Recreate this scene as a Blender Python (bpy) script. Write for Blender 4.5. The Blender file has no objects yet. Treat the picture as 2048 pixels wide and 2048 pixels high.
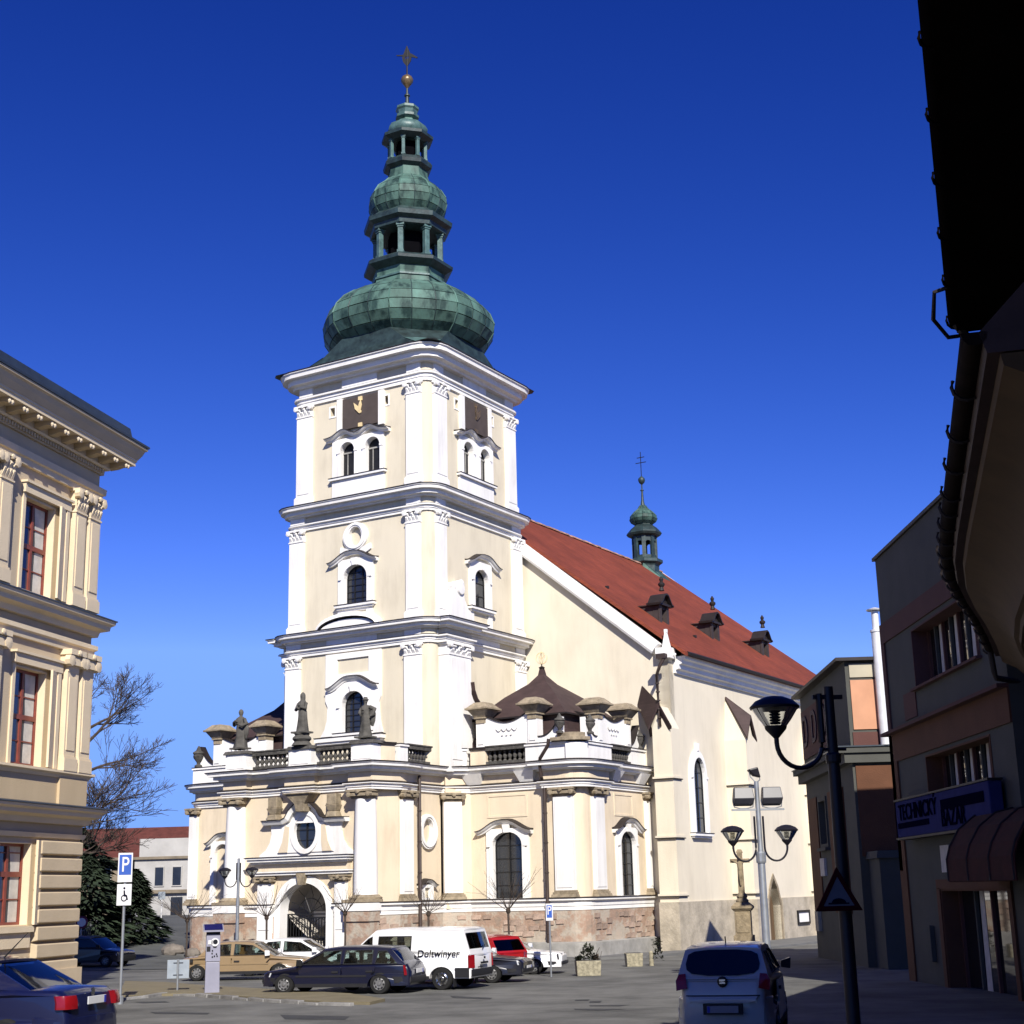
import bpy, bmesh, math, random
from mathutils import Vector, Matrix
from mathutils.geometry import tessellate_polygon
R=math.radians
random.seed(7)
scene=bpy.context.scene
COL=scene.collection
# ------------------------------------------------------------------ camera
FPX=2946.4; TILT=R(14.473); ROLL=R(-1.3668); EYE=Vector((0,0,1.65))
_ct,_st=math.cos(TILT),math.sin(TILT); _c,_s=math.cos(ROLL),math.sin(ROLL)
CF=Vector((0,_ct,_st)); _u=Vector((0,-_st,_ct)); _r=Vector((1,0,0))
CR=_c*_r+_s*_u; CU=-_s*_r+_c*_u
cam=bpy.data.cameras.new('camera'); camo=bpy.data.objects.new('camera',cam); COL.objects.link(camo)
cam.sensor_width=36; cam.lens=36*FPX/2048; cam.clip_end=6000; cam.clip_start=.1
m=Matrix.Identity(4)
for i in range(3): m[i][0]=CR[i]; m[i][1]=CU[i]; m[i][2]=-CF[i]; m[i][3]=EYE[i]
camo.matrix_world=m; scene.camera=camo
# ------------------------------------------------------------------ sky, sun, exposure
SUN_AZ=R(11.0)     # sun stands behind the camera, this far to its right
SUN_EL=R(36.0)
w=bpy.data.worlds.new('World'); scene.world=w; w.use_nodes=True
nt=w.node_tree; nt.nodes.clear()
sky=nt.nodes.new('ShaderNodeTexSky'); sky.sky_type='NISHITA'; sky.sun_disc=False
sky.sun_elevation=SUN_EL; sky.sun_rotation=math.pi-SUN_AZ
sky.air_density=1.0; sky.dust_density=0.0; sky.ozone_density=8.0; sky.altitude=6000
sep=nt.nodes.new('ShaderNodeSeparateColor'); com=nt.nodes.new('ShaderNodeCombineColor')
nt.links.new(sky.outputs[0],sep.inputs[0])
for ch,(cap,gm,gain) in enumerate(((1.1,2.6,1.35),(2.6,1.82,.60),(5.2,1.2,1.16))):   # film-like rendering of the clear sky's colour
    prev=sep.outputs[ch]
    for op,v in (('MINIMUM',cap),('POWER',gm),('MULTIPLY',gain)):
        k=nt.nodes.new('ShaderNodeMath'); k.operation=op; k.inputs[1].default_value=v; nt.links.new(prev,k.inputs[0]); prev=k.outputs[0]
    nt.links.new(prev,com.inputs[ch])
bg=nt.nodes.new('ShaderNodeBackground'); bg.inputs[1].default_value=.08
wo=nt.nodes.new('ShaderNodeOutputWorld')
nt.links.new(com.outputs[0],bg.inputs[0]); nt.links.new(bg.outputs[0],wo.inputs[0])
sl=bpy.data.lights.new('sun','SUN'); sl.energy=4.2; sl.angle=R(.53); sl.color=(1,.95,.87)
so=bpy.data.objects.new('sun',sl); COL.objects.link(so)
to_sun=Vector((math.sin(SUN_AZ)*math.cos(SUN_EL),-math.cos(SUN_AZ)*math.cos(SUN_EL),math.sin(SUN_EL)))
so.rotation_euler=to_sun.to_track_quat('Z','Y').to_euler(); so.location=(0,-20,60)
vs=scene.view_settings; vs.view_transform='Standard'; vs.look='None'; vs.gamma=1; vs.exposure=.7; vs.use_curve_mapping=False
scene.cycles.max_bounces=5; scene.cycles.diffuse_bounces=3; scene.cycles.glossy_bounces=3; scene.cycles.transparent_max_bounces=10
# ------------------------------------------------------------------ materials
def mat(name,col,rough=.8,var=.12,scale=1.5,bump=0,bscale=20,metal=0,spec=.3,rand=0,detail=4,streak=0,mott=None,coat=0,dirt=0):
    M=bpy.data.materials.new(name); M.use_nodes=True; n=M.node_tree; N=n.nodes; L=n.links
    b=N['Principled BSDF']; b.inputs['Roughness'].default_value=rough; b.inputs['Metallic'].default_value=metal
    b.inputs['Specular IOR Level'].default_value=spec
    if coat: b.inputs['Coat Weight'].default_value=coat; b.inputs['Coat Roughness'].default_value=.04
    tc=N.new('ShaderNodeTexCoord')
    c0=[max(0,c*(1-var)) for c in col]+[1]; c1=[min(1,c*(1+var)) for c in col]+[1]
    if var or mott:
        no=N.new('ShaderNodeTexNoise'); no.inputs['Scale'].default_value=scale; no.inputs['Detail'].default_value=detail; no.inputs['Roughness'].default_value=.62
        src=tc.outputs['Object']
        if streak:
            mp=N.new('ShaderNodeMapping'); mp.inputs['Scale'].default_value=(1,1,1/streak); L.new(src,mp.inputs[0]); src=mp.outputs[0]
        L.new(src,no.inputs['Vector'])
        cr=N.new('ShaderNodeValToRGB'); e=cr.color_ramp.elements
        e[0].position=.32; e[1].position=.68; e[0].color=c0; e[1].color=c1
        if mott:
            for pos,cc in mott:
                k=e.new(pos); k.color=list(cc)+[1]
        L.new(no.outputs['Fac'],cr.inputs[0]); out=cr.outputs[0]
        if rand:
            oi=N.new('ShaderNodeObjectInfo'); hs=N.new('ShaderNodeHueSaturation')
            mr=N.new('ShaderNodeMapRange'); mr.inputs['To Min'].default_value=1-rand; mr.inputs['To Max'].default_value=1+rand
            L.new(oi.outputs['Random'],mr.inputs[0]); L.new(mr.outputs[0],hs.inputs['Value']); L.new(out,hs.inputs['Color']); out=hs.outputs[0]
        if dirt:
            mp2=N.new('ShaderNodeMapping'); mp2.inputs['Scale'].default_value=(1,1,.14); L.new(tc.outputs['Object'],mp2.inputs[0])
            d1=N.new('ShaderNodeTexNoise'); d1.inputs['Scale'].default_value=2.6; d1.inputs['Detail'].default_value=7; d1.inputs['Roughness'].default_value=.7; L.new(mp2.outputs[0],d1.inputs['Vector'])
            d2=N.new('ShaderNodeTexNoise'); d2.inputs['Scale'].default_value=.45; d2.inputs['Detail'].default_value=6; L.new(tc.outputs['Object'],d2.inputs['Vector'])
            ml=N.new('ShaderNodeMath'); ml.operation='MULTIPLY'; L.new(d1.outputs['Fac'],ml.inputs[0]); L.new(d2.outputs['Fac'],ml.inputs[1])
            r2=N.new('ShaderNodeMapRange'); r2.inputs['From Min'].default_value=.22; r2.inputs['From Max'].default_value=.42; r2.inputs['To Min'].default_value=0; r2.inputs['To Max'].default_value=dirt; L.new(ml.outputs[0],r2.inputs[0])
            mx=N.new('ShaderNodeMixRGB'); mx.inputs[2].default_value=(col[0]*.55,col[1]*.52,col[2]*.48,1); L.new(r2.outputs[0],mx.inputs[0]); L.new(out,mx.inputs[1]); out=mx.outputs[0]
        L.new(out,b.inputs['Base Color'])
    else: b.inputs['Base Color'].default_value=list(col)+[1]
    if bump:
        n2=N.new('ShaderNodeTexNoise'); n2.inputs['Scale'].default_value=bscale; n2.inputs['Detail'].default_value=5
        L.new(tc.outputs['Object'],n2.inputs['Vector'])
        bp=N.new('ShaderNodeBump'); bp.inputs['Strength'].default_value=bump; bp.inputs['Distance'].default_value=.03
        L.new(n2.outputs['Fac'],bp.inputs['Height']); L.new(bp.outputs[0],b.inputs['Normal'])
    return M
def emit_free(M): return M
WHITE=mat('white_stucco',(.81,.79,.75),.85,.05,.7,.25,30,streak=4,dirt=.35)
BEIGE=mat('beige_stucco',(.66,.59,.445),.9,.05,.5,.3,25,streak=3,dirt=.34)
PEACH=mat('peach_stucco',(.69,.58,.42),.9,.06,.5,.3,25,streak=3,dirt=.36)
CREAM=mat('cream_stucco',(.70,.63,.49),.9,.06,.35,.3,25,streak=2,dirt=.22)
STONE=mat('weathered_sandstone',(.27,.22,.15),.95,.35,3,.7,15)
DARKSTONE=mat('sooty_stone',(.075,.07,.062),.95,.45,4,.8,18)
GREYSTONE=mat('grey_stone',(.30,.29,.265),.95,.18,2,.5,20)
PLINTH=mat('peeling_plinth_render',(.36,.285,.22),.95,.28,1.1,.9,9,detail=8,mott=[(.45,(.35,.235,.17)),(.55,(.41,.36,.29))])
PLINTHN=mat('rough_rubble_render',(.40,.35,.27),.95,.25,1.3,.9,7,detail=8)
PSTONE=mat('plinth_stone',(.36,.265,.205),.95,.25,3,.7,14,rand=.28)
ROOFRED=mat('red_clay_tiles',(.185,.040,.019),.85,.14,.5,0,1,streak=1)
ROOFDARK=mat('brown_slate',(.052,.032,.030),.7,.2,2,.5,12)
FLASH=mat('dark_sheet_metal',(.022,.017,.016),.6,.2,2)
PIPEM=mat('brown_pipe_metal',(.05,.035,.03),.5,.2,2)
COPPER=mat('patinated_copper',(.062,.125,.10),.58,.45,1.0,.35,6,metal=.0,spec=.25,rand=.22,streak=2.5,mott=[(.5,(.07,.13,.105)),(.40,(.02,.045,.04))])
COPPERD=mat('dark_copper',(.022,.040,.040),.5,.5,2.2,.3,6,spec=.5,rand=.2)
COPPERL=mat('light_copper',(.07,.13,.12),.45,.35,2.5,.3,8,spec=.5)
GOLD=mat('gilded_metal',(.85,.66,.34),.45,.1,3,metal=.15)
GOLDD=mat('tarnished_gilt',(.20,.14,.075),.4,.3,6,metal=.5)
GLASSD=mat('dark_window_glass',(.018,.02,.024),.07,.3,.8,spec=.6)
BLACK=mat('dark_interior',(.004,.004,.005),1,.1,3,spec=0)
IRON=mat('black_iron',(.012,.012,.013),.5,.2,5)
CLOCK=mat('brown_clock_board',(.075,.058,.05),.75,.12,2,.2,6)
def bricks_bump(M,rows,strength):
    n=M.node_tree; N=n.nodes; L=n.links; b=N['Principled BSDF']
    tc=N.new('ShaderNodeTexCoord'); wv=N.new('ShaderNodeTexWave'); wv.wave_type='BANDS'; wv.bands_direction='Z'; wv.wave_profile='SAW'; wv.inputs['Scale'].default_value=rows; wv.inputs['Distortion'].default_value=.15
    L.new(tc.outputs['Object'],wv.inputs[0]); bp=N.new('ShaderNodeBump'); bp.inputs['Strength'].default_value=strength; bp.inputs['Distance'].default_value=.04
    L.new(wv.outputs['Fac'],bp.inputs['Height']); L.new(bp.outputs[0],b.inputs['Normal'])
def tile_courses(M,c):
    N=M.node_tree.nodes; L=M.node_tree.links; b=N['Principled BSDF']; tc=N.new('ShaderNodeTexCoord'); sp=N.new('ShaderNodeSeparateXYZ'); cb=N.new('ShaderNodeCombineXYZ'); L.new(tc.outputs['Object'],sp.inputs[0]); L.new(sp.outputs[1],cb.inputs[0]); L.new(sp.outputs[2],cb.inputs[1])
    bt=N.new('ShaderNodeTexBrick'); bt.inputs['Scale'].default_value=1; bt.inputs['Brick Width'].default_value=.34; bt.inputs['Row Height'].default_value=.24; bt.inputs['Mortar Size'].default_value=.012; bt.inputs['Color1'].default_value=(1.25,1.25,1.25,1); bt.inputs['Color2'].default_value=(.72,.72,.72,1); bt.inputs['Mortar'].default_value=(.45,.45,.45,1); L.new(cb.outputs[0],bt.inputs['Vector'])
    src=b.inputs['Base Color'].links[0].from_socket; mx=N.new('ShaderNodeMixRGB'); mx.blend_type='MULTIPLY'; mx.inputs[0].default_value=.45; L.new(src,mx.inputs[1]); L.new(bt.outputs['Color'],mx.inputs[2])
    no=N.new('ShaderNodeTexNoise'); no.inputs['Scale'].default_value=.35; no.inputs['Detail'].default_value=6; L.new(tc.outputs['Object'],no.inputs['Vector']); mr=N.new('ShaderNodeMapRange'); mr.inputs['From Min'].default_value=.3; mr.inputs['From Max'].default_value=.7; mr.inputs['To Min'].default_value=.85; mr.inputs['To Max'].default_value=1.15; L.new(no.outputs['Fac'],mr.inputs[0])
    m2=N.new('ShaderNodeMixRGB'); m2.blend_type='MULTIPLY'; m2.inputs[0].default_value=1; L.new(mx.outputs[0],m2.inputs[1]); L.new(mr.outputs[0],m2.inputs[2]); L.new(m2.outputs[0],b.inputs['Base Color'])
    bp=N.new('ShaderNodeBump'); bp.inputs['Strength'].default_value=.6; bp.inputs['Distance'].default_value=.03; L.new(bt.outputs['Fac'],bp.inputs['Height']); bp.invert=True; L.new(bp.outputs[0],b.inputs['Normal'])
tile_courses(ROOFRED,0); bricks_bump(ROOFDARK,1.6,.5)
# ------------------------------------------------------------------ helpers
def ray(px,py): return (px-1024)*CR-(py-1024)*CU+FPX*CF
def at(px,py,y):
    d=ray(px,py); return EYE+d*(y/d.y)
def smooth01(t): t=max(0,min(1,t)); return t*t*(3-2*t)
def gz(x,y):
    z=-.65-.010*max(0,min(y,70))
    z+=1.9*smooth01((y-68)/42)*smooth01((-14-x)/7)
    return z
class MB:
    def __init__(s,T=None): s.v=[]; s.f=[]; s.T=T
    def add(s,vs,fs):
        o=len(s.v); T=s.T
        s.v+=[tuple(T(*p)) if T else tuple(p) for p in vs]; s.f+=[[i+o for i in f] for f in fs]; return s
    def box(s,a,b,c,d,e,f):
        return s.add([(a,c,e),(b,c,e),(b,d,e),(a,d,e),(a,c,f),(b,c,f),(b,d,f),(a,d,f)],
            [(0,3,2,1),(4,5,6,7),(0,1,5,4),(1,2,6,5),(2,3,7,6),(3,0,4,7)])
    def taper(s,a,b,c,d,e,f,g):   # box whose top is inset by g
        return s.add([(a,c,e),(b,c,e),(b,d,e),(a,d,e),(a+g,c+g,f),(b-g,c+g,f),(b-g,d-g,f),(a+g,d-g,f)],
            [(0,3,2,1),(4,5,6,7),(0,1,5,4),(1,2,6,5),(2,3,7,6),(3,0,4,7)])
    def plate(s,outer,holes,d0,d1):
        loops=[outer]+list(holes); flat=[p for l in loops for p in l]; n=len(flat)
        tr=tessellate_polygon([[Vector((p[0],p[1],0)) for p in l] for l in loops])
        vs=[(p[0],d0,p[1]) for p in flat]+[(p[0],d1,p[1]) for p in flat]
        fs=[list(t) for t in tr]+[[i+n for i in reversed(t)] for t in tr]
        k=0
        for l in loops:
            c=len(l)
            for i in range(c): j=(i+1)%c; fs.append([k+i,k+j,k+j+n,k+i+n])
            k+=c
        return s.add(vs,fs)
    def prism(s,poly,z0,z1):
        n=len(poly); tr=tessellate_polygon([[Vector((p[0],p[1],0)) for p in poly]])
        vs=[(p[0],p[1],z0) for p in poly]+[(p[0],p[1],z1) for p in poly]
        fs=[list(t) for t in tr]+[[i+n for i in reversed(t)] for t in tr]
        fs+=[[i,(i+1)%n,(i+1)%n+n,i+n] for i in range(n)]
        return s.add(vs,fs)
    def loft(s,rings,closed=True,caps=True,loop=False):
        n=len(rings[0]); vs=[p for r in rings for p in r]; fs=[]
        m=len(rings)
        for k in range(m if loop else m-1):
            k2=(k+1)%m
            for i in range(n if closed else n-1):
                j=(i+1)%n; fs.append([k*n+i,k*n+j,k2*n+j,k2*n+i])
        if caps and not loop:
            fs.append(list(range(n))[::-1]); fs.append([(m-1)*n+i for i in range(n)])
        return s.add(vs,fs)
    def lathe(s,prof,cx=0,cy=0,n=12,ph=0,caps=True,sy=1):
        return s.loft([[(cx+r*math.cos(ph+2*math.pi*i/n),cy+sy*r*math.sin(ph+2*math.pi*i/n),z) for i in range(n)] for r,z in prof],caps=caps)
    def lathe_y(s,prof,cx,cz,n=12):   # axis along second coordinate
        return s.loft([[(cx+r*math.cos(2*math.pi*i/n),y,cz+r*math.sin(2*math.pi*i/n)) for i in range(n)] for r,y in prof])
    def tube(s,pts,r,n=6,caps=True):
        P=[Vector(p) for p in pts]; rings=[]
        ref=Vector((0,0,1))
        for i,p in enumerate(P):
            t=(P[min(i+1,len(P)-1)]-P[max(i-1,0)]).normalized()
            a=t.cross(ref)
            if a.length<.05: a=t.cross(Vector((1,0,0)))
            a.normalize(); b=t.cross(a); rr=r[i] if isinstance(r,(list,tuple)) else r
            rings.append([tuple(p+a*rr*math.cos(2*math.pi*k/n)+b*rr*math.sin(2*math.pi*k/n)) for k in range(n)])
        return s.loft(rings,caps=caps)
    def sweep(s,path,prof,closed=False):  # plan path (outward on its right hand), profile of (offset,z)
        n=len(path); rings=[]
        for i in range(n):
            p=Vector(path[i]); a=Vector(path[i-1]) if (i>0 or closed) else None; b=Vector(path[(i+1)%n]) if (i<n-1 or closed) else None
            ds=[]
            if a is not None: ds.append((p-a).normalized())
            if b is not None: ds.append((b-p).normalized())
            ns=[Vector((d.y,-d.x)) for d in ds]
            if len(ns)==2:
                mm=ns[0]+ns[1]
                if mm.length<1e-4: mm=ns[0]
                mm.normalize(); k=1/max(.35,mm.dot(ns[0])); nn=mm*k
            else: nn=ns[0]
            rings.append([(p.x+nn.x*o,p.y+nn.y*o,z) for o,z in prof])
        return s.loft(rings,caps=not closed,loop=closed)
    def sweepf(s,path,prof):  # path in facade (u,z), profile (along normal, out)
        n=len(path); rings=[]
        for i in range(n):
            p=Vector(path[i]); a=Vector(path[max(i-1,0)]); b=Vector(path[min(i+1,n-1)])
            d=(b-a).normalized(); nn=Vector((-d.y,d.x))
            rings.append([(p.x+nn.x*q,o,p.y+nn.y*q) for q,o in prof])
        return s.loft(rings)
    def build(s,name,m,parent=None,smooth=None,bevel=0,**props):
        me=bpy.data.meshes.new(name); me.from_pydata(s.v,[],s.f)
        bm=bmesh.new(); bm.from_mesh(me); bmesh.ops.recalc_face_normals(bm,faces=bm.faces); bm.to_mesh(me); bm.free()
        ms=m if isinstance(m,(list,tuple)) else [m]
        for k in ms: me.materials.append(k)
        if smooth:
            me.polygons.foreach_set('use_smooth',[True]*len(me.polygons)); me.set_sharp_from_angle(angle=R(smooth))
        o=bpy.data.objects.new(name,me); COL.objects.link(o)
        if parent is not None: o.parent=parent
        if bevel:
            b=o.modifiers.new('bevel','BEVEL'); b.width=bevel; b.segments=2; b.limit_method='ANGLE'; b.angle_limit=R(40)
        for k,v in props.items(): o[k]=v
        return o
def thing(name,label,cat,loc=(0,0,0),rz=0,group=None):
    o=bpy.data.objects.new(name,None); COL.objects.link(o); o.location=loc; o.rotation_euler=(0,0,rz); o.empty_display_size=.3
    o['label']=label; o['category']=cat
    if group: o['group']=group
    return o
def tag(o,label,cat,group=None):
    o['label']=label; o['category']=cat
    if group: o['group']=group
    return o
def inst(o,parent,loc=None,rot=None,scale=None):
    c=o.copy(); COL.objects.link(c); c.parent=parent
    if loc is not None: c.location=loc
    if rot is not None: c.rotation_euler=rot
    if scale is not None: c.scale=scale
    return c
KIDS={}
def copy_tree(o,parent=None):
    c=o.copy(); COL.objects.link(c)
    if parent is not None: c.parent=parent
    for ch in [x for x in bpy.data.objects if x.parent==o]: copy_tree(ch,c)
    return c
def text_mesh(txt,size,m,name,parent,loc,rot,extr=.004,shear=0,sx=1):
    cu=bpy.data.curves.new(name,'FONT'); cu.body=txt; cu.size=size; cu.extrude=extr; cu.align_x='CENTER'; cu.align_y='CENTER'; cu.shear=shear; cu.offset=.006*size
    tmp=bpy.data.objects.new('tmp',cu); me=bpy.data.meshes.new_from_object(tmp); bpy.data.objects.remove(tmp)
    me.materials.clear(); me.materials.append(m)
    o=bpy.data.objects.new(name,me); COL.objects.link(o); o.parent=parent; o.location=loc; o.rotation_euler=rot; o.scale=(sx,1,1); return o
def arch(uc,hw,z0,zs,zt,n=12,grow=0):
    hw+=grow; zt+=grow; z0-=0
    return [(uc-hw,z0),(uc+hw,z0)]+[(uc+hw*math.cos(math.pi*i/n),zs+(zt-zs)*math.sin(math.pi*i/n)) for i in range(n+1)]
def oval(uc,zc,rx,rz,n=24): return [(uc+rx*math.cos(2*math.pi*i/n),zc+rz*math.sin(2*math.pi*i/n)) for i in range(n)]
def rect(u0,u1,z0,z1): return [(u0,z0),(u1,z0),(u1,z1),(u0,z1)]
def bell(uc,W,z,h,n=16,flat=.12):
    out=[]
    for i in range(n+1):
        t=-1+2*i/n; k=max(0,1-abs(t))/(1-flat); k=min(1,k); out.append((uc+t*W,z+h*(.5-.5*math.cos(math.pi*k))))
    return out
def FRONT(b): return lambda u,d,z:(-u,b-d,z)
def BACK(b): return lambda u,d,z:(-u,b+d,z)
def SIDE(a): return lambda u,d,z:(-a+d,u,z)
def LEFT(a): return lambda u,d,z:(-a-d,u,z)
def DIAG(p0,p1):
    p0=Vector(p0); t=(Vector(p1)-p0).normalized(); n=Vector((t.y,-t.x))
    return lambda u,d,z:(p0.x+t.x*u+n.x*d,p0.y+t.y*u+n.y*d,z)
# ------------------------------------------------------------------ ground
ASPH=mat('worn_asphalt',(.122,.121,.11),.92,.42,.5,.4,40,detail=13)
def grid_ground():
    xs=[-1500,-400,-150]+[-80+2.5*i for i in range(65)]+[150,400,1500]
    ys=[-1500,-300,-60]+[-20+2.5*i for i in range(61)]+[180,300,600,1500]
    m=MB(); nx=len(xs)
    m.add([(x,y,gz(x,y)) for y in ys for x in xs],[[j*nx+i,j*nx+i+1,(j+1)*nx+i+1,(j+1)*nx+i] for j in range(len(ys)-1) for i in range(nx-1)])
    m.build('ground',ASPH,smooth=60,kind='structure')
grid_ground()
# ------------------------------------------------------------------ church
OX,OY=-4.1775,72.0; CROT=math.atan2(-.51110,.85952)
DFv=Vector((-.85952,.51110)); DRv=Vector((.51110,.85952))
def CW(a,b,z=0): return Vector((OX+a*DFv.x+b*DRv.x,OY+a*DFv.y+b*DRv.y,z))
church=thing('church','white and beige baroque parish church with onion-domed green copper tower and red tiled nave','church',(OX,OY,0),CROT)
def rrect(a0,a1,b0,b1,r=.5,n=4):   # rounded plan, x=-a, counter-clockwise
    x0,x1=-a1,-a0; P=[]
    for cx,cy,s in ((x1-r,b1-r,0),(x0+r,b1-r,90),(x0+r,b0+r,180),(x1-r,b0+r,270)):
        for i in range(n+1): t=R(s+90*i/n); P.append((cx+r*math.cos(t),cy+r*math.sin(t)))
    return P
def cornice_prof(z0,z1,p): 
    h=z1-z0
    return [(-.1,z0),(.3*p,z0),(.34*p,z0+.16*h),(.6*p,z0+.2*h),(.6*p,z0+.56*h),(.63*p,z0+.58*h),(.9*p,z0+.6*h),(.9*p,z0+.62*h),(.93*p,z0+.9*h),(p,z0+.93*h),(p,z1),(-.1,z1+.02)]
def arch_prof(z0,z1): 
    h=z1-z0
    return [(-.05,z0),(.10,z0),(.10,z0+.4*h),(.15,z0+.42*h),(.15,z0+.75*h),(.26,z0+.8*h),(.26,z1),(-.05,z1)]
def flash_prof(z1,p): return [(-.05,z1+.021),(p+.03,z1+.005),(p+.03,z1+.05),(-.05,z1+.14)]
def capital(fc,u0,u1,z0,z1,d,m,parent,style=0):
    mb=MB(fc); w=u1-u0; h=z1-z0; uc=(u0+u1)/2
    if style==0:
        mb.box(u0,u1,-.1,d,z0,z1)
        mb.box(u0-.03,u1+.03,-.1,d+.04,z0-.06,z0)
        for row,(za,zb,nl,out) in enumerate(((z0+.02,z0+.48*h,4,.10),(z0+.3*h,z0+.75*h,3,.16))):
            for k in range(nl):
                c=u0+w*(k+.5)/nl; l=w/nl*.42
                mb.add([(c-l,d,za),(c+l,d,za),(c+l*.8,d+out*.6,zb),(c-l*.8,d+out*.6,zb),(c-l*.5,d+out,zb-.12*h),(c+l*.5,d+out,zb-.12*h)],[(0,1,2,3),(3,2,5,4),(0,3,4),(1,5,2),(0,4,5,1)])
        for sx in (u0+.02,u1-.02):
            q=MB(); q.lathe_y([(.02,d-.05),(.15*h+.05,d-.02),(.15*h+.05,d+.17),(.05*h,d+.2)],sx,z0+.76*h,8)
            mb.add([p for p in q.v],q.f)
        q=MB(); q.lathe_y([(.09,d+.02),(.09,d+.2),(.02,d+.22)],uc,z1-.08,6); mb.add(q.v,q.f)
        mb.box(u0-.1,u1+.1,-.1,d+.16,z1-.09,z1)
    else:
        mb.box(u0,u1,-.1,d+.02,z0,z0+.3*h); mb.box(u0-.04,u1+.04,-.1,d+.06,z0+.22*h,z0+.3*h)
        mb.taper(u0-.12,u1+.12,-.1,d+.16,z0+.3*h,z0+.62*h,.0)
        for sx in (u0-.05,u1+.05):
            q=MB(); q.lathe_y([(.03,d-.02),(.24*h+.03,d),(.24*h+.03,d+.19),(.04,d+.22)],sx,z0+.5*h,8); mb.add(q.v,q.f)
        mb.box(u0-.18,u1+.18,-.1,d+.22,z0+.75*h,z1); mb.box(u0-.1,u1+.1,-.1,d+.12,z0+.6*h,z0+.78*h)
        q=MB(); q.lathe_y([(.12,d+.1),(.1,d+.26),(.02,d+.29)],uc,z1-.1,7); mb.add(q.v,q.f)
    return mb.build('capital',m,parent,smooth=35)
def pilaster(fc,u0,u1,z0,zc0,zc1,d=.16,m=None,base=.42,capm=None,style=0,basem=None,parent=None):
    m=m or WHITE; mb=MB(fc); mb.box(u0,u1,-.1,d,z0+base,zc0)
    mb.box(u0+.1,u1-.1,d-.01,d+.025,z0+base+.12,zc0-.15)
    o=mb.build('pilaster',m,parent or church)
    b=MB(fc)
    if basem: b.taper(u0-.16,u1+.16,-.1,d+.18,z0,z0+.45*base,.03); b.box(u0-.1,u1+.1,-.1,d+.1,z0+.45*base,z0+.75*base); b.box(u0-.05,u1+.05,-.1,d+.05,z0+.75*base,z0+base)
    else: b.box(u0-.08,u1+.08,-.1,d+.07,z0,z0+base*.85); b.box(u0-.04,u1+.04,-.1,d+.04,z0+base*.85,z0+base)
    b.build('pilaster_base',basem or m,o,bevel=.012)
    capital(fc,u0,u1,zc0,zc1,d,capm or m,o,style)
    return o
def hood(fc,path,p=.34,th=.17,m=None,parent=None):
    mb=MB(fc); mb.sweepf(path,[(-th,-.05),(-th,.16),(-.5*th,.2),(-.4*th,.8*p),(0,p),(0,-.05)])
    o=mb.build('window_hood',m or WHITE,parent,smooth=30)
    f=MB(fc); f.sweepf(path,[(.004,-.05),(.004,p+.03),(.035,p+.03),(.10,-.05)]); f.build('flashing',FLASH,o,smooth=30)
    return o
def window(fc,uc,hw,z0,zs,zt,fw=.4,top=None,depth=.36,proud=.12,grid=(2,4),m=None,hoodp=None,sill=True,keystone=False,bottom=0,parent=None,outer=None,glass=None):
    m=m or WHITE; top=top if top is not None else zt+fw
    hole=arch(uc,hw,z0,zs,zt)
    out=outer or rect(uc-hw-fw,uc+hw+fw,z0-bottom,top)
    if bottom==0 and not outer:   # open bottom edge sits on the sill
        out=rect(uc-hw-fw,uc+hw+fw,z0-.12,top)
    mb=MB(fc); mb.plate(out,[hole],-depth,proud)
    # raised inner band around the opening
    ring=arch(uc,hw+.17,z0+.01,zs,zt+.17); mb.plate(ring,[arch(uc,hw+.012,z0+.02,zs,zt+.012)],proud-.01,proud+.05)
    for sx in (uc-hw-.2,uc+hw+.2): mb.box(sx-.11,sx+.11,proud,proud+.08,zs-.07,zs+.03)
    o=mb.build('window',m,parent or church)
    g=MB(fc); g.plate(arch(uc,hw+.03,z0-.03,zs,zt+.03),[],-depth+.02,-depth+.05); g.build('pane',glass or GLASSD,o)
    b=MB(fc); nx,nz=grid
    for i in range(1,nx):
        u=uc-hw+2*hw*i/nx; tt=max(0,1-((u-uc)/hw)**2)**.5; b.box(u-.022,u+.022,-depth+.05,-depth+.10,z0,zs+(zt-zs)*tt)
    for k in range(1,nz):
        z=z0+(zt-z0)*k/nz; e=hw if z<=zs else hw*max(0,1-((z-zs)/(zt-zs))**2)**.5
        b.box(uc-e,uc+e,-depth+.053,-depth+.094,z-.02,z+.02)
    fr=arch(uc,hw+.01,z0,zs,zt+.01); b.plate(fr,[arch(uc,hw-.05,z0+.05,zs,zt-.05)],-depth+.045,-depth+.09)
    b.build('muntins',IRON,o)
    if sill:
        s=MB(fc); s.box(uc-hw-fw-.12,uc+hw+fw+.12,-.02,proud+.16,z0-.16,z0-.03); s.box(uc-hw-fw-.03,uc+hw+fw+.03,-.02,proud+.07,z0-.26,z0-.16); s.build('sill',m,o)
        s=MB(fc); s.box(uc-hw-fw-.14,uc+hw+fw+.14,-.02,proud+.19,z0-.03,z0+.003); s.build('flashing',FLASH,o)
    if keystone:
        k=MB(fc); k.plate([(uc-.12,zt-.02),(uc+.12,zt-.02),(uc+.2,zt+.36),(uc-.2,zt+.36)],[],proud,proud+.14); k.build('keystone',m,o)
    if hoodp: hood(fc,hoodp,parent=o)
    return o,arch(uc,hw+.06,z0-.02,zs,zt+.06)
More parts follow.
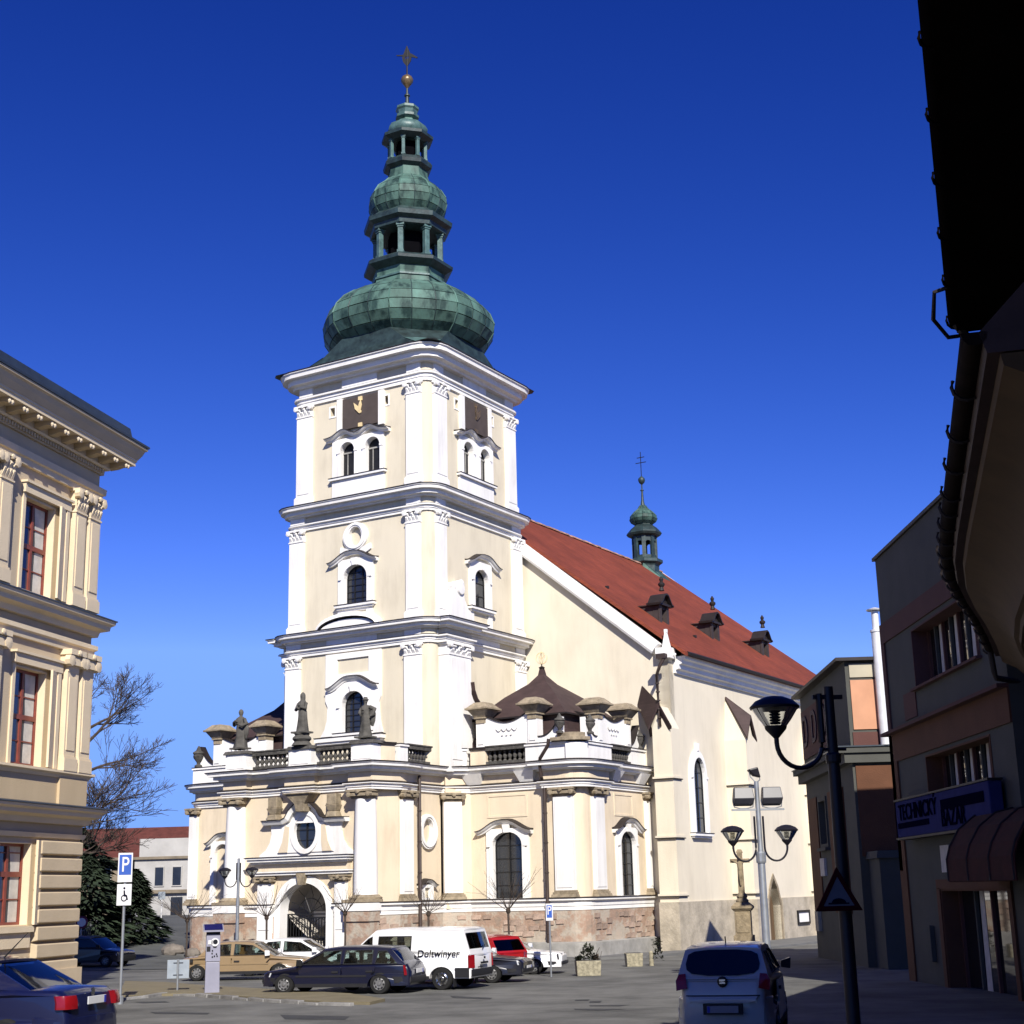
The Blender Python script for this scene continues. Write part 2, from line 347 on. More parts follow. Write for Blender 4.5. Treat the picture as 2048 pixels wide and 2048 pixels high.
def ovalniche(fc,uc,zc,rx,rz,ix,iz,d=.13,parent=None,fill=None,depth=.14):
    mb=MB(fc); mb.plate(oval(uc,zc,rx,rz),[oval(uc,zc,ix,iz)],-depth,d); mb.plate(oval(uc,zc,rx-.08,rz-.08),[oval(uc,zc,ix+.08,iz+.08)],d-.01,d+.05)
    o=mb.build('oval_niche',WHITE,parent or church,smooth=30)
    f=MB(fc); f.plate(oval(uc,zc,ix+.05,iz+.05),[],-depth-.02,-depth+.01); f.build('niche_back',fill or BEIGE,o)
    return o,oval(uc,zc,ix+.1,iz+.1)
# ---- tower
A1,A2,A3=9.2,9.05,8.75
wallmb=MB()
def wall(fc,u0,u1,z0,z1,holes,t=.5):
    q=MB(fc); q.plate(rect(u0,u1,z0,z1),holes,-t,0); wallmb.add(q.v,q.f)
def corner_posts(a1,z0,z1,r=.5,n=5):
    for cx,cy,s in ((-r,r,270),(-a1+r,r,180),(-a1+r,a1-r,90),(-r,a1-r,0)):
        pts=[(cx+r*math.cos(R(s+90*i/n)),cy+r*math.sin(R(s+90*i/n))) for i in range(n+1)]+[(cx,cy)]
        q=MB(); q.prism(pts,z0,z1); wallmb.add(q.v,q.f)
FT=FRONT(0); ST=SIDE(0)
tower_holes={}
# storey 1
_,h=window(FT,4.64,.72,9.62,10.95,11.68,depth=.26,fw=.36,top=12.15,grid=(3,7),hoodp=bell(4.68,1.6,11.88,.55),parent=church,keystone=True)
wall(FT,.5,A1-.5,7.4,14.9,[h]); wall(ST,.5,A1-.5,7.4,14.9,[]); wall(BACK(A1),.5,A1-.5,7.4,14.9,[]); wall(LEFT(A1),.5,A1-.5,7.4,14.9,[]); corner_posts(A1,7.4,14.9)
q=MB(FT); q.plate([(2.85,9.5),(6.75,9.5),(6.5,9.85),(6.35,10.3),(6.3,11),(6.45,11.3),(6.45,13.68),(2.95,13.68),(2.95,11.3),(3.1,11),(3.05,10.3),(2.95,9.85)],[rect(3.72,5.72,12.6,13.38),rect(3.63,5.69,9.5+.02,12.1)],-.05,.09)
q.build('window_surround',WHITE,church)
q=MB(FT); q.box(2.75,6.9,-.05,.4,9.2,9.4); q.box(2.85,6.8,-.05,.3,9.05,9.2); q.build('string_course',WHITE,church); q=MB(FT); q.box(2.72,6.93,-.05,.43,9.4,9.44); q.build('flashing',FLASH,church)
# storey 2
_,h2=window(FT,4.55,.74,16.18,17.55,18.2,depth=.26,fw=.38,top=18.55,grid=(3,6),hoodp=bell(4.7,1.55,18.42,.5),keystone=True)
_,ov=ovalniche(FT,4.58,19.72,.79,.74,.41,.52)
wall(FT,.5,A2-.5,14.9,21.75,[h2,ov])
_,h2s=window(ST,4.65,.66,16.08,17.55,18.12,depth=.2,fw=.40,top=18.55,grid=(1,3),hoodp=bell(4.85,1.6,18.42,.5),keystone=True)
wall(ST,.5,A2-.5,14.9,21.75,[h2s]); wall(BACK(A2),.5,A2-.5,14.9,21.75,[]); wall(LEFT(A2),.5,A2-.5,14.9,21.75,[]); corner_posts(A2,14.9,21.75)
for fc,c in ((FT,4.6),(ST,4.68)):
    q=MB(fc); q.plate(rect(c-1.1,c+1.1,15.05,15.95),[rect(c-.72,c+.72,15.32,15.8)],-.05,.08); q.build('window_apron',WHITE,church)
q=MB(FT)
for s in (-1,1): q.plate([(4.58+s*.45,19.1),(4.58+s*.95,19.25),(4.58+s*1.0,18.95),(4.58+s*.6,18.75),(4.58+s*.2,18.95)],[],-.02,.1)
q.build('niche_scrolls',WHITE,church)
# storey 3
holes3={}
for fc,cs,c,key in ((FT,(5.1,3.45),4.42,'f'),(ST,(3.57,5.22),4.42,'s')):
    hs=[]; fr=MB(fc); hw=.47
    fr.plate(rect(c-1.68,c+1.68,22.0,25.15),[arch(k,hw,23.04,24.4,24.9) for k in cs],-.26,.12)
    for k in cs:
        fr.plate(arch(k,hw+.16,23.06,24.4,25.04),[arch(k,hw+.012,23.07,24.4,24.91)],.11,.17)
        for sx in (k-hw-.1,k+hw+.1): fr.box(sx-.1,sx+.1,.12,.2,24.34,24.44)
    o=fr.build('belfry_window',WHITE,church)
    for k in cs:
        g=MB(fc); g.plate(arch(k,hw+.03,23.0,24.4,24.93),[],-.24,-.2); g.build('shutter',mat('dark_wood_shutter_'+key+str(k)[:1],(.016,.013,.012),.6,.2,3) if 0 else IRON,o)
        b=MB(fc); b.box(k-.5,k+.5,-.2,-.15,24.36,24.44); b.box(k+.16,k+.2,-.2,-.16,23.05,24.36); b.build('glazing_bar',GREYSTONE,o)
        hs.append(arch(k,hw+.06,23.0,24.4,24.96))
    path=[]
    for i in range(33):
        t=-1+i/16; W=2.05; u=c+t*W
        b_=math.exp(-((t-.41)/.26)**2)+math.exp(-((t+.41)/.26)**2)
        path.append((u,25.22+.34*b_))
    hood(fc,path,.4,.17,parent=o)
    s=MB(fc); s.box(c-1.8,c+1.8,-.02,.26,22.9,23.02); s.build('sill',WHITE,o); s=MB(fc); s.box(c-1.83,c+1.83,-.02,.29,23.02,23.05); s.build('flashing',FLASH,o)
    for k in (c-1.75,c+1.75):
        hs.append(rect(k-.16,k+.16,26.56,27.05)); b=MB(fc); b.box(k-.2,k+.2,-.45,-.4,26.5,27.1); b.build('vent_opening',IRON,church)
        b=MB(fc); b.plate(rect(k-.24,k+.24,26.48,27.13),[rect(k-.155,k+.155,26.565,27.045)],-.02,.03); b.build('vent_frame',WHITE,church)
    holes3[key]=hs
wall(FT,.5,A3-.5,21.75,29.0,holes3['f']); wall(ST,.5,A3-.5,21.75,29.0,holes3['s']); wall(BACK(A3),.5,A3-.5,21.75,29,[]); wall(LEFT(A3),.5,A3-.5,21.75,29,[]); corner_posts(A3,21.75,29.0)
wallmb.build('tower_wall',BEIGE,church,smooth=30)
for fc,c in ((FT,4.25),(ST,4.42)):
    q=MB(fc); q.box(c-1.17,c+1.17,.02,.14,25.62,27.33)
    o=q.build('clock_board',CLOCK,church,bevel=.02)
    q=MB(fc)
    for k in (-1,1): q.box(c+k*1.36-.17,c+k*1.36+.17,-.02,.17,25.5,27.38)
    q.build('clock_frame',WHITE,o)
    hm=GOLDD if c>4.3 else GOLD
    for (u0,z0,u1,z1,wd,nm) in ((c,26.45,c-.06,27.12,.11,'clock_hand'),(c+.02,26.4,c+.40,27.0,.12,'clock_hand')):
        q=MB(fc); t=Vector((u1-u0,z1-z0)).normalized(); n_=Vector((-t.y,t.x))*wd
        q.plate([(u0-n_.x*.4,z0-n_.y*.4),(u0+n_.x*.4,z0+n_.y*.4),(u0+t.x*.35+n_.x,z0+t.y*.35+n_.y),(u1,z1),(u0+t.x*.35-n_.x,z0+t.y*.35-n_.y)],[],.17,.2); q.build(nm,hm,o)
    for dz in (.72,-.74):
        q=MB(fc); q.plate([(c-.14-.02,26.47+dz-.13),(c+.14-.02,26.47+dz-.1),(c+.12,26.47+dz+.1),(c-.14,26.47+dz+.1)],[],.14,.17); q.build('hour_mark',hm,o)
    q=MB(fc); q.lathe_y([(.1,.14),(.1,.19),(.02,.2)],c,26.44,8); q.build('clock_hub',hm,o)
# pilasters
for fc in (FT,ST):
    side=fc is ST
    if side: pass
    else: pilaster(fc,.52,1.5,7.5,13.2,13.75)
    pilaster(fc,8.12,9.05,7.5,13.2,13.75) 
    pilaster(fc,.5,1.36,14.95,19.95,20.55); pilaster(fc,7.95,8.9,14.95,19.95,20.55)
    pilaster(fc,.42,1.3 if not side else 1.5,21.95,26.85,27.45); pilaster(fc,7.5,8.5,21.95,26.85,27.45)
# corner piers with volutes, right and left
for fc in (ST,LEFT(A1)):
    q=MB(fc); q.box(.72,2.72,-.1,.62,7.4,13.2); q.box(.9,2.55,.6,.65,8,13.0); o=q.build('buttress_pier',WHITE,church)
    capital(fc,.72,2.72,13.2,13.75,.62,WHITE,o)
    q=MB(fc); q.plate([(1.0,14.9),(3.3,14.9),(3.15,15.35),(2.7,15.75),(2.4,16.2),(2.35,16.55),(1.3,16.5),(1.2,15.6)],[],-.05,.5); o=q.build('volute',WHITE,church)
    q=MB(fc); q.lathe_y([(.3,-.05),(.34,.5),(.3,.6),(.1,.62)],2.0,16.65,10); q.lathe_y([(.22,.0),(.26,.45),(.1,.5)],1.55,16.72,8); q.lathe_y([(.2,.0),(.24,.45),(.1,.5)],2.25,16.95,8); q.build('volute_scroll',WHITE,o,smooth=40)
    crv=[(2.72,11.95),(2.8,11.55),(3.05,11.15),(3.45,10.85),(4.1,10.72)]
    q=MB(fc); q.plate([(2.6,7.6),(4.4,7.6),(4.4,10.1),(4.1,10.1),(4.1,10.72)]+crv[::-1][1:]+[(2.6,11.95)],[],-.05,.55); o=q.build('scroll_wall',WHITE,church)
    q=MB(fc); q.sweepf(crv[::-1],[(-.01,-.05),(-.01,.8),(.07,.8),(.07,-.05)]); q.build('tile_capping',ROOFDARK,o)
    q=MB(fc); q.box(2.9,4.42,.5,.58,7.7,9.95); q.build('scroll_panel',BEIGE,o); q=MB(fc); q.box(2.7,4.6,-.05,.72,10.1,10.25); q.build('string_course',WHITE,o)
# entablatures
def bump_rrect(a1,d,b0=.6,b1=2.85,r=.5,n=4):
    P=[]; x0=-a1
    for cx,cy,s in ((-r,a1-r,0),(x0+r,a1-r,90)):
        for i in range(n+1): t=R(s+90*i/n); P.append((cx+r*math.cos(t),cy+r*math.sin(t)))
    P+=[(x0,b1),(x0-d,b1),(x0-d,b0),(x0,b0)]
    for cx,cy,s in ((x0+r,r,180),(-r,r,270)):
        for i in range(n+1): t=R(s+90*i/n); P.append((cx+r*math.cos(t),cy+r*math.sin(t)))
    P+=[(0,b0),(d,b0),(d,b1),(0,b1)]
    return P
P1=bump_rrect(A1,.5)
def ring(path,prof,name,m,parent=None): 
    q=MB(); q.sweep(path,prof,True); return q.build(name,m,parent or church,smooth=32)
ring(P1,arch_prof(13.75,14.1),'architrave',WHITE); ring(P1,[(-.05,14.1),(.06,14.1),(.06,14.5),(-.05,14.5)],'frieze',BEIGE)
o=ring(P1,cornice_prof(14.45,14.87,.72),'cornice',WHITE); ring(P1,flash_prof(14.87,.72),'flashing',FLASH,o)
P2=rrect(0,A2,0,A2); ring(P2,arch_prof(20.5,20.82),'architrave',WHITE); ring(P2,flash_prof(20.8,.2),'flashing',FLASH)
o=ring(P2,cornice_prof(21.22,21.72,.75),'cornice',WHITE); ring(P2,flash_prof(21.72,.75),'flashing',FLASH,o)
P3=rrect(0,A3,0,A3); ring(P3,arch_prof(27.45,27.92),'architrave',WHITE); ring(P3,flash_prof(27.9,.2),'flashing',FLASH)
o=ring(P3,cornice_prof(28.45,29.2,1.02),'cornice',WHITE); ring(P3,flash_prof(29.2,1.02),'flashing',FLASH,o)
ring(P1,flash_prof(14.08,.2),'flashing',FLASH)
for fc in (FT,ST):
    q=MB(fc)
    q.box(3.2,5.5,-.02,.1,27.95,28.5); q.box(.45,1.3,-.02,.1,27.95,28.5); q.box(7.5,8.4,-.02,.1,27.95,28.5)
    q.box(.5,1.36,-.02,.1,20.85,21.25); q.box(7.95,8.9,-.02,.1,20.85,21.25); q.box(.52,1.5,-.02,.1,14.1,14.46); q.box(8.1,9.05,-.02,.1,14.1,14.46); q.box(3.2,6.4,-.02,.1,14.1,14.46)
    q.build('frieze_blocks',WHITE,church)
# segmental pediment over the lowest cornice
pth=[(3.05+.0,14.88)]+[(4.95-1.85*math.cos(math.pi*i/16),14.9+.62*math.sin(math.pi*i/16)) for i in range(17)]
q=MB(FT); q.sweepf(pth[1:][::-1],[(-.24,-.05),(-.22,.28),(-.1,.32),(0,.38),(0,-.05)][::-1]); o=q.build('segmental_pediment',WHITE,church,smooth=30)
q=MB(FT); q.sweepf(pth[1:][::-1],[(.0,-.05),(.0,.41),(.035,.41),(.06,-.05)][::-1]); q.build('flashing',FLASH,o,smooth=30)
q=MB(FT); q.plate([(3.2,14.9)]+[(4.95-1.75*math.cos(math.pi*i/12),14.9+.5*math.sin(math.pi*i/12)) for i in range(13)],[],-.02,.27); q.build('tympanum',WHITE,o)
# ---- spire
SX,SY=-4.28,4.42
spire=bpy.data.objects.new('spire',None); COL.objects.link(spire); spire.parent=church; spire.location=(SX,SY,0)
def octo(r,z,ph=R(22.5)): return [(r*math.cos(ph+math.pi/4*i)/math.cos(R(22.5))*1.0,r*math.sin(ph+math.pi/4*i)/math.cos(R(22.5)),z) for i in range(8)]
def octloft(prof,name,m,smooth=None,parent=None):
    q=MB(); q.loft([octo(r*.955,z) for r,z in prof]); return q.build(name,m,parent or spire,smooth=smooth)
# skirt: square eave to octagonal neck
q=MB(); e=A3/2+.98
def sq(e,k,z):  # square with cut corners, 16 points
    P=[]
    for i in range(8):
        a=R(22.5+45*i); P.append((a,))
    c=e*(1-k)
    return [(e,c,z),(c,e,z),(-c,e,z),(-e,c,z),(-e,-c,z),(-c,-e,z),(c,-e,z),(e,-c,z)]
e-=.03; q.loft([sq(e,.06,29.27),sq(e-.6,.09,29.4),sq(e-1.0,.16,29.68),sq(e-1.25,.34,30.2),sq(e-1.45,.585,31.1)]); sk=q.build('tower_skirt_roof',COPPERD,spire); sk.location=(-.095,-.045,0)
lev=[sq(e-.6,.09,29.4),sq(e-1.0,.16,29.68),sq(e-1.25,.34,30.2)]
for i0,i1 in ((0,1),(2,3),(4,5),(6,7)):
    q=MB(); R0=[]
    for l in lev:
        a_,b_=Vector(l[i0]),Vector(l[i1]); n_=Vector((a_.x+b_.x,a_.y+b_.y,0)).normalized(); t_=(b_-a_).normalized()
        R0.append([tuple(a_-t_*.03+n_*.012+Vector((0,0,.02))),tuple((a_+b_)/2+n_*.06+Vector((0,0,.05))),tuple(b_+t_*.03+n_*.012+Vector((0,0,.02)))])
    q.loft(R0,closed=False,caps=False); hs_=q.build('hip_sheet',COPPERL,spire,smooth=60); hs_.location=(-.095,-.045,0)

def dome(prof,gores,name,parent,gap=.03,th=.02):
    core=octloft([(r-.05,z) for r,z in prof],name,COPPERD,None,parent)
    per=gores//8; prof=[(r*.955,z) for r,z in prof]
    for k in range(len(prof)-1):
        r0,z0=prof[k]; r1,z1=prof[k+1]
        for s in range(per):
            def pt(r,f,z):
                A=Vector((r*math.cos(R(-22.5)),r*math.sin(R(-22.5))))/math.cos(R(22.5)); B=Vector((r*math.cos(R(22.5)),r*math.sin(R(22.5))))/math.cos(R(22.5))
                p=A.lerp(B,f); bul=1+.055*(1-(2*f-1)**2); return Vector((p.x*bul,p.y*bul,z))
            g=gap/(2*max(r0,.6)); f0,f1=s/per+g*.8,(s+1)/per-g*.8; fm=(f0+f1)/2; e=.04
            nrm=Vector((z1-z0,0,-(r1-r0))).normalized()
            if nrm.x<0 and abs(nrm.x)>abs(nrm.z): nrm=-nrm
            ring_=[]
            def lz(t): return (r0+(r1-r0)*t,z0+(z1-z0)*t)
            V=[]
            for t in (.03,.97):
                rr,zz=lz(t)
                for f in (f0,fm,f1): V.append(pt(rr,f,zz))
            mb=MB(); n=len(V); mb.v=[tuple(p+nrm*0) for p in V]+[tuple(p+nrm*th) for p in V]
            mb.f=[[6,7,10,9],[7,8,11,10],[0,3,4,1],[1,4,5,2],[0,1,7,6],[1,2,8,7],[3,9,10,4],[4,10,11,5],[0,6,9,3],[2,5,11,8]]
            o=mb.build('copper_panel',COPPER,core)
            for i in range(8):
                a=math.pi/4*i
                c=o if i==0 else inst(o,core)
                c.rotation_euler=(0,0,a+random.uniform(-.003,.003)); c.location=(0,0,random.uniform(-.008,.008))
    seams=[]
    for s in range(per):
        pts=[]
        for r,z in prof:
            A=Vector((r*math.cos(R(-22.5)),r*math.sin(R(-22.5))))/math.cos(R(22.5)); B=Vector((r*math.cos(R(22.5)),r*math.sin(R(22.5))))/math.cos(R(22.5)); f=s/per
            p=A.lerp(B,f)*(1+.055*(1-(2*f-1)**2)*(1 if 0<f<1 else 0)); pts.append((p.x*1.004,p.y*1.004,z))
        q=MB(); q.tube(pts,.05 if s==0 else .03,5); o=q.build('standing_seam',COPPERD if s else COPPER,core,smooth=60)
        for i in range(1,8): inst(o,core,rot=(0,0,math.pi/4*i))
    return core
BIG=[(3.85,31.05),(4.35,31.45),(4.66,31.95),(4.72,32.5),(4.5,33.1),(4.05,33.65),(3.45,34.1),(2.75,34.42),(2.2,34.62)]
dome(BIG,24,'onion_dome',spire)
octloft([(2.2,34.55),(2.1,34.75),(2.0,35.35),(2.05,35.7)],'neck_drum',COPPER)
octloft([(2.05,35.1),(2.12,35.1),(2.12,35.2),(2.05,35.2)],'neck_band',COPPERL)
octloft([(2.05,35.68),(2.2,35.75),(2.5,35.95),(2.52,36.12),(2.3,36.3),(2.1,36.38),(1.9,36.42)],'lantern_cornice',COPPERD)
def lantern(r,z0,z1,cw,name):
    core=octloft([(r*.6,z0),(r*.6,z1)],name,BLACK)
    for i in range(8):
        a=R(22.5+45*i); x,y=(r*math.cos(a),r*math.sin(a))
        q=MB(lambda u,v,z,a=a,x=x,y=y:(x+u*math.cos(a)-v*math.sin(a),y+u*math.sin(a)+v*math.cos(a),z))
        h=z1-z0
        q.box(-cw,cw,-cw,cw,z0,z0+.1*h); q.box(-cw*.75,cw*.75,-cw*.75,cw*.75,z0+.1*h,z1-.14*h); q.box(-cw*.95,cw*.95,-cw*.95,cw*.95,z1-.14*h,z1-.08*h); q.box(-cw*1.2,cw*1.2,-cw*1.2,cw*1.2,z1-.08*h,z1)
        q.build('lantern_column',COPPERL,core,bevel=.01)
    return core
lantern(1.88,36.4,38.2,.19,'lantern_core')
octloft([(2.0,38.15),(2.15,38.2),(2.2,38.45),(2.48,38.6),(2.52,38.85),(2.15,39.05),(1.9,39.3)],'lantern_cornice',COPPERD)
dome([(1.8,39.25),(2.08,39.6),(2.2,40.05),(2.15,40.5),(1.9,40.95),(1.5,41.3),(1.22,41.6)],16,'onion_dome',spire)
octloft([(1.25,41.55),(1.15,41.9),(1.12,42.25),(1.2,42.3)],'neck_drum',COPPER)
octloft([(1.15,42.25),(1.38,42.4),(1.42,42.6),(1.3,42.8),(1.1,42.92)],'lantern_cornice',COPPERD)
lantern(1.08,42.9,44.1,.115,'lantern_core')
octloft([(1.1,44.05),(1.2,44.1),(1.48,44.25),(1.5,44.42),(1.2,44.55),(1.05,44.65)],'lantern_cornice',COPPERD)
octloft([(1.05,44.6),(1.15,44.75),(1.18,44.95),(1.05,45.2),(.8,45.36),(.55,45.45)],'small_dome',COPPERL,50)
octloft([(.55,45.4),(.5,45.62),(.6,45.68)],'neck_drum',COPPER)
octloft([(.5,45.65),(.68,45.75),(.68,45.9),(.55,46.0),(.6,46.2),(.68,46.3),(.66,46.45),(.45,46.58),(.15,46.65)],'small_dome',COPPERL)
q=MB(); q.lathe([(.16,46.6),(.12,46.9),(.1,47.2),(.17,47.25),(.17,47.33),(.08,47.4),(.06,47.8)],n=10); q.build('needle',COPPERD,spire,smooth=40)
q=MB(); q.lathe([(.05,47.75),(.22,48.0),(.36,48.2),(.37,48.32),(.3,48.5),(.15,48.62),(.05,48.68)],n=14); q.build('gilded_ball',GOLDD,spire,smooth=40)
q=MB(); q.tube([(0,0,48.6),(0,0,50.55)],.045,6)
for s in (-1,1):
    q.plate([(s*.05,49.9),(s*.62,49.72+.16*s*-1+.12),(s*.66,49.8+.16*-s+.1),(s*.3,50.02),(s*.05,50.12)],[],-.03,.03)
q.plate([(-.24,49.55),(0,49.2),(.24,49.55),(.3,49.85),(.18,50.15),(0,50.62),(-.18,50.15),(-.3,49.85)],[oval(0,49.8,.1,.12,8)],-.025,.025)
o=q.build('spire_cross',IRON,spire); o.rotation_euler=(0,0,R(20))
# ---- narthex and chapels
BC=2.05   # right chapel front plane; the left one stands at .6
FP=FRONT(-3.9)
nw=MB()
def nwall(fc,outer,holes,t=.5):
    q=MB(fc); q.plate(outer,holes,-t,0); nw.add(q.v,q.f)
PZ0,PZ1=.95,7.35
# portal front
doorhole=arch(4.55,1.5,-1.5,1.15,2.42,16)
nwall(FP,[(8.7,PZ0),(8.7,PZ1),(.6,PZ1),(.6,PZ0),(3.06,PZ0)]+[(4.55-1.49*math.cos(math.pi*k/16),1.1+1.36*math.sin(math.pi*k/16)) for k in range(17)]+[(6.04,PZ0)],[oval(4.47,4.62,.80,.92)])
for p0,p1 in (((-.6,-3.9),(-.15,-2.6)),((-9.05,-2.6),(-8.7,-3.9)),((-15.4,.6),(-9.05,.6)),((-16.1,9.0),(-16.1,1.3))):
    L=(Vector(p1)-Vector(p0)).length; nwall(DIAG(p0,p1),rect(0,L,PZ0,PZ1),[])
nwall(SIDE(9.05-0) if 0 else DIAG((-9.05,.6),(-9.05,-2.6)),rect(0,3.2,PZ0,PZ1),[])
SW=SIDE(.15)
o,ovh=ovalniche(SW,-.25,4.55,.78,.82,.44,.6,fill=PEACH)
nwall(SW,rect(-2.6,.95,PZ0,PZ1),[ovh])
FCH=FRONT(BC)
_,hw1=window(FCH,-3.0,.82,1.36,3.85,4.45,fw=.36,top=4.62,grid=(2,5),hoodp=bell(-2.85,1.55,4.5,.5),keystone=True,glass=GLASSD,sill=False,depth=.22)
nwall(DIAG((.15,.95),(.9,BC)) ,rect(0,1.34,PZ0,PZ1),[])
nwall(FCH,rect(-6.3,-.9,PZ0,PZ1),[hw1,])
q=MB(FCH); q.plate(rect(-4.1,-1.85,5.15,6.25),[rect(-4.0,-1.95,5.25,6.15)],-.02,.03); q.build('wall_panel',PEACH,church)
SCH=SIDE(-7.0)
_,hw2=window(SCH,6.55,.78,1.36,3.8,4.42,fw=.36,top=4.62,depth=.14,grid=(2,6),hoodp=bell(6.7,1.55,4.5,.52),keystone=True,sill=False)
nwall(SCH,rect(2.75,10.6,PZ0,PZ1),[hw2])
q=MB(SCH); q.plate(rect(5.45,7.5,5.15,6.25),[rect(5.55,7.4,5.25,6.15)],-.02,.03); q.build('wall_panel',PEACH,church)
n=5
pts=[(6.3+.7*math.cos(R(-90+90*i/n)),2.75+.7*math.sin(R(-90+90*i/n))) for i in range(n+1)]+[(6.3,2.75)]
q=MB(); q.prism(pts,PZ0,PZ1); nw.add(q.v,q.f)
pts=[(-15.4+.7*math.cos(R(180+90*i/n)),1.3+.7*math.sin(R(180+90*i/n))) for i in range(n+1)]+[(-15.4,1.3)]
q=MB(); q.prism(pts,PZ0,PZ1); nw.add(q.v,q.f)
nw.build('narthex_wall',PEACH,church,smooth=30)
_w=window(FRONT(.6),13.55,.55,1.4,3.85,4.45,fw=.3,top=4.62,grid=(2,5),hoodp=bell(13.55,1.2,4.5,.5),sill=False,depth=.14,proud=.18)
# plan line round the whole lower church, left to right
def arc(cx,cy,r,a0,a1,n=5): return [(cx+r*math.cos(R(a0+(a1-a0)*i/n)),cy+r*math.sin(R(a0+(a1-a0)*i/n))) for i in range(n+1)]
PL=[(-16.1,9.0)]+arc(-15.4,1.3,.7,180,270)+[(-9.05,.6),(-9.05,-2.6),(-8.7,-3.9),(-.6,-3.9),(-.15,-2.6),(-.15,.95),(.9,BC)]+arc(6.3,2.75,.7,-90,0)+[(7.0,10.6)]
PLC=[(-16.1,9.0)]+arc(-15.4,1.3,.7,180,270)+[(-9.05,.6),(-9.05,-2.6),(-9.1,-3.0),(-9.3,-4.3),(-7.95,-4.3),(-7.95,-3.9),(-5.55,-3.9),(-5.55,-4.2),(-3.85,-4.2),(-3.85,-3.9),(-1.65,-3.9),(-1.65,-4.35),(-.4,-4.35),(.05,-2.75),(.0,-2.2),(-.15,-2.2),(-.15,.95),(.9,BC),(5.2,BC),(5.2,BC-.3)]+arc(6.35,2.7,.95,-90,0)+[(7.3,4.3),(7.0,4.3),(7.0,10.6)]
def run(prof,name,m,path=PLC,parent=None,smooth=32):
    q=MB(); q.sweep(path,prof); return q.build(name,m,parent or church,smooth=smooth)
run([(-.1,6.4),(.08,6.4),(.08,6.5),(.13,6.52),(.13,6.62),(.24,6.66),(.24,6.72),(-.1,6.72)],'architrave',WHITE); run(flash_prof(6.7,.22),'flashing',FLASH)
run([(-.2,6.7),(.05,6.7),(.05,7.3),(-.2,7.3)],'frieze',PEACH)
o=run(cornice_prof(7.2,7.6,.62),'cornice',WHITE); run(flash_prof(7.6,.62),'flashing',FLASH,parent=o)
# plinth, band, footing
PLR=PL[PL.index((-.6,-3.9)):]; PLL=PL[:PL.index((-8.7,-3.9))+1]
# portal opening interrupts the plinth: two runs left, two right
segR=[(-2.75,-3.9)]+PLR; segL=PLL+[(-6.3,-3.9)]
for seg in (segL,segR):
    run([(-.3,.98),(.18,.98),(.2,1.18),(.32,1.24),(.32,1.34),(-.3,1.36)],'plinth_band',WHITE,path=seg); run([(-.3,1.352),(.36,1.335),(.36,1.365),(-.3,1.40)],'flashing',FLASH,path=seg)
    run([(-.2,.80),(.15,.80),(.15,.985),(-.2,.985)],'plinth_upper',WHITE,path=seg)
    q=MB(); q.sweep(seg,[(-.45,-2.0),(.12,-2.0),(.12,.805),(-.45,.805)]); q.build('plinth_wall',PLINTH,church)
q=MB(); q.sweep(segR,[(-.3,-2.2),(.42,-2.2),(.40,-.66),(.1,-.60),(-.3,-.6)]); q.build('plinth_footing',GREYSTONE,church)
# separate stones showing through the worn render of the plinth
proto=[]
for k in range(5):
    q=MB(); wd,hh=random.uniform(.36,.62),random.uniform(.17,.26)
    P=[(-wd/2+random.uniform(-.03,.03),-hh/2+random.uniform(-.02,.02)),(0,-hh/2+random.uniform(-.02,.02)),(wd/2+random.uniform(-.03,.03),-hh/2+random.uniform(-.02,.02)),(wd/2+random.uniform(-.03,.03),hh/2),(0,hh/2+random.uniform(-.02,.02)),(-wd/2,hh/2+random.uniform(-.02,.02))]
    q.plate(P,[],-.05,.03); proto.append((q,wd,hh))
first={}
def stones(seg,off,za,zb,dens,parent):
    for i in range(len(seg)-1):
        p0,p1=Vector(seg[i]),Vector(seg[i+1]); L=(p1-p0).length
        if L<.3: continue
        t=(p1-p0)/L; nn=Vector((t.y,-t.x)); z=za; ang=math.atan2(nn.y,nn.x)+math.pi/2
        while z<zb:
            u=.25+random.random()*.3
            while u<L-.25:
                k=random.randrange(5)
                if random.random()<dens*(1.4 if math.sin(u*.9+z*2+i)>0 else .5):
                    c=p0+t*u+nn*off
                    if k not in first: first[k]=proto[k][0].build('stone',PSTONE,parent); ob=first[k]
                    else: ob=inst(first[k],parent)
                    ob.location=(c.x,c.y,z); ob.rotation_euler=(0,random.uniform(-.03,.03),ang)
                u+=proto[k][1]*1.08+random.random()*.05
            z+=.255
stones(segR,.12,-.48,.75,.42,church); stones(segL[-4:],.12,-1.1,.75,.3,church)
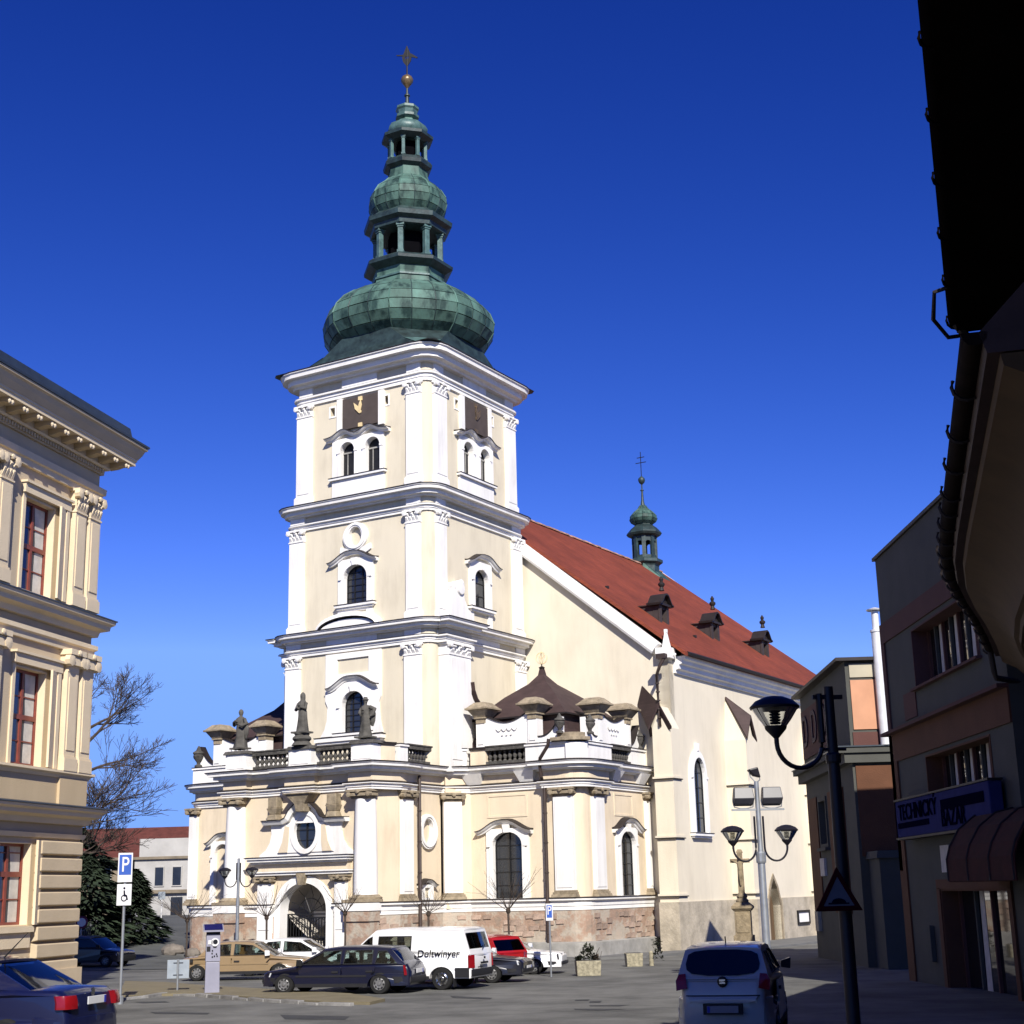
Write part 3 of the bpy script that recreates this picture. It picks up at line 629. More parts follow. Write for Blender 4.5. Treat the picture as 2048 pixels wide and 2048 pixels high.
# pilasters with brown stone capitals and bases
kw=dict(capm=STONE,style=1,basem=STONE)
def pil(fc,u0,u1): return pilaster(fc,u0,u1,1.37,5.98,6.4,.16,WHITE,.32,parent=church,**kw)
pil(FCH,-6.6,-5.6); pil(SCH,3.05,4.15); pil(SCH,8.75,9.85); pil(DIAG((-.15,.75),(1.0,BC)),.25,1.15)
pil(SW,-2.45,-1.55); pil(FRONT(.6),15.45,16.0); pil(LEFT(16.1),1.5,2.3); pil(LEFT(9.05),-2.4,-1.6)
for a in (1.0,8.78):
    q=MB(); q.lathe([(.56,1.7),(.56,2.5),(.53,4.5),(.49,5.98)],-a,-3.95,20,caps=True); o=q.build('column',WHITE,church,smooth=40)
    b=MB(); b.box(-a-.78,-a+.78,-4.75,-3.7,1.37,1.5); b.lathe([(.74,1.5),(.76,1.58),(.66,1.64),(.6,1.7)],-a,-3.95,20); b.build('column_base',STONE,o)
    capital(FRONT(-3.95),a-.5,a+.5,5.98,6.4,.45,STONE,o,1)
    b=MB(); b.box(-a-.72,-a+.72,-4.68,-3.85,.55,1.0); b.box(-a-.66,-a+.66,-4.6,-3.85,-2,.56); b.build('column_pedestal',PLINTH,o)
    b=MB(); b.box(-a-.76,-a+.76,-4.72,-3.8,1.0,1.34); b.build('column_pedestal_cap',WHITE,o)
# modillion blocks under the chapel cornice
q=MB(FCH)
for u in (-1.2,-4.2): q.add([(u-.55,.05,7.28),(u+.55,.05,7.28),(u+.35,.05,6.74),(u-.35,.05,6.74),(u-.55,.5,7.28),(u+.55,.5,7.28),(u+.35,.2,6.74),(u-.35,.2,6.74)],[(0,1,2,3),(4,5,6,7),(0,1,5,4),(1,2,6,5),(2,3,7,6),(3,0,4,7)])
q.build('cornice_bracket',WHITE,church)
q=MB(SCH)
for u in (5.3,8.2): q.add([(u-.5,.05,7.28),(u+.5,.05,7.28),(u+.32,.05,6.74),(u-.32,.05,6.74),(u-.5,.5,7.28),(u+.5,.5,7.28),(u+.32,.2,6.74),(u-.32,.2,6.74)],[(0,1,2,3),(4,5,6,7),(0,1,5,4),(1,2,6,5),(2,3,7,6),(3,0,4,7)])
q.build('cornice_bracket',WHITE,church)
# ---- portal
def uring(uc,ro,ho,ri,hi,zs,zb,n=18):
    o_=[(uc+ro,zb)]+[(uc+ro*math.cos(math.pi*i/n),zs+ho*math.sin(math.pi*i/n)) for i in range(n+1)]+[(uc-ro,zb)]
    i_=[(uc-ri,zb)]+[(uc-ri*math.cos(math.pi*i/n),zs+hi*math.sin(math.pi*i/n)) for i in range(n+1)]+[(uc+ri,zb)]
    return o_+i_
por=MB(FP); arcin=[(5.8,-1.6),(3.3,-1.6)]+[(4.55+1.25*math.cos(math.pi*i/18),1.1+1.15*math.sin(math.pi*i/18)) for i in range(19)]
arcout=[(6.2,-1.6),(2.9,-1.6)]+[(4.55+1.62*math.cos(math.pi*i/18),1.1+1.5*math.sin(math.pi*i/18)) for i in range(19)]
por.plate([arcout[0]]+arcout[1:2]+arcout[2:]+[arcout[0]][:0]+[arcin[0]]+arcin[2:][::-1]+[arcin[1]] if 0 else uring(4.55,1.72,1.55,1.36,1.2,1.1,-1.6),[],-.45,.16); por.build('portal_arch',WHITE,church,smooth=30)
q=MB(FP); q.plate([(7.3,.9),(7.3,3.05),(1.95,3.05),(1.95,.9),(2.95,.9)]+[(4.55-1.6*math.cos(math.pi*i/18),1.1+1.48*math.sin(math.pi*i/18)) for i in range(19)]+[(6.15,.9)],[],-.02,.08); q.build('portal_wall',PEACH,church)
for u0,u1 in ((2.0,2.62),(6.35,7.2)):
    q=MB(FP); q.box(u0,u1,-.05,.28,-2,2.35); q.box(u0+.1,u1-.1,.27,.31,.2,2.2); o=q.build('portal_pilaster',WHITE,church); capital(FP,u0,u1,2.3,2.62,.28,STONE,o,1)
q=MB(FP); q.box(1.78,7.5,-.05,.34,2.68,2.86); q.box(1.72,7.56,-.05,.42,2.8,2.86); q.build('portal_architrave',WHITE,church)
q=MB(FP); q.box(1.85,7.42,-.05,.3,2.86,3.2); q.build('portal_frieze',PEACH,church)
q=MB(FP); q.box(1.8,7.5,-.05,.42,3.2,3.3); q.box(1.7,7.62,-.05,.6,3.3,3.42); q.box(1.62,7.7,-.05,.68,3.42,3.5); o=q.build('portal_cornice',WHITE,church); q=MB(FP); q.box(1.58,7.74,-.05,.72,3.5,3.53); q.build('flashing',FLASH,o)
# oval window aedicule
prof=[(7.35,3.53)]
L=[(7.3,3.53),(7.25,3.65),(6.9,3.85),(6.65,4.2),(6.55,4.6),(6.6,5.0),(6.75,5.15),(5.75,5.15),(5.5,5.25),(5.25,5.6),(4.9,5.85),(4.47,5.95)]
out=L+[(4.47*2-u,z) for u,z in L[::-1][1:]]
q=MB(FP); q.plate(out,[oval(4.47,4.62,.70,.82)],-.3,.1); q.plate([(6.15,3.7),(6.0,4.3),(5.85,5.05),(3.09,5.05),(2.94,4.3),(2.79,3.7)],[oval(4.47,4.62,.72,.84)],.09,.15); q.build('portal_gable',WHITE,church,smooth=20)
for s in (1,-1):
    q=MB(FP); q.plate([(4.47+s*.95,4.9),(4.47+s*1.2,4.95),(4.47+s*1.35,4.2),(4.47+s*1.6,3.72),(4.47+s*1.05,3.72),(4.47+s*.98,4.2)],[],.14,.19); q.build('gable_panel',PEACH,church)
q=MB(FP); q.plate(oval(4.47,4.62,.88,1.0),[oval(4.47,4.62,.66,.79)],-.1,.2); q.build('oval_window',WHITE,church,smooth=30); wo_=bpy.data.objects[-1] if 0 else None
q=MB(FP); q.plate(oval(4.47,4.62,.69,.82),[],-.08,-.03); pn=q.build('oval_pane',GLASSD,church)
q=MB(FP); q.box(4.44,4.5,-.03,.02,3.84,5.4); q.box(3.83,5.1,-.03,.01,4.7,4.75); q.box(3.92,5.02,-.03,.01,4.24,4.27); q.build('muntins',IRON,pn)
gp=[(6.95,5.2),(5.75,5.2),(5.5,5.3),(5.28,5.62),(4.95,5.9),(4.47,6.02)]; gp=gp+[(8.94-u,z) for u,z in gp[::-1][1:]]
q=MB(FP); q.sweepf(gp[::-1],[(-.18,-.05),(-.18,.3),(0,.42),(0,-.05)]); o=q.build('gable_cornice',WHITE,church); q=MB(FP); q.sweepf(gp[::-1],[(.002,-.05),(.002,.45),(.04,.45),(.04,-.05)]); q.build('flashing',FLASH,o)
for u in (6.25,2.72):
    q=MB(FP); q.taper(u-.3,u+.3,-.02,.5,5.24,5.5,.06); q.add([(u-.2,0,5.5),(u+.2,0,5.5),(u+.2,.4,5.5),(u-.2,.4,5.5),(u-.33,0,5.8),(u+.33,0,5.8),(u+.33,.5,5.8),(u-.33,.5,5.8)],[(0,1,2,3),(4,5,6,7),(0,1,5,4),(1,2,6,5),(2,3,7,6),(3,0,4,7)]); q.box(u-.27,u+.27,0,.44,5.8,6.3); q.build('portal_vase',STONE,church,bevel=.03)
q=MB(FP); q.add([(4.2,0,5.55),(4.7,0,5.55),(4.7,.6,5.55),(4.2,.6,5.55),(4.15,0,5.9),(4.75,0,5.9),(4.75,.66,5.9),(4.15,.66,5.9),(3.75,0,6.35),(5.2,0,6.35),(5.2,.8,6.35),(3.75,.8,6.35)],[(0,1,2,3),(0,1,5,4),(1,2,6,5),(2,3,7,6),(3,0,4,7),(4,5,9,8),(5,6,10,9),(6,7,11,10),(7,4,8,11),(8,9,10,11)]); q.box(3.65,5.3,-.05,.88,6.35,6.42); q.build('cartouche_console',STONE,church,bevel=.03)
q=MB(FP); q.plate([(4.4,2.2),(4.72,2.2),(4.85,2.75),(4.27,2.75)],[],.05,.36); q.build('keystone',STONE,church,bevel=.02)
# porch interior and gate
q=MB(FP); inn=[(6.3,-1.6),(2.8,-1.6)]+[(4.55+1.75*math.cos(math.pi*i/14),1.1+1.55*math.sin(math.pi*i/14)) for i in range(15)]
nI=len(inn)
q.add([(u,-.4,z) for u,z in inn]+[(u,-2.1,z) for u,z in inn],[[i,(i+1)%nI,(i+1)%nI+nI,i+nI] for i in range(nI)]+[list(range(nI,2*nI))]); q.build('porch_vault',mat('porch_plaster',(.5,.46,.4),.9,.1,1),church)  # vault kept shallow so sun reaches its back wall
q=MB(FP); q.plate(rect(3.5,5.6,-1.5,1.0),[],-2.05,-2.0); q.build('bright_view_panel',WHITE,church)  # added white panel standing in for the sunlit view beyond the gate
gt=MB(FP)
for k in range(17):
    u=3.22+2.66*k/16; d0=-.42
    top=.9 if k in (0,8,16) else (.75-.1*abs(math.sin(k)))
    r=.035 if k in (0,8,16) else .017
    gt.box(u-r,u+r,d0-r,d0+r,-1.5,top)
for z in (-1.3,-.15,.72,.88): gt.box(3.2,5.9,-.445,-.4,z-.03,z+.03)
gt.tube([(5.7,-.42,.85),(3.95,-.42,-.2)],.035,4)
for c in (3.95,5.15):
    gt.tube([(c+.42*math.cos(math.pi*i/8),-.42,.0+.7*math.sin(math.pi*i/8)) for i in range(9)],.025,4)
    for z in (-1.0,-.8,-.6,-.4): gt.box(c-.55,c+.55,-.435,-.405,z-.012,z+.012)
for k in range(5):
    a=math.pi*(k+.5)/5; gt.tube([(4.55,-.42,.95),(4.55+.75*math.cos(a+.2),-.42,1.1+.65*math.sin(a)),(4.55+1.2*math.cos(a),-.42,1.1+1.08*math.sin(a))],.018,4)
gt.tube([(4.55+.7*math.cos(math.pi*i/10),-.42,1.0+.6*math.sin(math.pi*i/10)) for i in range(11)],.02,4)
gt.build('wrought_iron_gate',IRON,church)
# ---- balustrade and parapets at z 7.65..8.6
def seg(u0,u1,fc,m,name='parapet',d0=-.45,d1=-.02,z0=7.62,z1=8.45,cap=True):
    q=MB(fc); q.box(u0,u1,d0,d1,z0,z1); o=q.build(name,m,church)
    if cap: q=MB(fc); q.box(u0-.03,u1+.03,d0-.06,d1+.07,z1,z1+.1); q.build('coping',FLASH if m is not WHITE else WHITE,o); q=MB(fc); q.box(u0-.05,u1+.05,d0-.08,d1+.09,z1+.1,z1+.135); q.build('flashing',FLASH,o)
    return o
bal0=None
def balusters(u0,u1,fc,n):
    q=MB(fc); q.box(u0,u1,-.42,-.02,7.62,7.86); q.box(u0,u1,-.46,.03,8.38,8.56); q.box(u0,u1,-.49,.07,8.56,8.62); o=q.build('balustrade',DARKSTONE,church)
    first=None
    for k in range(n):
        u=u0+(u1-u0)*(k+.5)/n; x,y,_=fc(u,-.22,0)
        if first is None:
            q=MB(); q.lathe([(.09,7.86),(.09,7.91),(.05,7.95),(.115,8.06),(.115,8.12),(.055,8.24),(.06,8.28),(.09,8.32),(.09,8.38)],n=8); first=q.build('baluster',DARKSTONE,o,smooth=50); first.location=(x,y,0)
        else: inst(first,o,(x,y,0))
balusters(1.75,3.95,FP,8); balusters(5.65,7.9,FP,8); balusters(-1.85,.25,SW,8); balusters(-4.05,-1.8,FCH,8); balusters(5.45,7.55,SCH,8)
def pedestal(u0,u1,fc,d1=.35,name='balustrade_pedestal'):
    q=MB(fc); q.box(u0,u1,-.5,d1,7.62,8.5); q.box(u0+.12,u1-.12,d1-.01,d1+.03,7.8,8.4); q.box(u0-.07,u1+.07,-.55,d1+.06,7.62,7.74); o=q.build(name,WHITE,church)
    q=MB(fc); q.taper(u0-.12,u1+.12,-.6,d1+.12,8.5,8.66,.1); q.build('pedestal_cap',DARKSTONE,o)
pedestal(.35,1.62,FP,.38); pedestal(4.1,5.45,FP,.25); pedestal(8.0,9.3,FP,.38)
seg(.0,1.2,DIAG((-.45,-4.05),(.0,-2.7)),PEACH); seg(-2.5,-1.85,SW,WHITE,d1=.05); seg(.25,.95,SW,WHITE); seg(0.,1.34,DIAG((-.15,.95),(.9,BC)),WHITE); seg(-1.8,-.9,FCH,PEACH)
seg(-6.3,-4.05,FCH,WHITE); seg(2.7,5.45,SCH,WHITE); seg(7.55,10.6,SCH,WHITE)
q=MB(); q.prism(arc(6.35,2.7,.78,-90,0)+[(5.9,3.2)],7.62,8.5); q.build('parapet',WHITE,church,smooth=40)
seg(9.2,16.0,FRONT(.6),WHITE); seg(.8,8,LEFT(16.1),WHITE); seg(-2.6,.6,LEFT(9.05),WHITE)
# terrace roofs
q=MB(); q.prism([(x,y) for x,y in PL if y<8.9]+[(7.0,9.15),(-16.1,9.15)] if 0 else [(-16,9),(-16,1.3),(-15.3,.7),(-9,.7),(-9,-2.6),(-8.6,-3.8),(-.7,-3.8),(-.25,-2.6),(-.25,1.1),(.9,2.2),(6.2,2.2),(6.9,2.9),(6.9,9.1)],7.5,7.66); q.build('terrace_roof',FLASH,church)
# attic with stone capped posts over both chapels
def urn(fcT,u,d,z,h=.95,r=.26,parent=None):
    x,y,_=fcT(u,d,0); k=h/.95
    q=MB(); q.lathe([(.7*r,z),(.7*r,z+.08*k),(.3*r,z+.14*k),(.35*r,z+.22*k),(.95*r,z+.42*k),(1.0*r,z+.52*k),(.85*r,z+.56*k),(1.05*r,z+.60*k),(1.05*r,z+.66*k),(.5*r,z+.75*k),(.3*r,z+.86*k),(.12*r,z+.95*k)],x,y,12); return q.build('urn',DARKSTONE,parent or church,smooth=35)
def post(fc,u,w=.52,z0=8.58,cw=1.3):
    q=MB(fc); q.box(u-w/2,u+w/2,-.6,-.02,z0,9.75); q.box(u-w*.3,u+w*.3,-.03,.02,z0+.15,9.6); o=q.build('attic_post',WHITE,church)
    c=MB(fc); c.box(u-w*.48,u+w*.48,-.62,.03,9.75,10.02); c.box(u-w*.62,u+w*.62,-.7,.1,9.98,10.06)
    a,b=u-w*.6,u+w*.6; A_,B_=u-cw*.5,u+cw*.5
    c.add([(a,.08,10.06),(b,.08,10.06),(b,-.68,10.06),(a,-.68,10.06),(A_+.1,.34,10.42),(B_-.1,.34,10.42),(B_-.1,-.9,10.42),(A_+.1,-.9,10.42)],[(0,1,2,3),(4,5,6,7),(0,1,5,4),(1,2,6,5),(2,3,7,6),(3,0,4,7)])
    c.box(A_,B_,-1.0,.44,10.42,10.52); c.add([(A_+.05,.4,10.52),(B_-.05,.4,10.52),(B_-.05,-.95,10.52),(A_+.05,-.95,10.52),(u-.3,.1,10.8),(u+.3,.1,10.8),(u+.3,-.65,10.8),(u-.3,-.65,10.8)],[(0,1,5,4),(1,2,6,5),(2,3,7,6),(3,0,4,7),(4,5,6,7)])
    c.build('post_cap',STONE,o,bevel=.02)
def scoop(fc,u0,u1,za,zb,zm,name='attic_wall',orn=True):
    top=[]
    for i in range(13):
        t=i/12; z=(za+(zb-za)*t)-(((za+zb)/2-zm)*math.sin(math.pi*t)); top.append((u1+(u0-u1)*t,z))
    q=MB(fc); q.plate([(u0,8.58),(u1,8.58)]+top,[],-.4,-.1); o=q.build(name,WHITE,church,smooth=25)
    q=MB(fc); q.sweepf(top[::-1],[(-.02,-.45),(-.02,-.04),(.03,-.04),(.03,-.45)]); q.build('flashing',FLASH,o)
    if orn:
        uc=(u0+u1)/2; q=MB(fc)
        for k in range(4):
            c=uc-.45+.3*k; q.tube([(c-.14+.28*i/6,-.06,9.45-.14*math.sin(math.pi*i/6)) for i in range(7)],.035,5)
        for k in range(3): q.lathe_y([(.05,-.1),(.05,-.03)],uc-.25+.25*k,9.12,6)
        q.build('garland_relief',WHITE,o)
FA=FRONT(BC+.05); SA=SIDE(-6.95)
post(FA,-1.5); post(FA,-4.45); post(SA,4.45); post(SA,7.5)
scoop(FA,-4.2,-1.75,10.1,10.15,9.72); scoop(SA,4.7,7.25,10.1,10.1,9.75); scoop(FA,-6.0,-4.7,8.9,9.8,9.05,orn=False); scoop(SA,2.9,4.2,9.8,8.9,9.05,orn=False) if 0 else scoop(SA,3.1,4.2,8.9,9.8,9.05,orn=False)
q=MB(); q.prism(arc(6.35,2.7,.95,-90,0)+[(5.6,3.4),(5.6,1.75)],8.58,8.75); q.prism(arc(6.3,2.75,.7,-90,0)+[(5.8,3.2),(5.8,2.1)],8.75,8.98); q.build('corner_plinth',STONE,church,bevel=.02)
urn(FA,-6.0,.05,8.95); urn(SA,3.35,.0,8.95); urn(SA,8.9,-.1,8.6,1.0)
scoop(SA,7.75,8.8,9.8,8.7,9.0,orn=False)
for u in (14.45,11.3): post(FRONT(.75),u)
scoop(FRONT(.75),11.55,14.2,10.1,10.1,9.7); scoop(FRONT(.75),14.7,15.7,9.7,8.7,9.0,orn=False); urn(FRONT(.75),15.75,.0,8.6,1.15,.3); post(LEFT(16.0),4.45); post(LEFT(16.0),1.9) if 0 else None
scoop(LEFT(15.9),2.2,4.2,8.9,9.9,9.0,orn=False)
# chapel roofs
def chapel_roof(a0,a1,b0,b1,apex,ball=True):
    o=bpy.data.objects.new('chapel_roof',None); COL.objects.link(o); o.parent=church
    x0,x1=-a1,-a0; ax,ay,az=-apex[0],apex[1],apex[2]
    def rg(k,z): return [(ax+(x-ax)*k,ay+(y-ay)*k,z) for x,y in ((x0,b0),(x1,b0),(x1,b1),(x0,b1))]
    q=MB(); q.loft([rg(1.02,10.02),rg(1.0,10.08),rg(.55,az-1.55),rg(.2,az-.85),rg(.06,az-.4),rg(.035,az-.05)]); q.build('hipped_roof',ROOFDARK,o)
    q=MB(); q.loft([rg(1.12,8.3),rg(1.06,8.7),rg(.96,9.3),rg(.93,9.8),rg(.97,10.03)]); q.build('mansard_skirt',ROOFDARK,o)
    q=MB(); q.loft([rg(1.04,9.97),rg(1.04,10.05)]); q.build('eave_gutter',FLASH,o)
    if ball:
        q=MB(); q.lathe([(.1,az-.1),(.17,az),(.1,az+.04),(.03,az+.08),(.03,az+.2)],ax,ay,8); q.build('finial_base',FLASH,o)
        q=MB()
        for k in range(4): 
            a=math.pi*k/4; q.tube([(ax+.3*math.cos(t)*math.cos(a),ay+.3*math.cos(t)*math.sin(a),az+.48+.3*math.sin(t)) for t in [2*math.pi*i/14 for i in range(15)]],.012,4)
        q.tube([(ax,ay,az+.1),(ax,ay,az+.85)],.02,4); q.tube([(ax-.2,ay,az+.6),(ax,ay,az+.45),(ax+.2,ay,az+.62)],.02,4); q.build('gilded_wire_ball',GOLD,o)
chapel_roof(-5.85,-.6,2.9,8.6,(-3.2,5.4,12.75)); chapel_roof(9.9,15.2,1.5,7.5,(12.6,4.4,12.6),False)
# ---- nave
SLP=.77
gw=MB(FRONT(9.2)); gw.plate([(-8.55,-2),(13.2,-2),(13.2,17.3),(4.6,24.0),(-8.55,13.2)],[],-.5,0); gw.build('gable_wall',CREAM,church)
cop=[(-8.2,13.62),(4.6,24.1)]
q=MB(FRONT(9.2)); q.sweepf([(4.6,24.3),(-8.15,13.92)],[(-.0,-.6),(-.0,.3),(.14,.36),(.5,.36),(.62,.3),(.62,-.6)] ); 
coping=q.build('gable_coping',WHITE,church)
q=MB(FRONT(9.2)); q.sweepf([(-8.15,13.92+.02),(4.6,24.32)],[(-.66,.0),(-.66,.2),(-.6,.24),(-.6,.0)]); q.build('coping_drip',FLASH,coping)
q=MB(FRONT(9.2)); q.box(-8.78,-8.0,-.45,.36,13.15,13.7); q.taper(-8.66,-8.32,-.2,.2,13.7,14.55,.13); q.box(-8.56,-8.42,-.08,.08,14.5,14.68); q.build('kneeler',WHITE,coping)
SN=SIDE(-8.55)
wn,hn=window(SN,12.05,.72,4.4,7.25,8.25,fw=.34,top=8.55,grid=(2,5),proud=.12,depth=.1,outer=arch(12.05,1.08,4.28,7.2,8.65))
k=MB(SN); k.plate([(11.95,8.6),(12.15,8.6),(12.22,9.0),(11.88,9.0)],[],-.02,.16); k.build('keystone',WHITE,wn)
dh=[(20.9,-2+.01),(22.7,-2+.01),(22.7,.6),(22.3,1.5),(21.8,2.1),(21.3,1.5),(20.9,.6)]
q=MB(SN); q.plate(rect(9.2,37,-2,13.0),[hn,dh],-.6,0); q.build('nave_wall',CREAM,church)
q=MB(SN); q.plate([(20.7,-1.9),(22.9,-1.9),(22.9,.6),(22.45,1.65),(21.8,2.35),(21.15,1.65),(20.7,.6)],[[(p[0],max(p[1],-1.88)) for p in dh]],-.55,.06); dr_=q.build('pointed_doorway',STONE,church)
q=MB(SN); q.plate([(20.95,-1.9),(22.65,-1.9),(22.65,.6),(22.25,1.45),(21.8,2.0),(21.35,1.45),(20.95,.6)],[],-.5,-.42); q.build('door_leaf',mat('oak_door',(.12,.075,.04),.7,.25,2,streak=6),dr_)
q=MB(BACK(37.0)); q.plate([(-8.55,-2),(13.2,-2),(13.2,17.3),(4.6,24.0),(-8.55,13.2)],[],-.5,0); q.build('gable_wall',CREAM,church)
q=MB(LEFT(13.2)); q.plate(rect(9.2,37,-2,17.3),[],-.5,0); q.build('nave_wall',CREAM,church)
q=MB(); q.sweep([(8.55,9.75),(8.55,37.1)],[(-.1,12.45),(.12,12.45),(.14,12.6),(.32,12.66),(.34,12.86),(.5,12.92),(.55,13.08),(.7,13.14),(.75,13.3),(-.1,13.3)]); q.build('eaves_cornice',WHITE,church)
q=MB(); q.sweep([(8.55,9.75),(8.55,37.1)],[(.5,13.3),(.92,13.3),(.98,13.42),(.9,13.5),(.5,13.5)]); q.build('gutter',FLASH,church)
q=MB()
for a0,sgn in ((-9.42,1),(13.7,-1)):
    z0=24.25-SLP*abs(4.6-a0); 
    q.add([(-a0,9.4,z0),(-a0,37.3,z0),(-4.6,37.3,24.25),(-4.6,9.4,24.25),(-a0,9.4,z0-.2),(-a0,37.3,z0-.2),(-4.6,37.3,24.05),(-4.6,9.4,24.05)],[(0,1,2,3),(4,5,6,7),(0,1,5,4),(1,2,6,5),(2,3,7,6),(3,0,4,7)])
roof=q.build('nave_roof',ROOFRED,church)
rt=None
for k in range(62):
    y=9.6+k*.445
    if rt is None:
        q=MB(); q.loft([[(.17*math.cos(R(180*i/5)),yy,.13*math.sin(R(180*i/5))*1.2) for i in range(6)] for yy in (0,.43)]); rt=q.build('ridge_tile',mat('mortared_ridge_tile',(.34,.20,.15),.9,.4,5,rand=.35),roof); rt.location=(-4.6,y,24.2)
    else: inst(rt,roof,(-4.6,y,24.2+random.uniform(-.015,.02)),(random.uniform(-.02,.02),0,random.uniform(-.05,.05)))
q=MB(); q.box(8.45,8.95,9.3,9.34,13.3,13.4)
q.add([(9.5,37.28,13.0),(4.6-9.2,37.28,24.28),(4.6-9.2,37.36,24.28),(9.5,37.36,13.0),(9.5,37.28,12.85),(-4.6,37.28,24.1),(-4.6,37.36,24.1),(9.5,37.36,12.85)],[(0,1,2,3),(4,5,6,7),(0,1,5,4),(1,2,6,5),(2,3,7,6),(3,0,4,7)]); q.build('verge_trim',WHITE,roof)
q=MB()
for a,b in ((-6.9,16.5),(-3.5,12.5)):
    z=24.25-SLP*(4.6-a); q.box(-a-.08,-a+.08,b-.1,b+.1,z-.02,z+.12)
q.build('snow_hook',FLASH,roof)
# plinth of nave
q=MB(SN); q.box(9.2,20.72,-.1,.10,-2,1.0); q.box(22.88,37,-.1,.10,-2,1.0); q.build('nave_plinth',PLINTHN,church)
# buttresses with pitched tile roofs
def buttress(fcs,uc,hw,d,ze,zp,drop,zg=1.0,apex=None):
    q=MB(fcs); q.box(uc-hw,uc+hw,-.1,d,-2,ze); q.plate([(uc-hw,ze),(uc+hw,ze),(uc,zp)],[],-.1,d); o=q.build('buttress',CREAM,church)
    q=MB(fcs); q.box(uc-hw-.02,uc+hw+.02,-.1,d+.10,-2,zg); q.build('buttress_plinth',PLINTHN,o)
    for z in (1.3,4.1,7.0):
        if z<ze: q=MB(fcs); q.box(uc-hw-.06,uc+hw+.06,-.1,d+.09,z,z+.1); q.build('string_course',CREAM,o); q=MB(fcs); q.box(uc-hw-.08,uc+hw+.08,-.1,d+.12,z-.05,z+.0); q.build('flashing',FLASH,o)
    ap=apex or (uc,0,zp+drop); e=.12
    for sg in (-1,1):
        pf=(uc,d+.16,zp); ef=(uc+sg*(hw+e),d+.16,ze-.08); w0=ap; w1=(ap[0]+sg*.12,0,ap[2]-.05) if not apex else ((ap[0]-.28*0+sg*.3,0,ze+.1+ (1.2 if sg>0 else -.4)))
        P_=[pf,ef,w1,w0]; up=(0,.02,.13); q=MB(fcs); q.add([tuple(p) for p in P_]+[(p[0]+sg*.02,p[1]+.02,p[2]+.12) for p in P_],[(0,1,2,3),(4,5,6,7),(0,1,5,4),(1,2,6,5),(2,3,7,6),(3,0,4,7)]); q.build('buttress_roof',ROOFDARK,o)
    q=MB(fcs); q.add([(uc-hw,d-.01,ze),(uc+hw,d-.01,ze),(uc,d-.01,zp-.04),(ap[0]-.1,-.05,ap[2]-.1),(ap[0]+.1,-.05,ap[2]-.1),(uc-hw,-.05,ze),(uc+hw,-.05,ze)],[(0,1,2),(0,2,3,5),(1,6,4,2),(2,4,3),(0,5,6,1),(3,4,6,5)]); q.build('buttress_top',CREAM,o)
buttress(FRONT(9.2),-8.4,.52,.9,9.5,10.62,1.2,apex=(-7.0,0,11.75))
for b_ in (16.5,28.6,34.0): buttress(SN,b_,.55,1.25,9.4,10.62,1.15)
# dormers
DORM=mat('brown_sheet_cladding',(.045,.034,.032),.7,.2,2)
for b in (14.1,21.2,29.2):
    D=bpy.data.objects.new('dormer',None); COL.objects.link(D); D.parent=church
    def fd(u,d,z,b=b): return (6.0+d,b+u*1.05,z-.12)
    q=MB(fd); q.plate(rect(-.52,.52,15.7,17.15),[rect(-.28,.28,15.98,16.85)],-.25,.12); q.box(-.56,-.3,.1,.2,15.8,17.1); q.box(.3,.56,.1,.2,15.8,17.1)
    q.add([(-.52,.14,15.95),(.52,.14,15.95),(.66,.55,15.42),(-.66,.55,15.42),(-.52,-.2,15.95),(.52,-.2,15.95),(.66,-.2,15.42),(-.66,-.2,15.42)],[(0,1,2,3),(4,5,6,7),(0,1,5,4),(1,2,6,5),(2,3,7,6),(3,0,4,7)]); q.build('dormer_front',DORM,D)
    q=MB(fd); q.plate(rect(-.3,.3,15.95,16.9),[],-.12,-.08); q.build('dormer_pane',GLASSD,D)
    q=MB(fd); q.box(-.025,.025,-.08,-.02,15.98,16.85); q.box(-.28,.28,-.08,-.03,16.4,16.44); q.build('muntins',PIPEM,D)
    q=MB(fd)
    for s in (-.5,.46): q.add([(s,-.1,15.6),(s,-.1,17.05),(s,-2.1,17.05),(s+.04,-.1,15.6),(s+.04,-.1,17.05),(s+.04,-2.1,17.05)],[(0,1,2),(3,4,5),(0,1,4,3),(1,2,5,4),(2,0,3,5)])
    q.build('dormer_cheek',DORM,D)
    q=MB(fd); q.add([(-.6,.0,17.03),(.6,.0,17.03),(.6,-2.5,17.08),(-.6,-2.5,17.08),(-.6,0,17.08),(0,0,17.2),(.6,0,17.08),(-.6,-2.5,17.13),(0,-2.5,17.22),(.6,-2.5,17.13)],[(0,1,2,3),(4,5,8,7),(5,6,9,8),(0,4,7,3),(1,2,9,6),(0,1,6,5,4),(2,3,7,8,9)]); q.build('dormer_saddle',ROOFDARK,D)
    hd_=[(-.82,17.14),(-.62,17.2),(-.45,17.42),(-.25,17.66),(0,17.74),(.25,17.66),(.45,17.42),(.62,17.2),(.82,17.14)]
    q=MB(fd); q.plate([(-.6,17.14),(.6,17.14),(.43,17.38),(.24,17.58),(0,17.66),(-.24,17.58),(-.43,17.38)],[],-.45,.18); q.sweepf(hd_[::-1],[(-.0,-.5),(-.0,.42),(.09,.42),(.09,-.5)]); q.box(-.78,.78,-.4,.34,17.02,17.15); q.build('dormer_hood',FLASH,D)
    q=MB(); x,y,_=fd(0,.1,0); q.lathe([(.16,17.8),(.1,18.0),(.2,18.12),(.2,18.2),(.08,18.3),(.13,18.45),(.03,18.62)],x,y,8); q.build('dormer_finial',FLASH,D,smooth=40)
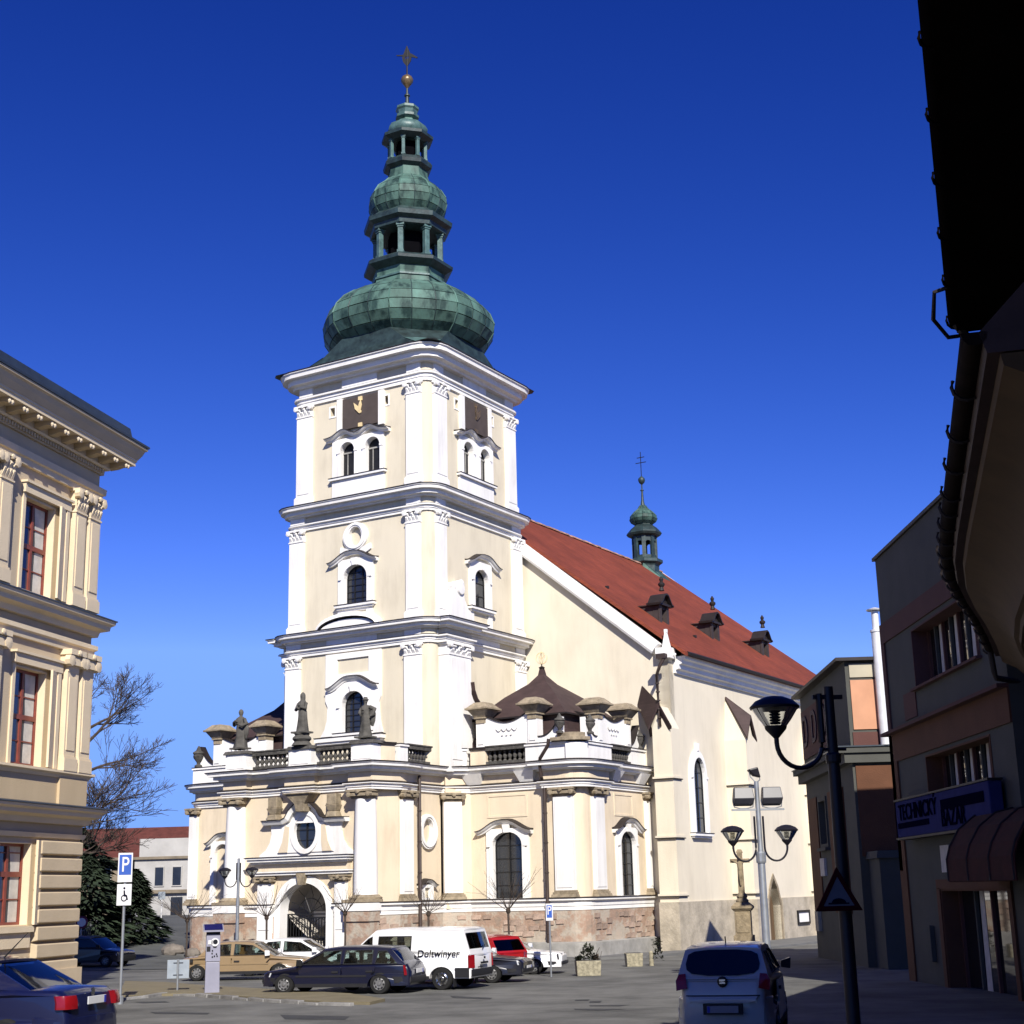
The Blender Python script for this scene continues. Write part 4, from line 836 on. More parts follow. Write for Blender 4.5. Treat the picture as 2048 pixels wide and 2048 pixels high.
# ridge turret
T=bpy.data.objects.new('ridge_turret',None); COL.objects.link(T); T.parent=church; T.location=(-4.6,34.6,0)
octloft([(.95,23.2),(.95,24.5),(1.0,24.6),(1.22,24.75),(1.22,24.95),(.95,25.1)],'turret_base',COPPERD,parent=T)
for s in (1,-1):
    q=MB(); q.add([(s*.3,-1.3,24.0-.3*SLP),(s*2.2,-1.3,24.3-2.2*SLP),(s*2.2,1.3,24.3-2.2*SLP),(s*.3,1.3,24.0-.3*SLP),(s*.3,-1.0,24.9-.3*SLP),(s*1.9,-1.0,24.5-1.9*SLP),(s*1.9,1.0,24.5-1.9*SLP),(s*.3,1.0,24.9-.3*SLP)],[(0,1,2,3),(4,5,6,7),(0,1,5,4),(1,2,6,5),(2,3,7,6),(3,0,4,7)]); q.build('turret_flashing',COPPER,T)
for i in range(8):
    a=R(22.5+45*i); q=MB(lambda u,v,z,a=a:(.82*math.cos(a)+u*math.cos(a)-v*math.sin(a),.82*math.sin(a)+u*math.sin(a)+v*math.cos(a),z)); q.box(-.09,.09,-.14,.14,25.05,26.75); q.build('turret_post',COPPERL if 0 else COPPERD,T)
    a=R(45*i); q=MB(lambda u,d,z,a=a:(.78*math.cos(a)+d*math.cos(a)-u*math.sin(a),.78*math.sin(a)+d*math.sin(a)+u*math.cos(a),z)); q.plate([(-.34,25.9),(-.22,26.2),(-.1,26.35),(.1,26.35),(.22,26.2),(.34,25.9),(.34,26.8),(-.34,26.8)],[],-.06,.04); q.box(-.34,.34,-.06,.04,25.0,25.3); q.build('turret_arch',COPPERD,T)
octloft([(.9,26.7),(1.15,26.8),(1.25,26.95),(1.2,27.05),(.9,27.4),(.65,27.6),(.6,27.7)],'turret_cornice',COPPERD,parent=T)
dome([(.6,27.68),(.85,27.85),(.95,28.05),(.9,28.3),(.65,28.6),(.35,28.85),(.2,29.1)],8,'turret_dome',T,gap=.02)
q=MB(); q.lathe([(.18,29.05),(.1,29.5),(.07,30.2),(.13,30.23),(.13,30.29),(.05,30.33),(.05,30.7),(.2,30.85),(.26,31.0),(.24,31.15),(.1,31.3),(.03,31.35)],n=10); q.build('turret_needle',COPPERD,T,smooth=40)
q=MB(); q.tube([(0,0,31.3),(0,0,33.2)],.03,5); q.box(-.42,.42,-.02,.02,32.35,32.4); q.box(-.3,.3,-.02,.02,32.75,32.8); o=q.build('turret_cross',IRON,T)
T.location.z=-.35
# downpipes
def pipe(pts,r=.085,name='downpipe'):
    q=MB(); q.tube(pts,r,8); o=q.build(name,PIPEM,church,smooth=50)
    k=MB(); p0,p1=Vector(pts[-2]),Vector(pts[-1])
    for i in range(1,6): c=p0.lerp(p1,i/6); k.lathe([(r+.025,c.z-.03),(r+.025,c.z+.03)],c.x,c.y,8)
    k.build('pipe_clip',PIPEM,o)
pipe([(.0,-1.05,7.1),(.1,-1.2,6.9),(.1,-1.2,-1.6)])
pipe([(6.0,.95,8.6),(5.95,.95,8.3),(5.3,1.3,7.75),(5.25,1.35,7.5),(5.25,1.45,6.9),(5.25,1.75,6.6),(5.25,1.75,-1.6)])
pipe([(7.35,10.15,7.0),(7.3,10.25,6.7),(7.3,10.25,-1.8)],.1)
pipe([(8.9,8.2,13.2),(8.6,8.0,12.6),(8.35,8.15,12.2),(8.35,8.25,9.6)],.09)
q=MB(); q.box(8.4,8.9,8.0,8.35,13.0,13.25); q.build('rain_hopper',PIPEM,church)
# small niche beside the side wall of the porch
q=MB(SW); q.plate(arch(-.4,.5,1.4,2.0,2.1),[rect(-.62,-.2,1.5,1.95)],-.02,.14); q.box(-1.0,.15,-.02,.12,-.2,.5) ; o=q.build('holy_water_niche',WHITE,church); hood(SW,bell(-.4,.72,2.05,.25,10),.28,.1,parent=o)
q=MB(SW); q.plate(rect(-.66,-.15,1.45,2.0),[],-.01,.02); q.build('niche_back',BEIGE,o)
q=MB(SN); q.plate(rect(25.0-.0,27.0,-.55,.25),[rect(25.14,26.86,-.42,.12)],.1,.19); o=q.build('notice_board',IRON,church); q=MB(SN); q.box(25.1,26.9,.08,.14,-.45,.15); q.build('notice_sheet',WHITE,o)
# ------------------------------------------------------------------ town house on the left
LC=Vector((-15.185,52.0)); LD=Vector((.22900,.97343)); LN=Vector((.97343,-.22900))
TOWN=mat('ochre_stucco',(.50,.39,.24),.9,.07,.6,.3,25,streak=3); TOWNG=mat('grey_ochre_stucco',(.52,.42,.28),.9,.08,.6,.3,20)
TRIM=mat('cream_trim',(.68,.56,.38),.85,.06,.8,.3,25); WFRAME=mat('red_brown_window_frame',(.20,.045,.03),.45,.2,3,spec=.5); CURT=mat('white_curtain',(.55,.52,.46),.9,.15,3)
TIN=mat('blue_grey_tin_roof',(.028,.04,.055),.4,.2,2,spec=.5)
house=thing('town_house','ochre three-storey town house with rusticated corner, red-framed windows and bracketed eaves cornice','house',(LC.x,LC.y,0),math.atan2(LD.y,LD.x))
# local x = along facade away from camera, facade outward = -y (right side of +x)
def HF(u,d,z): return (u,-d,z)
def hb(name,m,parent=house): return lambda q: q.build(name,m,parent)
q=MB(); W0=-42
def facade_hole(c,hw,z0,z1): return rect(c-hw,c+hw,z0,z1)
wc=[-3.7,-9.5,-15.0,-20.5]
hol=[]
for c in wc: hol+=[facade_hole(c,.92,11.72,14.85),facade_hole(c,.92,6.02,9.15),facade_hole(c-.3,.92,1.0,3.55)]
q=MB(HF); q.plate(rect(W0,0,-3,16.3),hol,-.45,0); q.build('facade_wall',TOWNG,house)
q=MB(HF); q.box(W0,0,-14,-.43,-3,16.3); q.build('house_body',TOWNG,house)
for fl,(z0,z1) in enumerate(((11.72,14.85),(6.02,9.15),(1.0,3.55))):
    for c in wc:
        if fl==2: c-=.3
        w=MB(HF); w.plate(rect(c-.93,c+.93,z0,z1),[rect(c-.83,c-.06,z0+.1,z0+1.5),rect(c+.06,c+.83,z0+.1,z0+1.5),rect(c-.83,c-.06,z0+1.66,z1-.1),rect(c+.06,c+.83,z0+1.66,z1-.1)],-.36,-.26)
        for uu in (c-.42,c+.42): 
            for zz in (z0+.8,z0+2.25): w.box(uu-.4,uu+.4,-.33,-.285,zz-.02,zz+.02)
        o=w.build('window',WFRAME,house)
        g=MB(HF); g.box(c-.9,c+.9,-.34,-.32,z0+.03,z1-.03); g.build('pane',mat('tinted_pane',(.05,.06,.08),.05,.2,.5,spec=.7) if 'tinted_pane' not in bpy.data.materials else bpy.data.materials['tinted_pane'],o)
        k=MB(HF)
        for s in (1,):
            pts=[(c+s*.30,z0+.1),(c+s*.8,z0+.1),(c+s*.8,z1-.1),(c+s*.16,z1-.1),(c+s*.3,z0+1.8)]
            k.plate(pts,[],-.318,-.312)
        k.build('curtain',CURT,o)
        f=MB(HF); f.plate(rect(c-.96,c+.96,z0-.03,z1+.03),[rect(c-.91,c+.91,z0+.01,z1-.01)],-.26,.01); f.prism([(c+.90,.2),(c+1.5,-.14),(c+1.5,.1),(c+.93,.27)],z0,z1+.1); f.build('reveal',TRIM,o)
        if fl<2:
            f=MB(HF)
            f.box(c-1.15,c-.98,-.02,.06,z0,z1+.12); f.box(c+1.5,c+1.7,-.02,.14,z0,z1+.1)
            f.box(c-1.2,c+1.75,-.02,.16,z1+.1,z1+.42); f.box(c-1.25,c+1.8,-.02,.24,z1+.42,z1+.5); f.build('window_surround',TRIM,o)
        else:
            f=MB(HF); f.box(c-1.05,c+1.05,-.02,.2,z0-.22,z0-.04); f.box(c-1.0,c+1.0,-.02,.1,z0-.7,z0-.22); f.build('sill',TRIM,o)
# pilasters with scrolled capitals
for zb,zc,zt in ((11.65,15.05,15.85),(5.98,9.35,10.1)):
    for c in (-.43,-1.42,-6.15,-7.1,-12.2):
        q=MB(HF); q.box(c-.36,c+.36,-.02,.24,zb+.5,zc); q.box(c-.26,c+.26,.23,.27,zb+.7,zc-.2); o=q.build('pilaster',TRIM,house)
        q=MB(HF); q.box(c-.43,c+.43,-.02,.32,zb,zb+.42); q.box(c-.4,c+.4,-.02,.28,zb+.42,zb+.5); q.build('pilaster_base',TRIM,o)
        capital(HF,c-.36,c+.36,zc,zt,.24,TRIM,o,0 if zb>8 else 1)
        o.scale=(1,1,1)
def hrun(prof,name,m): q=MB(); q.sweep([(W0,0),(0,0),(0,9)],prof); return q.build(name,m,house)
hrun([(-.1,15.85),(.14,15.85),(.16,16.05),(.24,16.08),(.26,16.3),(-.1,16.3)],'architrave',TRIM)
hrun([(-.1,16.3),(.05,16.3),(.05,16.85),(-.1,16.85)],'frieze',TOWNG)
hrun([(-.1,16.85),(.16,16.85),(.18,17.05),(-.1,17.05)],'dentil_band',TOWNG)
q=MB(HF)
for k in range(60): q.box(-.05-.17*k*1.0-.09,-.05-.17*k,.15,.24,16.9,17.03)
o=q.build('dentils',TOWNG,house,kind='stuff')
hrun([(-.1,17.05),(.3,17.05),(.34,17.12),(-.1,17.12)],'bed_mould',TRIM)
hrun([(-.1,17.12),(.3,17.12),(.3,17.36),(.98,17.36),(.98,17.5),(1.02,17.52),(1.02,17.6),(-.1,17.62)],'corona',TRIM)
hrun([(.3,17.6),(1.04,17.6),(1.16,17.8),(1.22,17.95),(1.3,18.0),(1.3,18.08),(.3,18.1)],'eaves_moulding',TOWNG)
hrun([(.2,18.1),(1.34,18.09),(1.36,18.16),(.9,18.28),(.8,18.8),(.7,18.85),(-.6,18.6)],'tin_gutter_roof',TIN)
m0=None
for k in range(16):
    u=.45-.86*k
    if m0 is None:
        q=MB(HF); q.plate([(0,0)],[],0,0) if 0 else None
        pr_=[(.2,17.14),(.5,17.16),(.72,17.22),(.86,17.2),(.9,17.26),(.9,17.36),(.2,17.36)]
        q.add([(-.15,d,z) for d,z in pr_]+[(.15,d,z) for d,z in pr_],[list(range(7)),list(range(7,14))]+[[i,(i+1)%7,(i+1)%7+7,i+7] for i in range(7)])
        t=MB(); t.lathe([(.0,0)]) if 0 else None
        m0=q.build('modillion',TOWN,house); l=MB(HF); l.lathe_y([(.06,.88),(.10,.93),(.03,.97)],-.07,17.24,6); l.lathe_y([(.06,.88),(.10,.93),(.03,.97)],.09,17.24,6); lf=l.build('modillion_leaf',TRIM,m0); m0.location=(u,0,0)
    else:
        c=inst(m0,house,(u,0,0)); inst(lf,c)
hrun([(-.1,10.1),(.12,10.1),(.14,10.3),(.22,10.35),(.22,10.5),(-.1,10.5)],'architrave',TRIM)
hrun([(-.1,10.5),(.04,10.5),(.04,10.8),(-.1,10.8)],'frieze',TOWN)
hrun([(-.1,10.8),(.2,10.82),(.25,11.0),(.5,11.08),(.52,11.22),(.64,11.3),(.66,11.42),(-.1,11.45)],'string_cornice',TRIM); hrun([(-.1,11.45),(.70,11.42),(.70,11.46),(-.1,11.6)],'flashing',TIN)
hrun([(-.1,5.75),(.14,5.75),(.2,5.85),(.3,5.9),(.3,5.98),(-.1,6.0)],'sill_course',TRIM); hrun([(-.1,4.85),(.1,4.85),(.1,5.75),(-.1,5.75)],'parapet_band',TOWN)
q=MB(HF)
for c in (-.95,-6.6,-12.2): q.box(c-.9,c+.9,.0,.2,4.85,5.75)
q.build('pilaster_pedestal',TOWN,house)
hrun([(-.1,4.2),(.2,4.22),(.25,4.4),(.5,4.48),(.52,4.6),(.64,4.66),(.66,4.75),(-.1,4.85)],'string_cornice',TRIM); hrun([(-.1,4.85),(.70,4.76),(.70,4.8),(-.1,4.93)],'flashing',TIN)
hrun([(-.1,3.75),(.1,3.75),(.16,3.9),(-.1,3.9)],'fascia',TRIM); hrun([(-.1,3.9),(.05,3.9),(.05,4.22),(-.1,4.22)],'frieze',TOWN)
# rusticated blocks at the corner and between the ground-floor windows
rb=None
for c,hwid in ((-1.45,1.35),(-6.8,1.35),(-12.5,1.35)):
    z=3.68
    for k in range(9):
        h=.5
        q=MB(HF); q.add([(c-hwid,.0,z-h),(c+hwid,0,z-h),(c+hwid,0,z),(c-hwid,0,z),(c-hwid+.05,.22,z-h+.05),(c+hwid-.05,.22,z-h+.05),(c+hwid-.05,.22,z-.05),(c-hwid+.05,.22,z-.05)],[(4,5,6,7),(0,1,5,4),(1,2,6,5),(2,3,7,6),(3,0,4,7)])
        q.build('rusticated_block',TOWNG,house,bevel=.02); z-=h+.045
q=MB(HF); q.box(W0,.05,-.1,.28,-3,-.45); q.build('base_course',TOWNG,house)
# ------------------------------------------------------------------ buildings on the right
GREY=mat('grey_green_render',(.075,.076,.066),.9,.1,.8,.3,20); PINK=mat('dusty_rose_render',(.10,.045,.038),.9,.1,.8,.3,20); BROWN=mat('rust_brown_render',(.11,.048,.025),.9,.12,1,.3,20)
DARKG=mat('dark_shop_glass',(.012,.013,.015),.03,.2,1,spec=.8); BLUEP=mat('blue_sign_panel',(.03,.034,.12),.95,.1,2,spec=.05); INK=mat('dark_ink',(.004,.004,.016),1,.1,2,spec=0); STEEL=mat('bright_steel',(.6,.6,.6),.3,.15,3,metal=1,spec=.5); CREAMP=mat('cream_panel',(.42,.38,.28),.85,.08,1); ORANGE=mat('terracotta_panel',(.52,.27,.16),.85,.08,1); AWN=mat('faded_red_awning',(.045,.010,.008),.95,.3,3); LETTER=mat('dark_letter',(.035,.012,.03),.7,.1,2)
shop=thing('shop_building','grey and rose corner shop with blue sign and red awning, shaded street front','shop',(11.3,45.0,0),R(-90))
# local x runs toward the camera (-Y), facade outward = -X world = local -y
def SF(u,d,z): return (u,-d,z)
h1=rect(3.4,9.4,6.95,8.62); h2_=rect(3.7,9.5,3.75,5.05); dr=rect(4.05,9.75,-1.3,1.47)
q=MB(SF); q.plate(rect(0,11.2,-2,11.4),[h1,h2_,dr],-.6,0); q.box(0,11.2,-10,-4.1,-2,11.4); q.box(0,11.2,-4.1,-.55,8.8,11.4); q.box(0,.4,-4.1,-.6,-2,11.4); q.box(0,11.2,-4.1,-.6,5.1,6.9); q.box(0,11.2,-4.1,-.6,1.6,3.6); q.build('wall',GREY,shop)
q=MB(SF); q.box(-.1,11.3,-10.1,.08,11.4,11.5); q.build('roof_edge',FLASH,shop)
q=MB(SF); q.box(-.02,11.2,0,.05,8.75,9.35); q.box(-.02,.35,0,.05,2,8.75); q.box(2.0,3.3,.0,.03,6.2,6.95); q.build('rose_band',PINK,shop)
q=MB(SF); q.box(-.02,11.2,0,.05,5.15,5.95); q.box(-.02,.7,.0,.05,-2,5.15); q.box(3.75,4.05,0,.06,-2,1.5); q.box(9.75,10.0,0,.06,-2,1.5); q.box(3.75,10.0,0,.06,1.47,1.72); q.build('brown_band',BROWN,shop)
q=MB(SF); q.box(-.1,11.2,0,.28,5.95,6.04); q.box(3.3,9.5,0,.16,6.88,6.95); q.build('ledge',PINK,shop)
def shopwin(u0,u1,z0,z1,n,name,rev):
    f=MB(SF); f.plate(rect(u0,u1,z0,z1),[rect(u0+.05,u1-.05,z0+.03,z1-.05)],-.58,.02); o=f.build(name,rev,shop)
    g=MB(SF); g.box(u0,u1,-.55,-.5,z0,z1); g.build('pane',DARKG,o)
    for k in range(n+1):
        u=u0+.1+(u1-u0-.2)*k/n
        b=MB(SF); b.box(u-.05,u+.05,-.5,-.42,z0,z1); b.build('mullion',GREY if k%2 else PINK,o)
    b=MB(SF)
    for k in range(n): 
        u=u0+.25+(u1-u0-.2)*k/n
        if k%2: b.plate([(u,z0+.05),(u+.45,z0+.05),(u+.45,z1-.05),(u+.1,z1-.05)],[],-.495,-.49)
    if n>2: b.build('blind_strip',CURT,o)
    return o
shopwin(3.4,9.4,6.95,8.62,8,'upper_window',PINK); shopwin(3.7,9.5,3.75,5.05,8,'upper_window',BROWN); shopwin(4.05,9.75,-1.3,1.47,4,'shop_door',BROWN)
q=MB(SF); q.box(2.6,3.0,0,.14,-.45,.5); q.build('letter_box',GREY,shop,bevel=.02); q=MB(SF); q.box(4.4,5.2,0,.04,1.9,2.6); q.build('price_board',CURT,shop)
sg=thing('shop_sign','blue shop sign board with dark lettering above the shop door','sign',(11.3,45.0,0),R(-90))
q=MB(SF); q.box(1.55,10.3,.1,.42,2.9,3.92); q.build('sign_panel',BLUEP,sg,bevel=.03); q=MB(SF); q.box(1.5,10.35,.08,.45,2.84,2.9); q.box(1.5,10.35,.08,.45,3.92,3.97); q.build('sign_frame',FLASH,sg)
q=MB(SF); q.box(6.3,9.9,.42,.45,3.45,3.7); q.box(1.75,5.0,.42,.44,3.15,3.3); q.build('sign_bar',INK,sg)
text_mesh('TECHNICKÝ',.62,INK,'sign_lettering',sg,(3.9,-.44,3.56),(R(90),0,0),.01,sx=1.15); text_mesh('BAZAR',.62,INK,'sign_lettering',sg,(7.3,-.44,3.22),(R(90),0,0),.01,sx=1.1)
aw=thing('awning','faded red rounded awning hanging over the shop entrance below blue sign','awning',(11.3,45.0,0),R(-90))
prof=[(.02,3.25),(.45,3.15),(.85,2.85),(1.1,2.45),(1.2,2.15),(1.2,1.66)]
q=MB(SF); pp=prof+[(d-.03,z-.02) for d,z in prof[::-1]]; 
q.add([(9.1,d,z) for d,z in pp]+[(14,d,z) for d,z in pp],[list(range(12)),list(range(12,24))]+[[i,(i+1)%12,(i+1)%12+12,i+12] for i in range(12)]); q.build('awning_cloth',AWN,aw)
q=MB(SF); q.add([(9.1,d,z) for d,z in prof]+[(9.1,.02,1.66)]+[(9.07,d,z) for d,z in prof]+[(9.07,.02,1.66)],[list(range(7)),list(range(7,14))]+[[i,(i+1)%7,(i+1)%7+7,i+7] for i in range(7)]); q.build('awning_side',AWN,aw)
q=MB(SF)
for k in range(4): q.tube([(9.1+1.6*k,d+.01,z+.01) for d,z in prof],.025,5)
q.build('awning_rib',FLASH,aw)
# building with the letter panel and steel flue
g4=thing('gallery_building','two-storey grey building with brown panels and big dark letters, beside the church nave','building',(12.1,54.0,0),R(88)-R(180))
# local x toward camera along facade, origin at near corner: use u negative going away
def GF(u,d,z): return (u,-d,z)
gh=rect(-7.9,-6.2,3.2,5.0)
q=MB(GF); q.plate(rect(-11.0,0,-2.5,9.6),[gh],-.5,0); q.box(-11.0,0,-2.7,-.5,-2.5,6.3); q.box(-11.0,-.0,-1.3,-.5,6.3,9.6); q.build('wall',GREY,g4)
q=MB(GF); q.box(-11.2,.25,-2.8,.35,9.6,9.72); q.build('roof_edge',FLASH,g4); q=MB(GF); q.box(-11.2,.3,-2.8,.5,6.25,6.45); q.box(-11.15,.2,-2.75,.3,5.9,6.25); q.build('cornice',GREY,g4); q=MB(GF); q.box(-11.25,.35,-2.85,.55,6.45,6.5); q.build('flashing',TIN,g4)
q=MB(GF); q.box(-10.7,-3.0,.0,.06,6.9,8.95); q.build('letter_panel',PINK,g4)
for k,u in enumerate((-9.6,-7.3,-5.0)): text_mesh('D',1.9,LETTER,'panel_letter',g4,(u,-.09,7.95),(R(90),0,0),.02,sx=1.0)
q=MB(GF); q.box(-10.7,-8.4,.0,.05,.6,5.2); q.box(-5.6,-2.2,0,.05,.6,5.2); q.build('brown_panel',BROWN,g4)
o=MB(GF); o.plate(rect(-8.0,-6.1,3.1,5.1),[rect(-7.85,-6.25,3.25,4.95)],-.3,.06); wo2=o.build('window',GREY,g4); o=MB(GF); o.box(-7.9,-6.2,-.28,-.24,3.2,5.0); o.build('pane',DARKG,wo2); o=MB(GF); o.box(-7.1,-7.0,-.24,-.16,3.2,5.0); o.build('mullion',CURT,wo2); o=MB(GF); o.box(-8.1,-6.0,0,.2,2.98,3.1); o.build('sill',GREY,wo2)
q=MB(GF); q.box(-8.2,-7.2,0,.1,2.0,2.7); q.build('wall_plate',CURT,g4); q=MB(GF); q.box(-10.2,-9.4,0,.15,-.2,.6); q.build('meter_cabinet',CREAMP,g4)
# end wall facing the camera
def GE(u,d,z): return (d,u,z)
q=MB(GE); q.box(.15,1.15,-.02,.05,9.0,9.5); q.build('cream_panel',CREAMP,g4); q=MB(GE); q.box(.15,1.15,-.02,.05,7.1,8.9); q.build('orange_panel',ORANGE,g4); q=MB(GE); q.box(.1,1.2,-.02,.05,6.5,7.0); q.build('rose_panel',PINK,g4); q=MB(GE); q.box(.1,1.4,-.02,.05,2.6,5.8); q.build('brown_panel',BROWN,g4)
q=MB(); q.lathe([(.19,6.5),(.19,10.6),(.22,10.62),(.22,10.7),(.13,10.72),(.13,11.4)],.22,1.22,14); q.lathe([(.29,11.42),(.31,11.46),(.05,11.54)],.22,1.22,14); q.build('steel_flue',mat('pale_flue',(.72,.72,.72),.4,.1,3,metal=.2),g4,smooth=40)
q=MB(GE); q.box(.3,1.6,.02,1.9,-2,2.5); q.taper(.2,1.7,.0,2.0,2.5,2.75,.05); q.build('shed',GREY,g4)
bk=thing('rear_wing','low grey wing with dark blue tin roof between the shop and the lettered building','building',(13.3,56.5,0))
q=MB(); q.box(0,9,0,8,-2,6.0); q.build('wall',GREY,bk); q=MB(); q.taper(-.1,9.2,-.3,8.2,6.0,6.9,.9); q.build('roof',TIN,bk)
wb=thing('white_house','white rendered house gable behind the steel flue, grey siding below','house',(24.0,100.0,3.2))
q=MB(); q.box(0,9,0,10,9.9,12.4); q.plate([(0,12.4),(9,12.4),(9,15.8)],[],0,10) ; q.build('gable_wall',WHITE,wb); q=MB(); q.box(.02,8.98,.02,9.98,-2,9.9); q.build('lower_wall',mat('grey_siding',(.35,.37,.39),.8,.1,1),wb)
q=MB(); q.box(-.1,9.1,-.15,-.02,9.85,10.05); q.box(-.1,9.1,-.1,-.02,8.9,8.98); q.build('ledge',GREY,wb); q=MB(); q.box(.9,2.3,-.06,-.01,7.3,8.7); q.build('window',DARKG,wb)
# curved eaves building, near right
eave=[(10.9,33.7),(9.9,31.0),(9.0,28.7),(8.25,26.9),(7.6,25.2),(7.0,23.3),(6.5,21.4),(6.05,19.6),(5.35,16.8),(4.55,13.6)]
EB=thing('curved_house','shaded corner house with curved coved eaves and brown gutter above the street','house')
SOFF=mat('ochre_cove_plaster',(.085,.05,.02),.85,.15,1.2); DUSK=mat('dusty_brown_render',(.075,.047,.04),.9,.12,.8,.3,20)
wl=[]
for i,p in enumerate(eave):
    a=Vector(eave[max(i-1,0)]); b=Vector(eave[min(i+1,len(eave)-1)]); t=(b-a).normalized(); n_=Vector((t.y,-t.x)); wl.append(tuple(Vector(p)-n_*1.15))
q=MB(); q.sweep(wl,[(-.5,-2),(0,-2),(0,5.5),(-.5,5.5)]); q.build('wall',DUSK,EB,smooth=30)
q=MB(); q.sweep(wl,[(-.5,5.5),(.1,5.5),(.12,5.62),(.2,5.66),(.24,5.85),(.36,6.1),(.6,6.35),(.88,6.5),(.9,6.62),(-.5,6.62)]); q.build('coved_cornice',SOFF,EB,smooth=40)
q=MB(); q.sweep(wl,[(-.3,6.64),(1.02,6.64),(1.08,6.86),(-4.6,12.6),(-4.8,6.7)]); q.build('eaves_shade_roof',ROOFDARK,EB)  # hidden upper slope raised high to keep sun off the street
q=MB(); q.sweep(wl,[(.98+.14+.13*math.cos(R(180+180*i/6)),6.86+.13*math.sin(R(180+180*i/6))) for i in range(7)]+[(1.25,6.87),(1.02,6.87)]); gt_=q.build('gutter',mat('brown_gutter',(.012,.008,.007),.95,.25,3,spec=.05),EB,smooth=50)
for i in range(len(wl)-1):
    for f in (0,.5):
        a=Vector(eave[i]).lerp(Vector(eave[i+1]),f); d=(Vector(eave[i+1])-Vector(eave[i])).normalized(); n_=Vector((d.y,-d.x))
        q=MB(); c=a
        q.tube([(c.x-n_.x*.02+n_.x*.155*math.cos(R(t)),c.y-n_.y*.02+n_.y*.155*math.cos(R(t)),6.86+.155*math.sin(R(t))) for t in range(-180,31,30)],.022,4); q.build('gutter_bracket',FLASH,gt_)
q=MB(); q.tube([(10.9,33.6,6.75),(10.95,33.65,6.3),(11.0,33.7,6.15),(11.7,33.9,6.05)],.07,8); q.build('gutter_outlet',FLASH,EB,smooth=40)
# window in that wall
a=Vector(wl[0]); b=Vector(wl[1]); t=(b-a).normalized(); n_=Vector((t.y,-t.x))
WW=lambda u,d,z:(a.x+t.x*u+n_.x*d,a.y+t.y*u+n_.y*d,z)
q=MB(WW); q.plate(rect(.35,2.3,3.9,5.1),[rect(.5,2.15,4.0,5.0)],-.1,.05); o=q.build('window',DUSK,EB); q=MB(WW); q.box(.5,2.15,-.02,.02,4.0,5.0); q.build('pane',DARKG,o); q=MB(WW); q.box(1.0,1.06,.0,.06,4,5); q.box(1.5,1.55,0,.06,4,5); q.build('mullion',CURT,o)
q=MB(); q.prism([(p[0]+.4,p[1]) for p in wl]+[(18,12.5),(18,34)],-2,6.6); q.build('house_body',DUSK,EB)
E1=[(6.13,18.9),(4.9,15.0),(3.7,11.2),(2.45,7.2),(1.5,4.2)]
NB=thing('tall_eaves_house','black silhouetted tall house with wide eaves and gutter, upper right edge of the view','house')
DK=mat('matt_black',(.006,.005,.005),1,.2,1,spec=0)  # same near-black on walls, soffit, roof and gutter
n_=Vector((-.953,.302)); 
def off(p,d): return (p[0]-n_.x*d,p[1]-n_.y*d)
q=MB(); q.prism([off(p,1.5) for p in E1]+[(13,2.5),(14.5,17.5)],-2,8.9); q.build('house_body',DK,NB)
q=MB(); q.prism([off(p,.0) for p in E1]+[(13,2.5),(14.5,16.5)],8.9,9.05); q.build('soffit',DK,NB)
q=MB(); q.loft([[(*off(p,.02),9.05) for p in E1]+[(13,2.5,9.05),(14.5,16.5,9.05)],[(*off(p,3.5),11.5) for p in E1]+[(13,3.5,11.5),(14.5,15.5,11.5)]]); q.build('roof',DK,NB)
q=MB(); q.sweep(E1,[(.0+.1*math.cos(R(180+180*i/6)),9.1+.12*math.sin(R(180+180*i/6))) for i in range(7)]+[(.08,9.11),(-.1,9.11)]); gq=q.build('gutter',DK,NB,smooth=50)
for i in range(12):
    f=i/11*3.99; k=int(f); c=Vector(E1[k]).lerp(Vector(E1[k+1]),f-k)
    q=MB(); q.tube([(c.x+n_.x*.12*math.cos(R(t_)),c.y+n_.y*.12*math.cos(R(t_)),9.1+.135*math.sin(R(t_))) for t_ in range(-180,31,30)],.018,4); q.build('gutter_bracket',DK,gq)
q=MB(); q.tube([(5.72,17.6,9.05),(5.5,17.68,9.0),(5.55,18.0,8.75),(5.85,18.4,8.65),(6.1,18.75,8.8)],.03,6); q.tube([(6.1,18.8,9.0),(6.35,18.9,8.7),(6.9,19.0,8.5)],.06,6); q.build('cable_loop',FLASH,NB,smooth=50)
# ------------------------------------------------------------------ far left background
fh=thing('far_house','distant white and brown villa with red tiled roof seen left of the church','house',(-36,118,0),R(-6))
WR=mat('faded_white_render',(.40,.39,.37),.9,.12,.6,.3,10); RR=mat('old_red_tiles',(.10,.03,.022),.9,.25,2,.4,10); BR=mat('sooty_ochre_render',(.20,.165,.12),.9,.25,1)
q=MB(); q.box(-4,6.6,0,9,-2,4.9); q.build('wall',BR,fh); q=MB(); q.box(6.4,14,-.8,9,-2,4.9); q.build('wing_wall',WR,fh)
q=MB(); q.add([(-4.6,-.9,4.9),(14.5,-.9,4.9),(14.5,9.6,4.9),(-4.6,9.6,4.9),(-3.5,4,7.4),(14.0,4,7.4)],[(0,1,5,4),(1,2,5),(2,3,4,5),(3,0,4),(0,3,2,1)]); q.build('roof',RR,fh)
q=MB(); q.box(6.8,13.4,-.95,2,4.9,6.3); q.build('dormer_wall',WR,fh); q=MB(); q.box(-4.7,14.5,-1.0,-.7,4.75,4.95); q.box(-4.4,14.4,-1.1,-.75,2.2,2.45); q.box(6.2,14.4,-1.2,-.8,-.3,-.1); q.build('cornice',BR,fh)
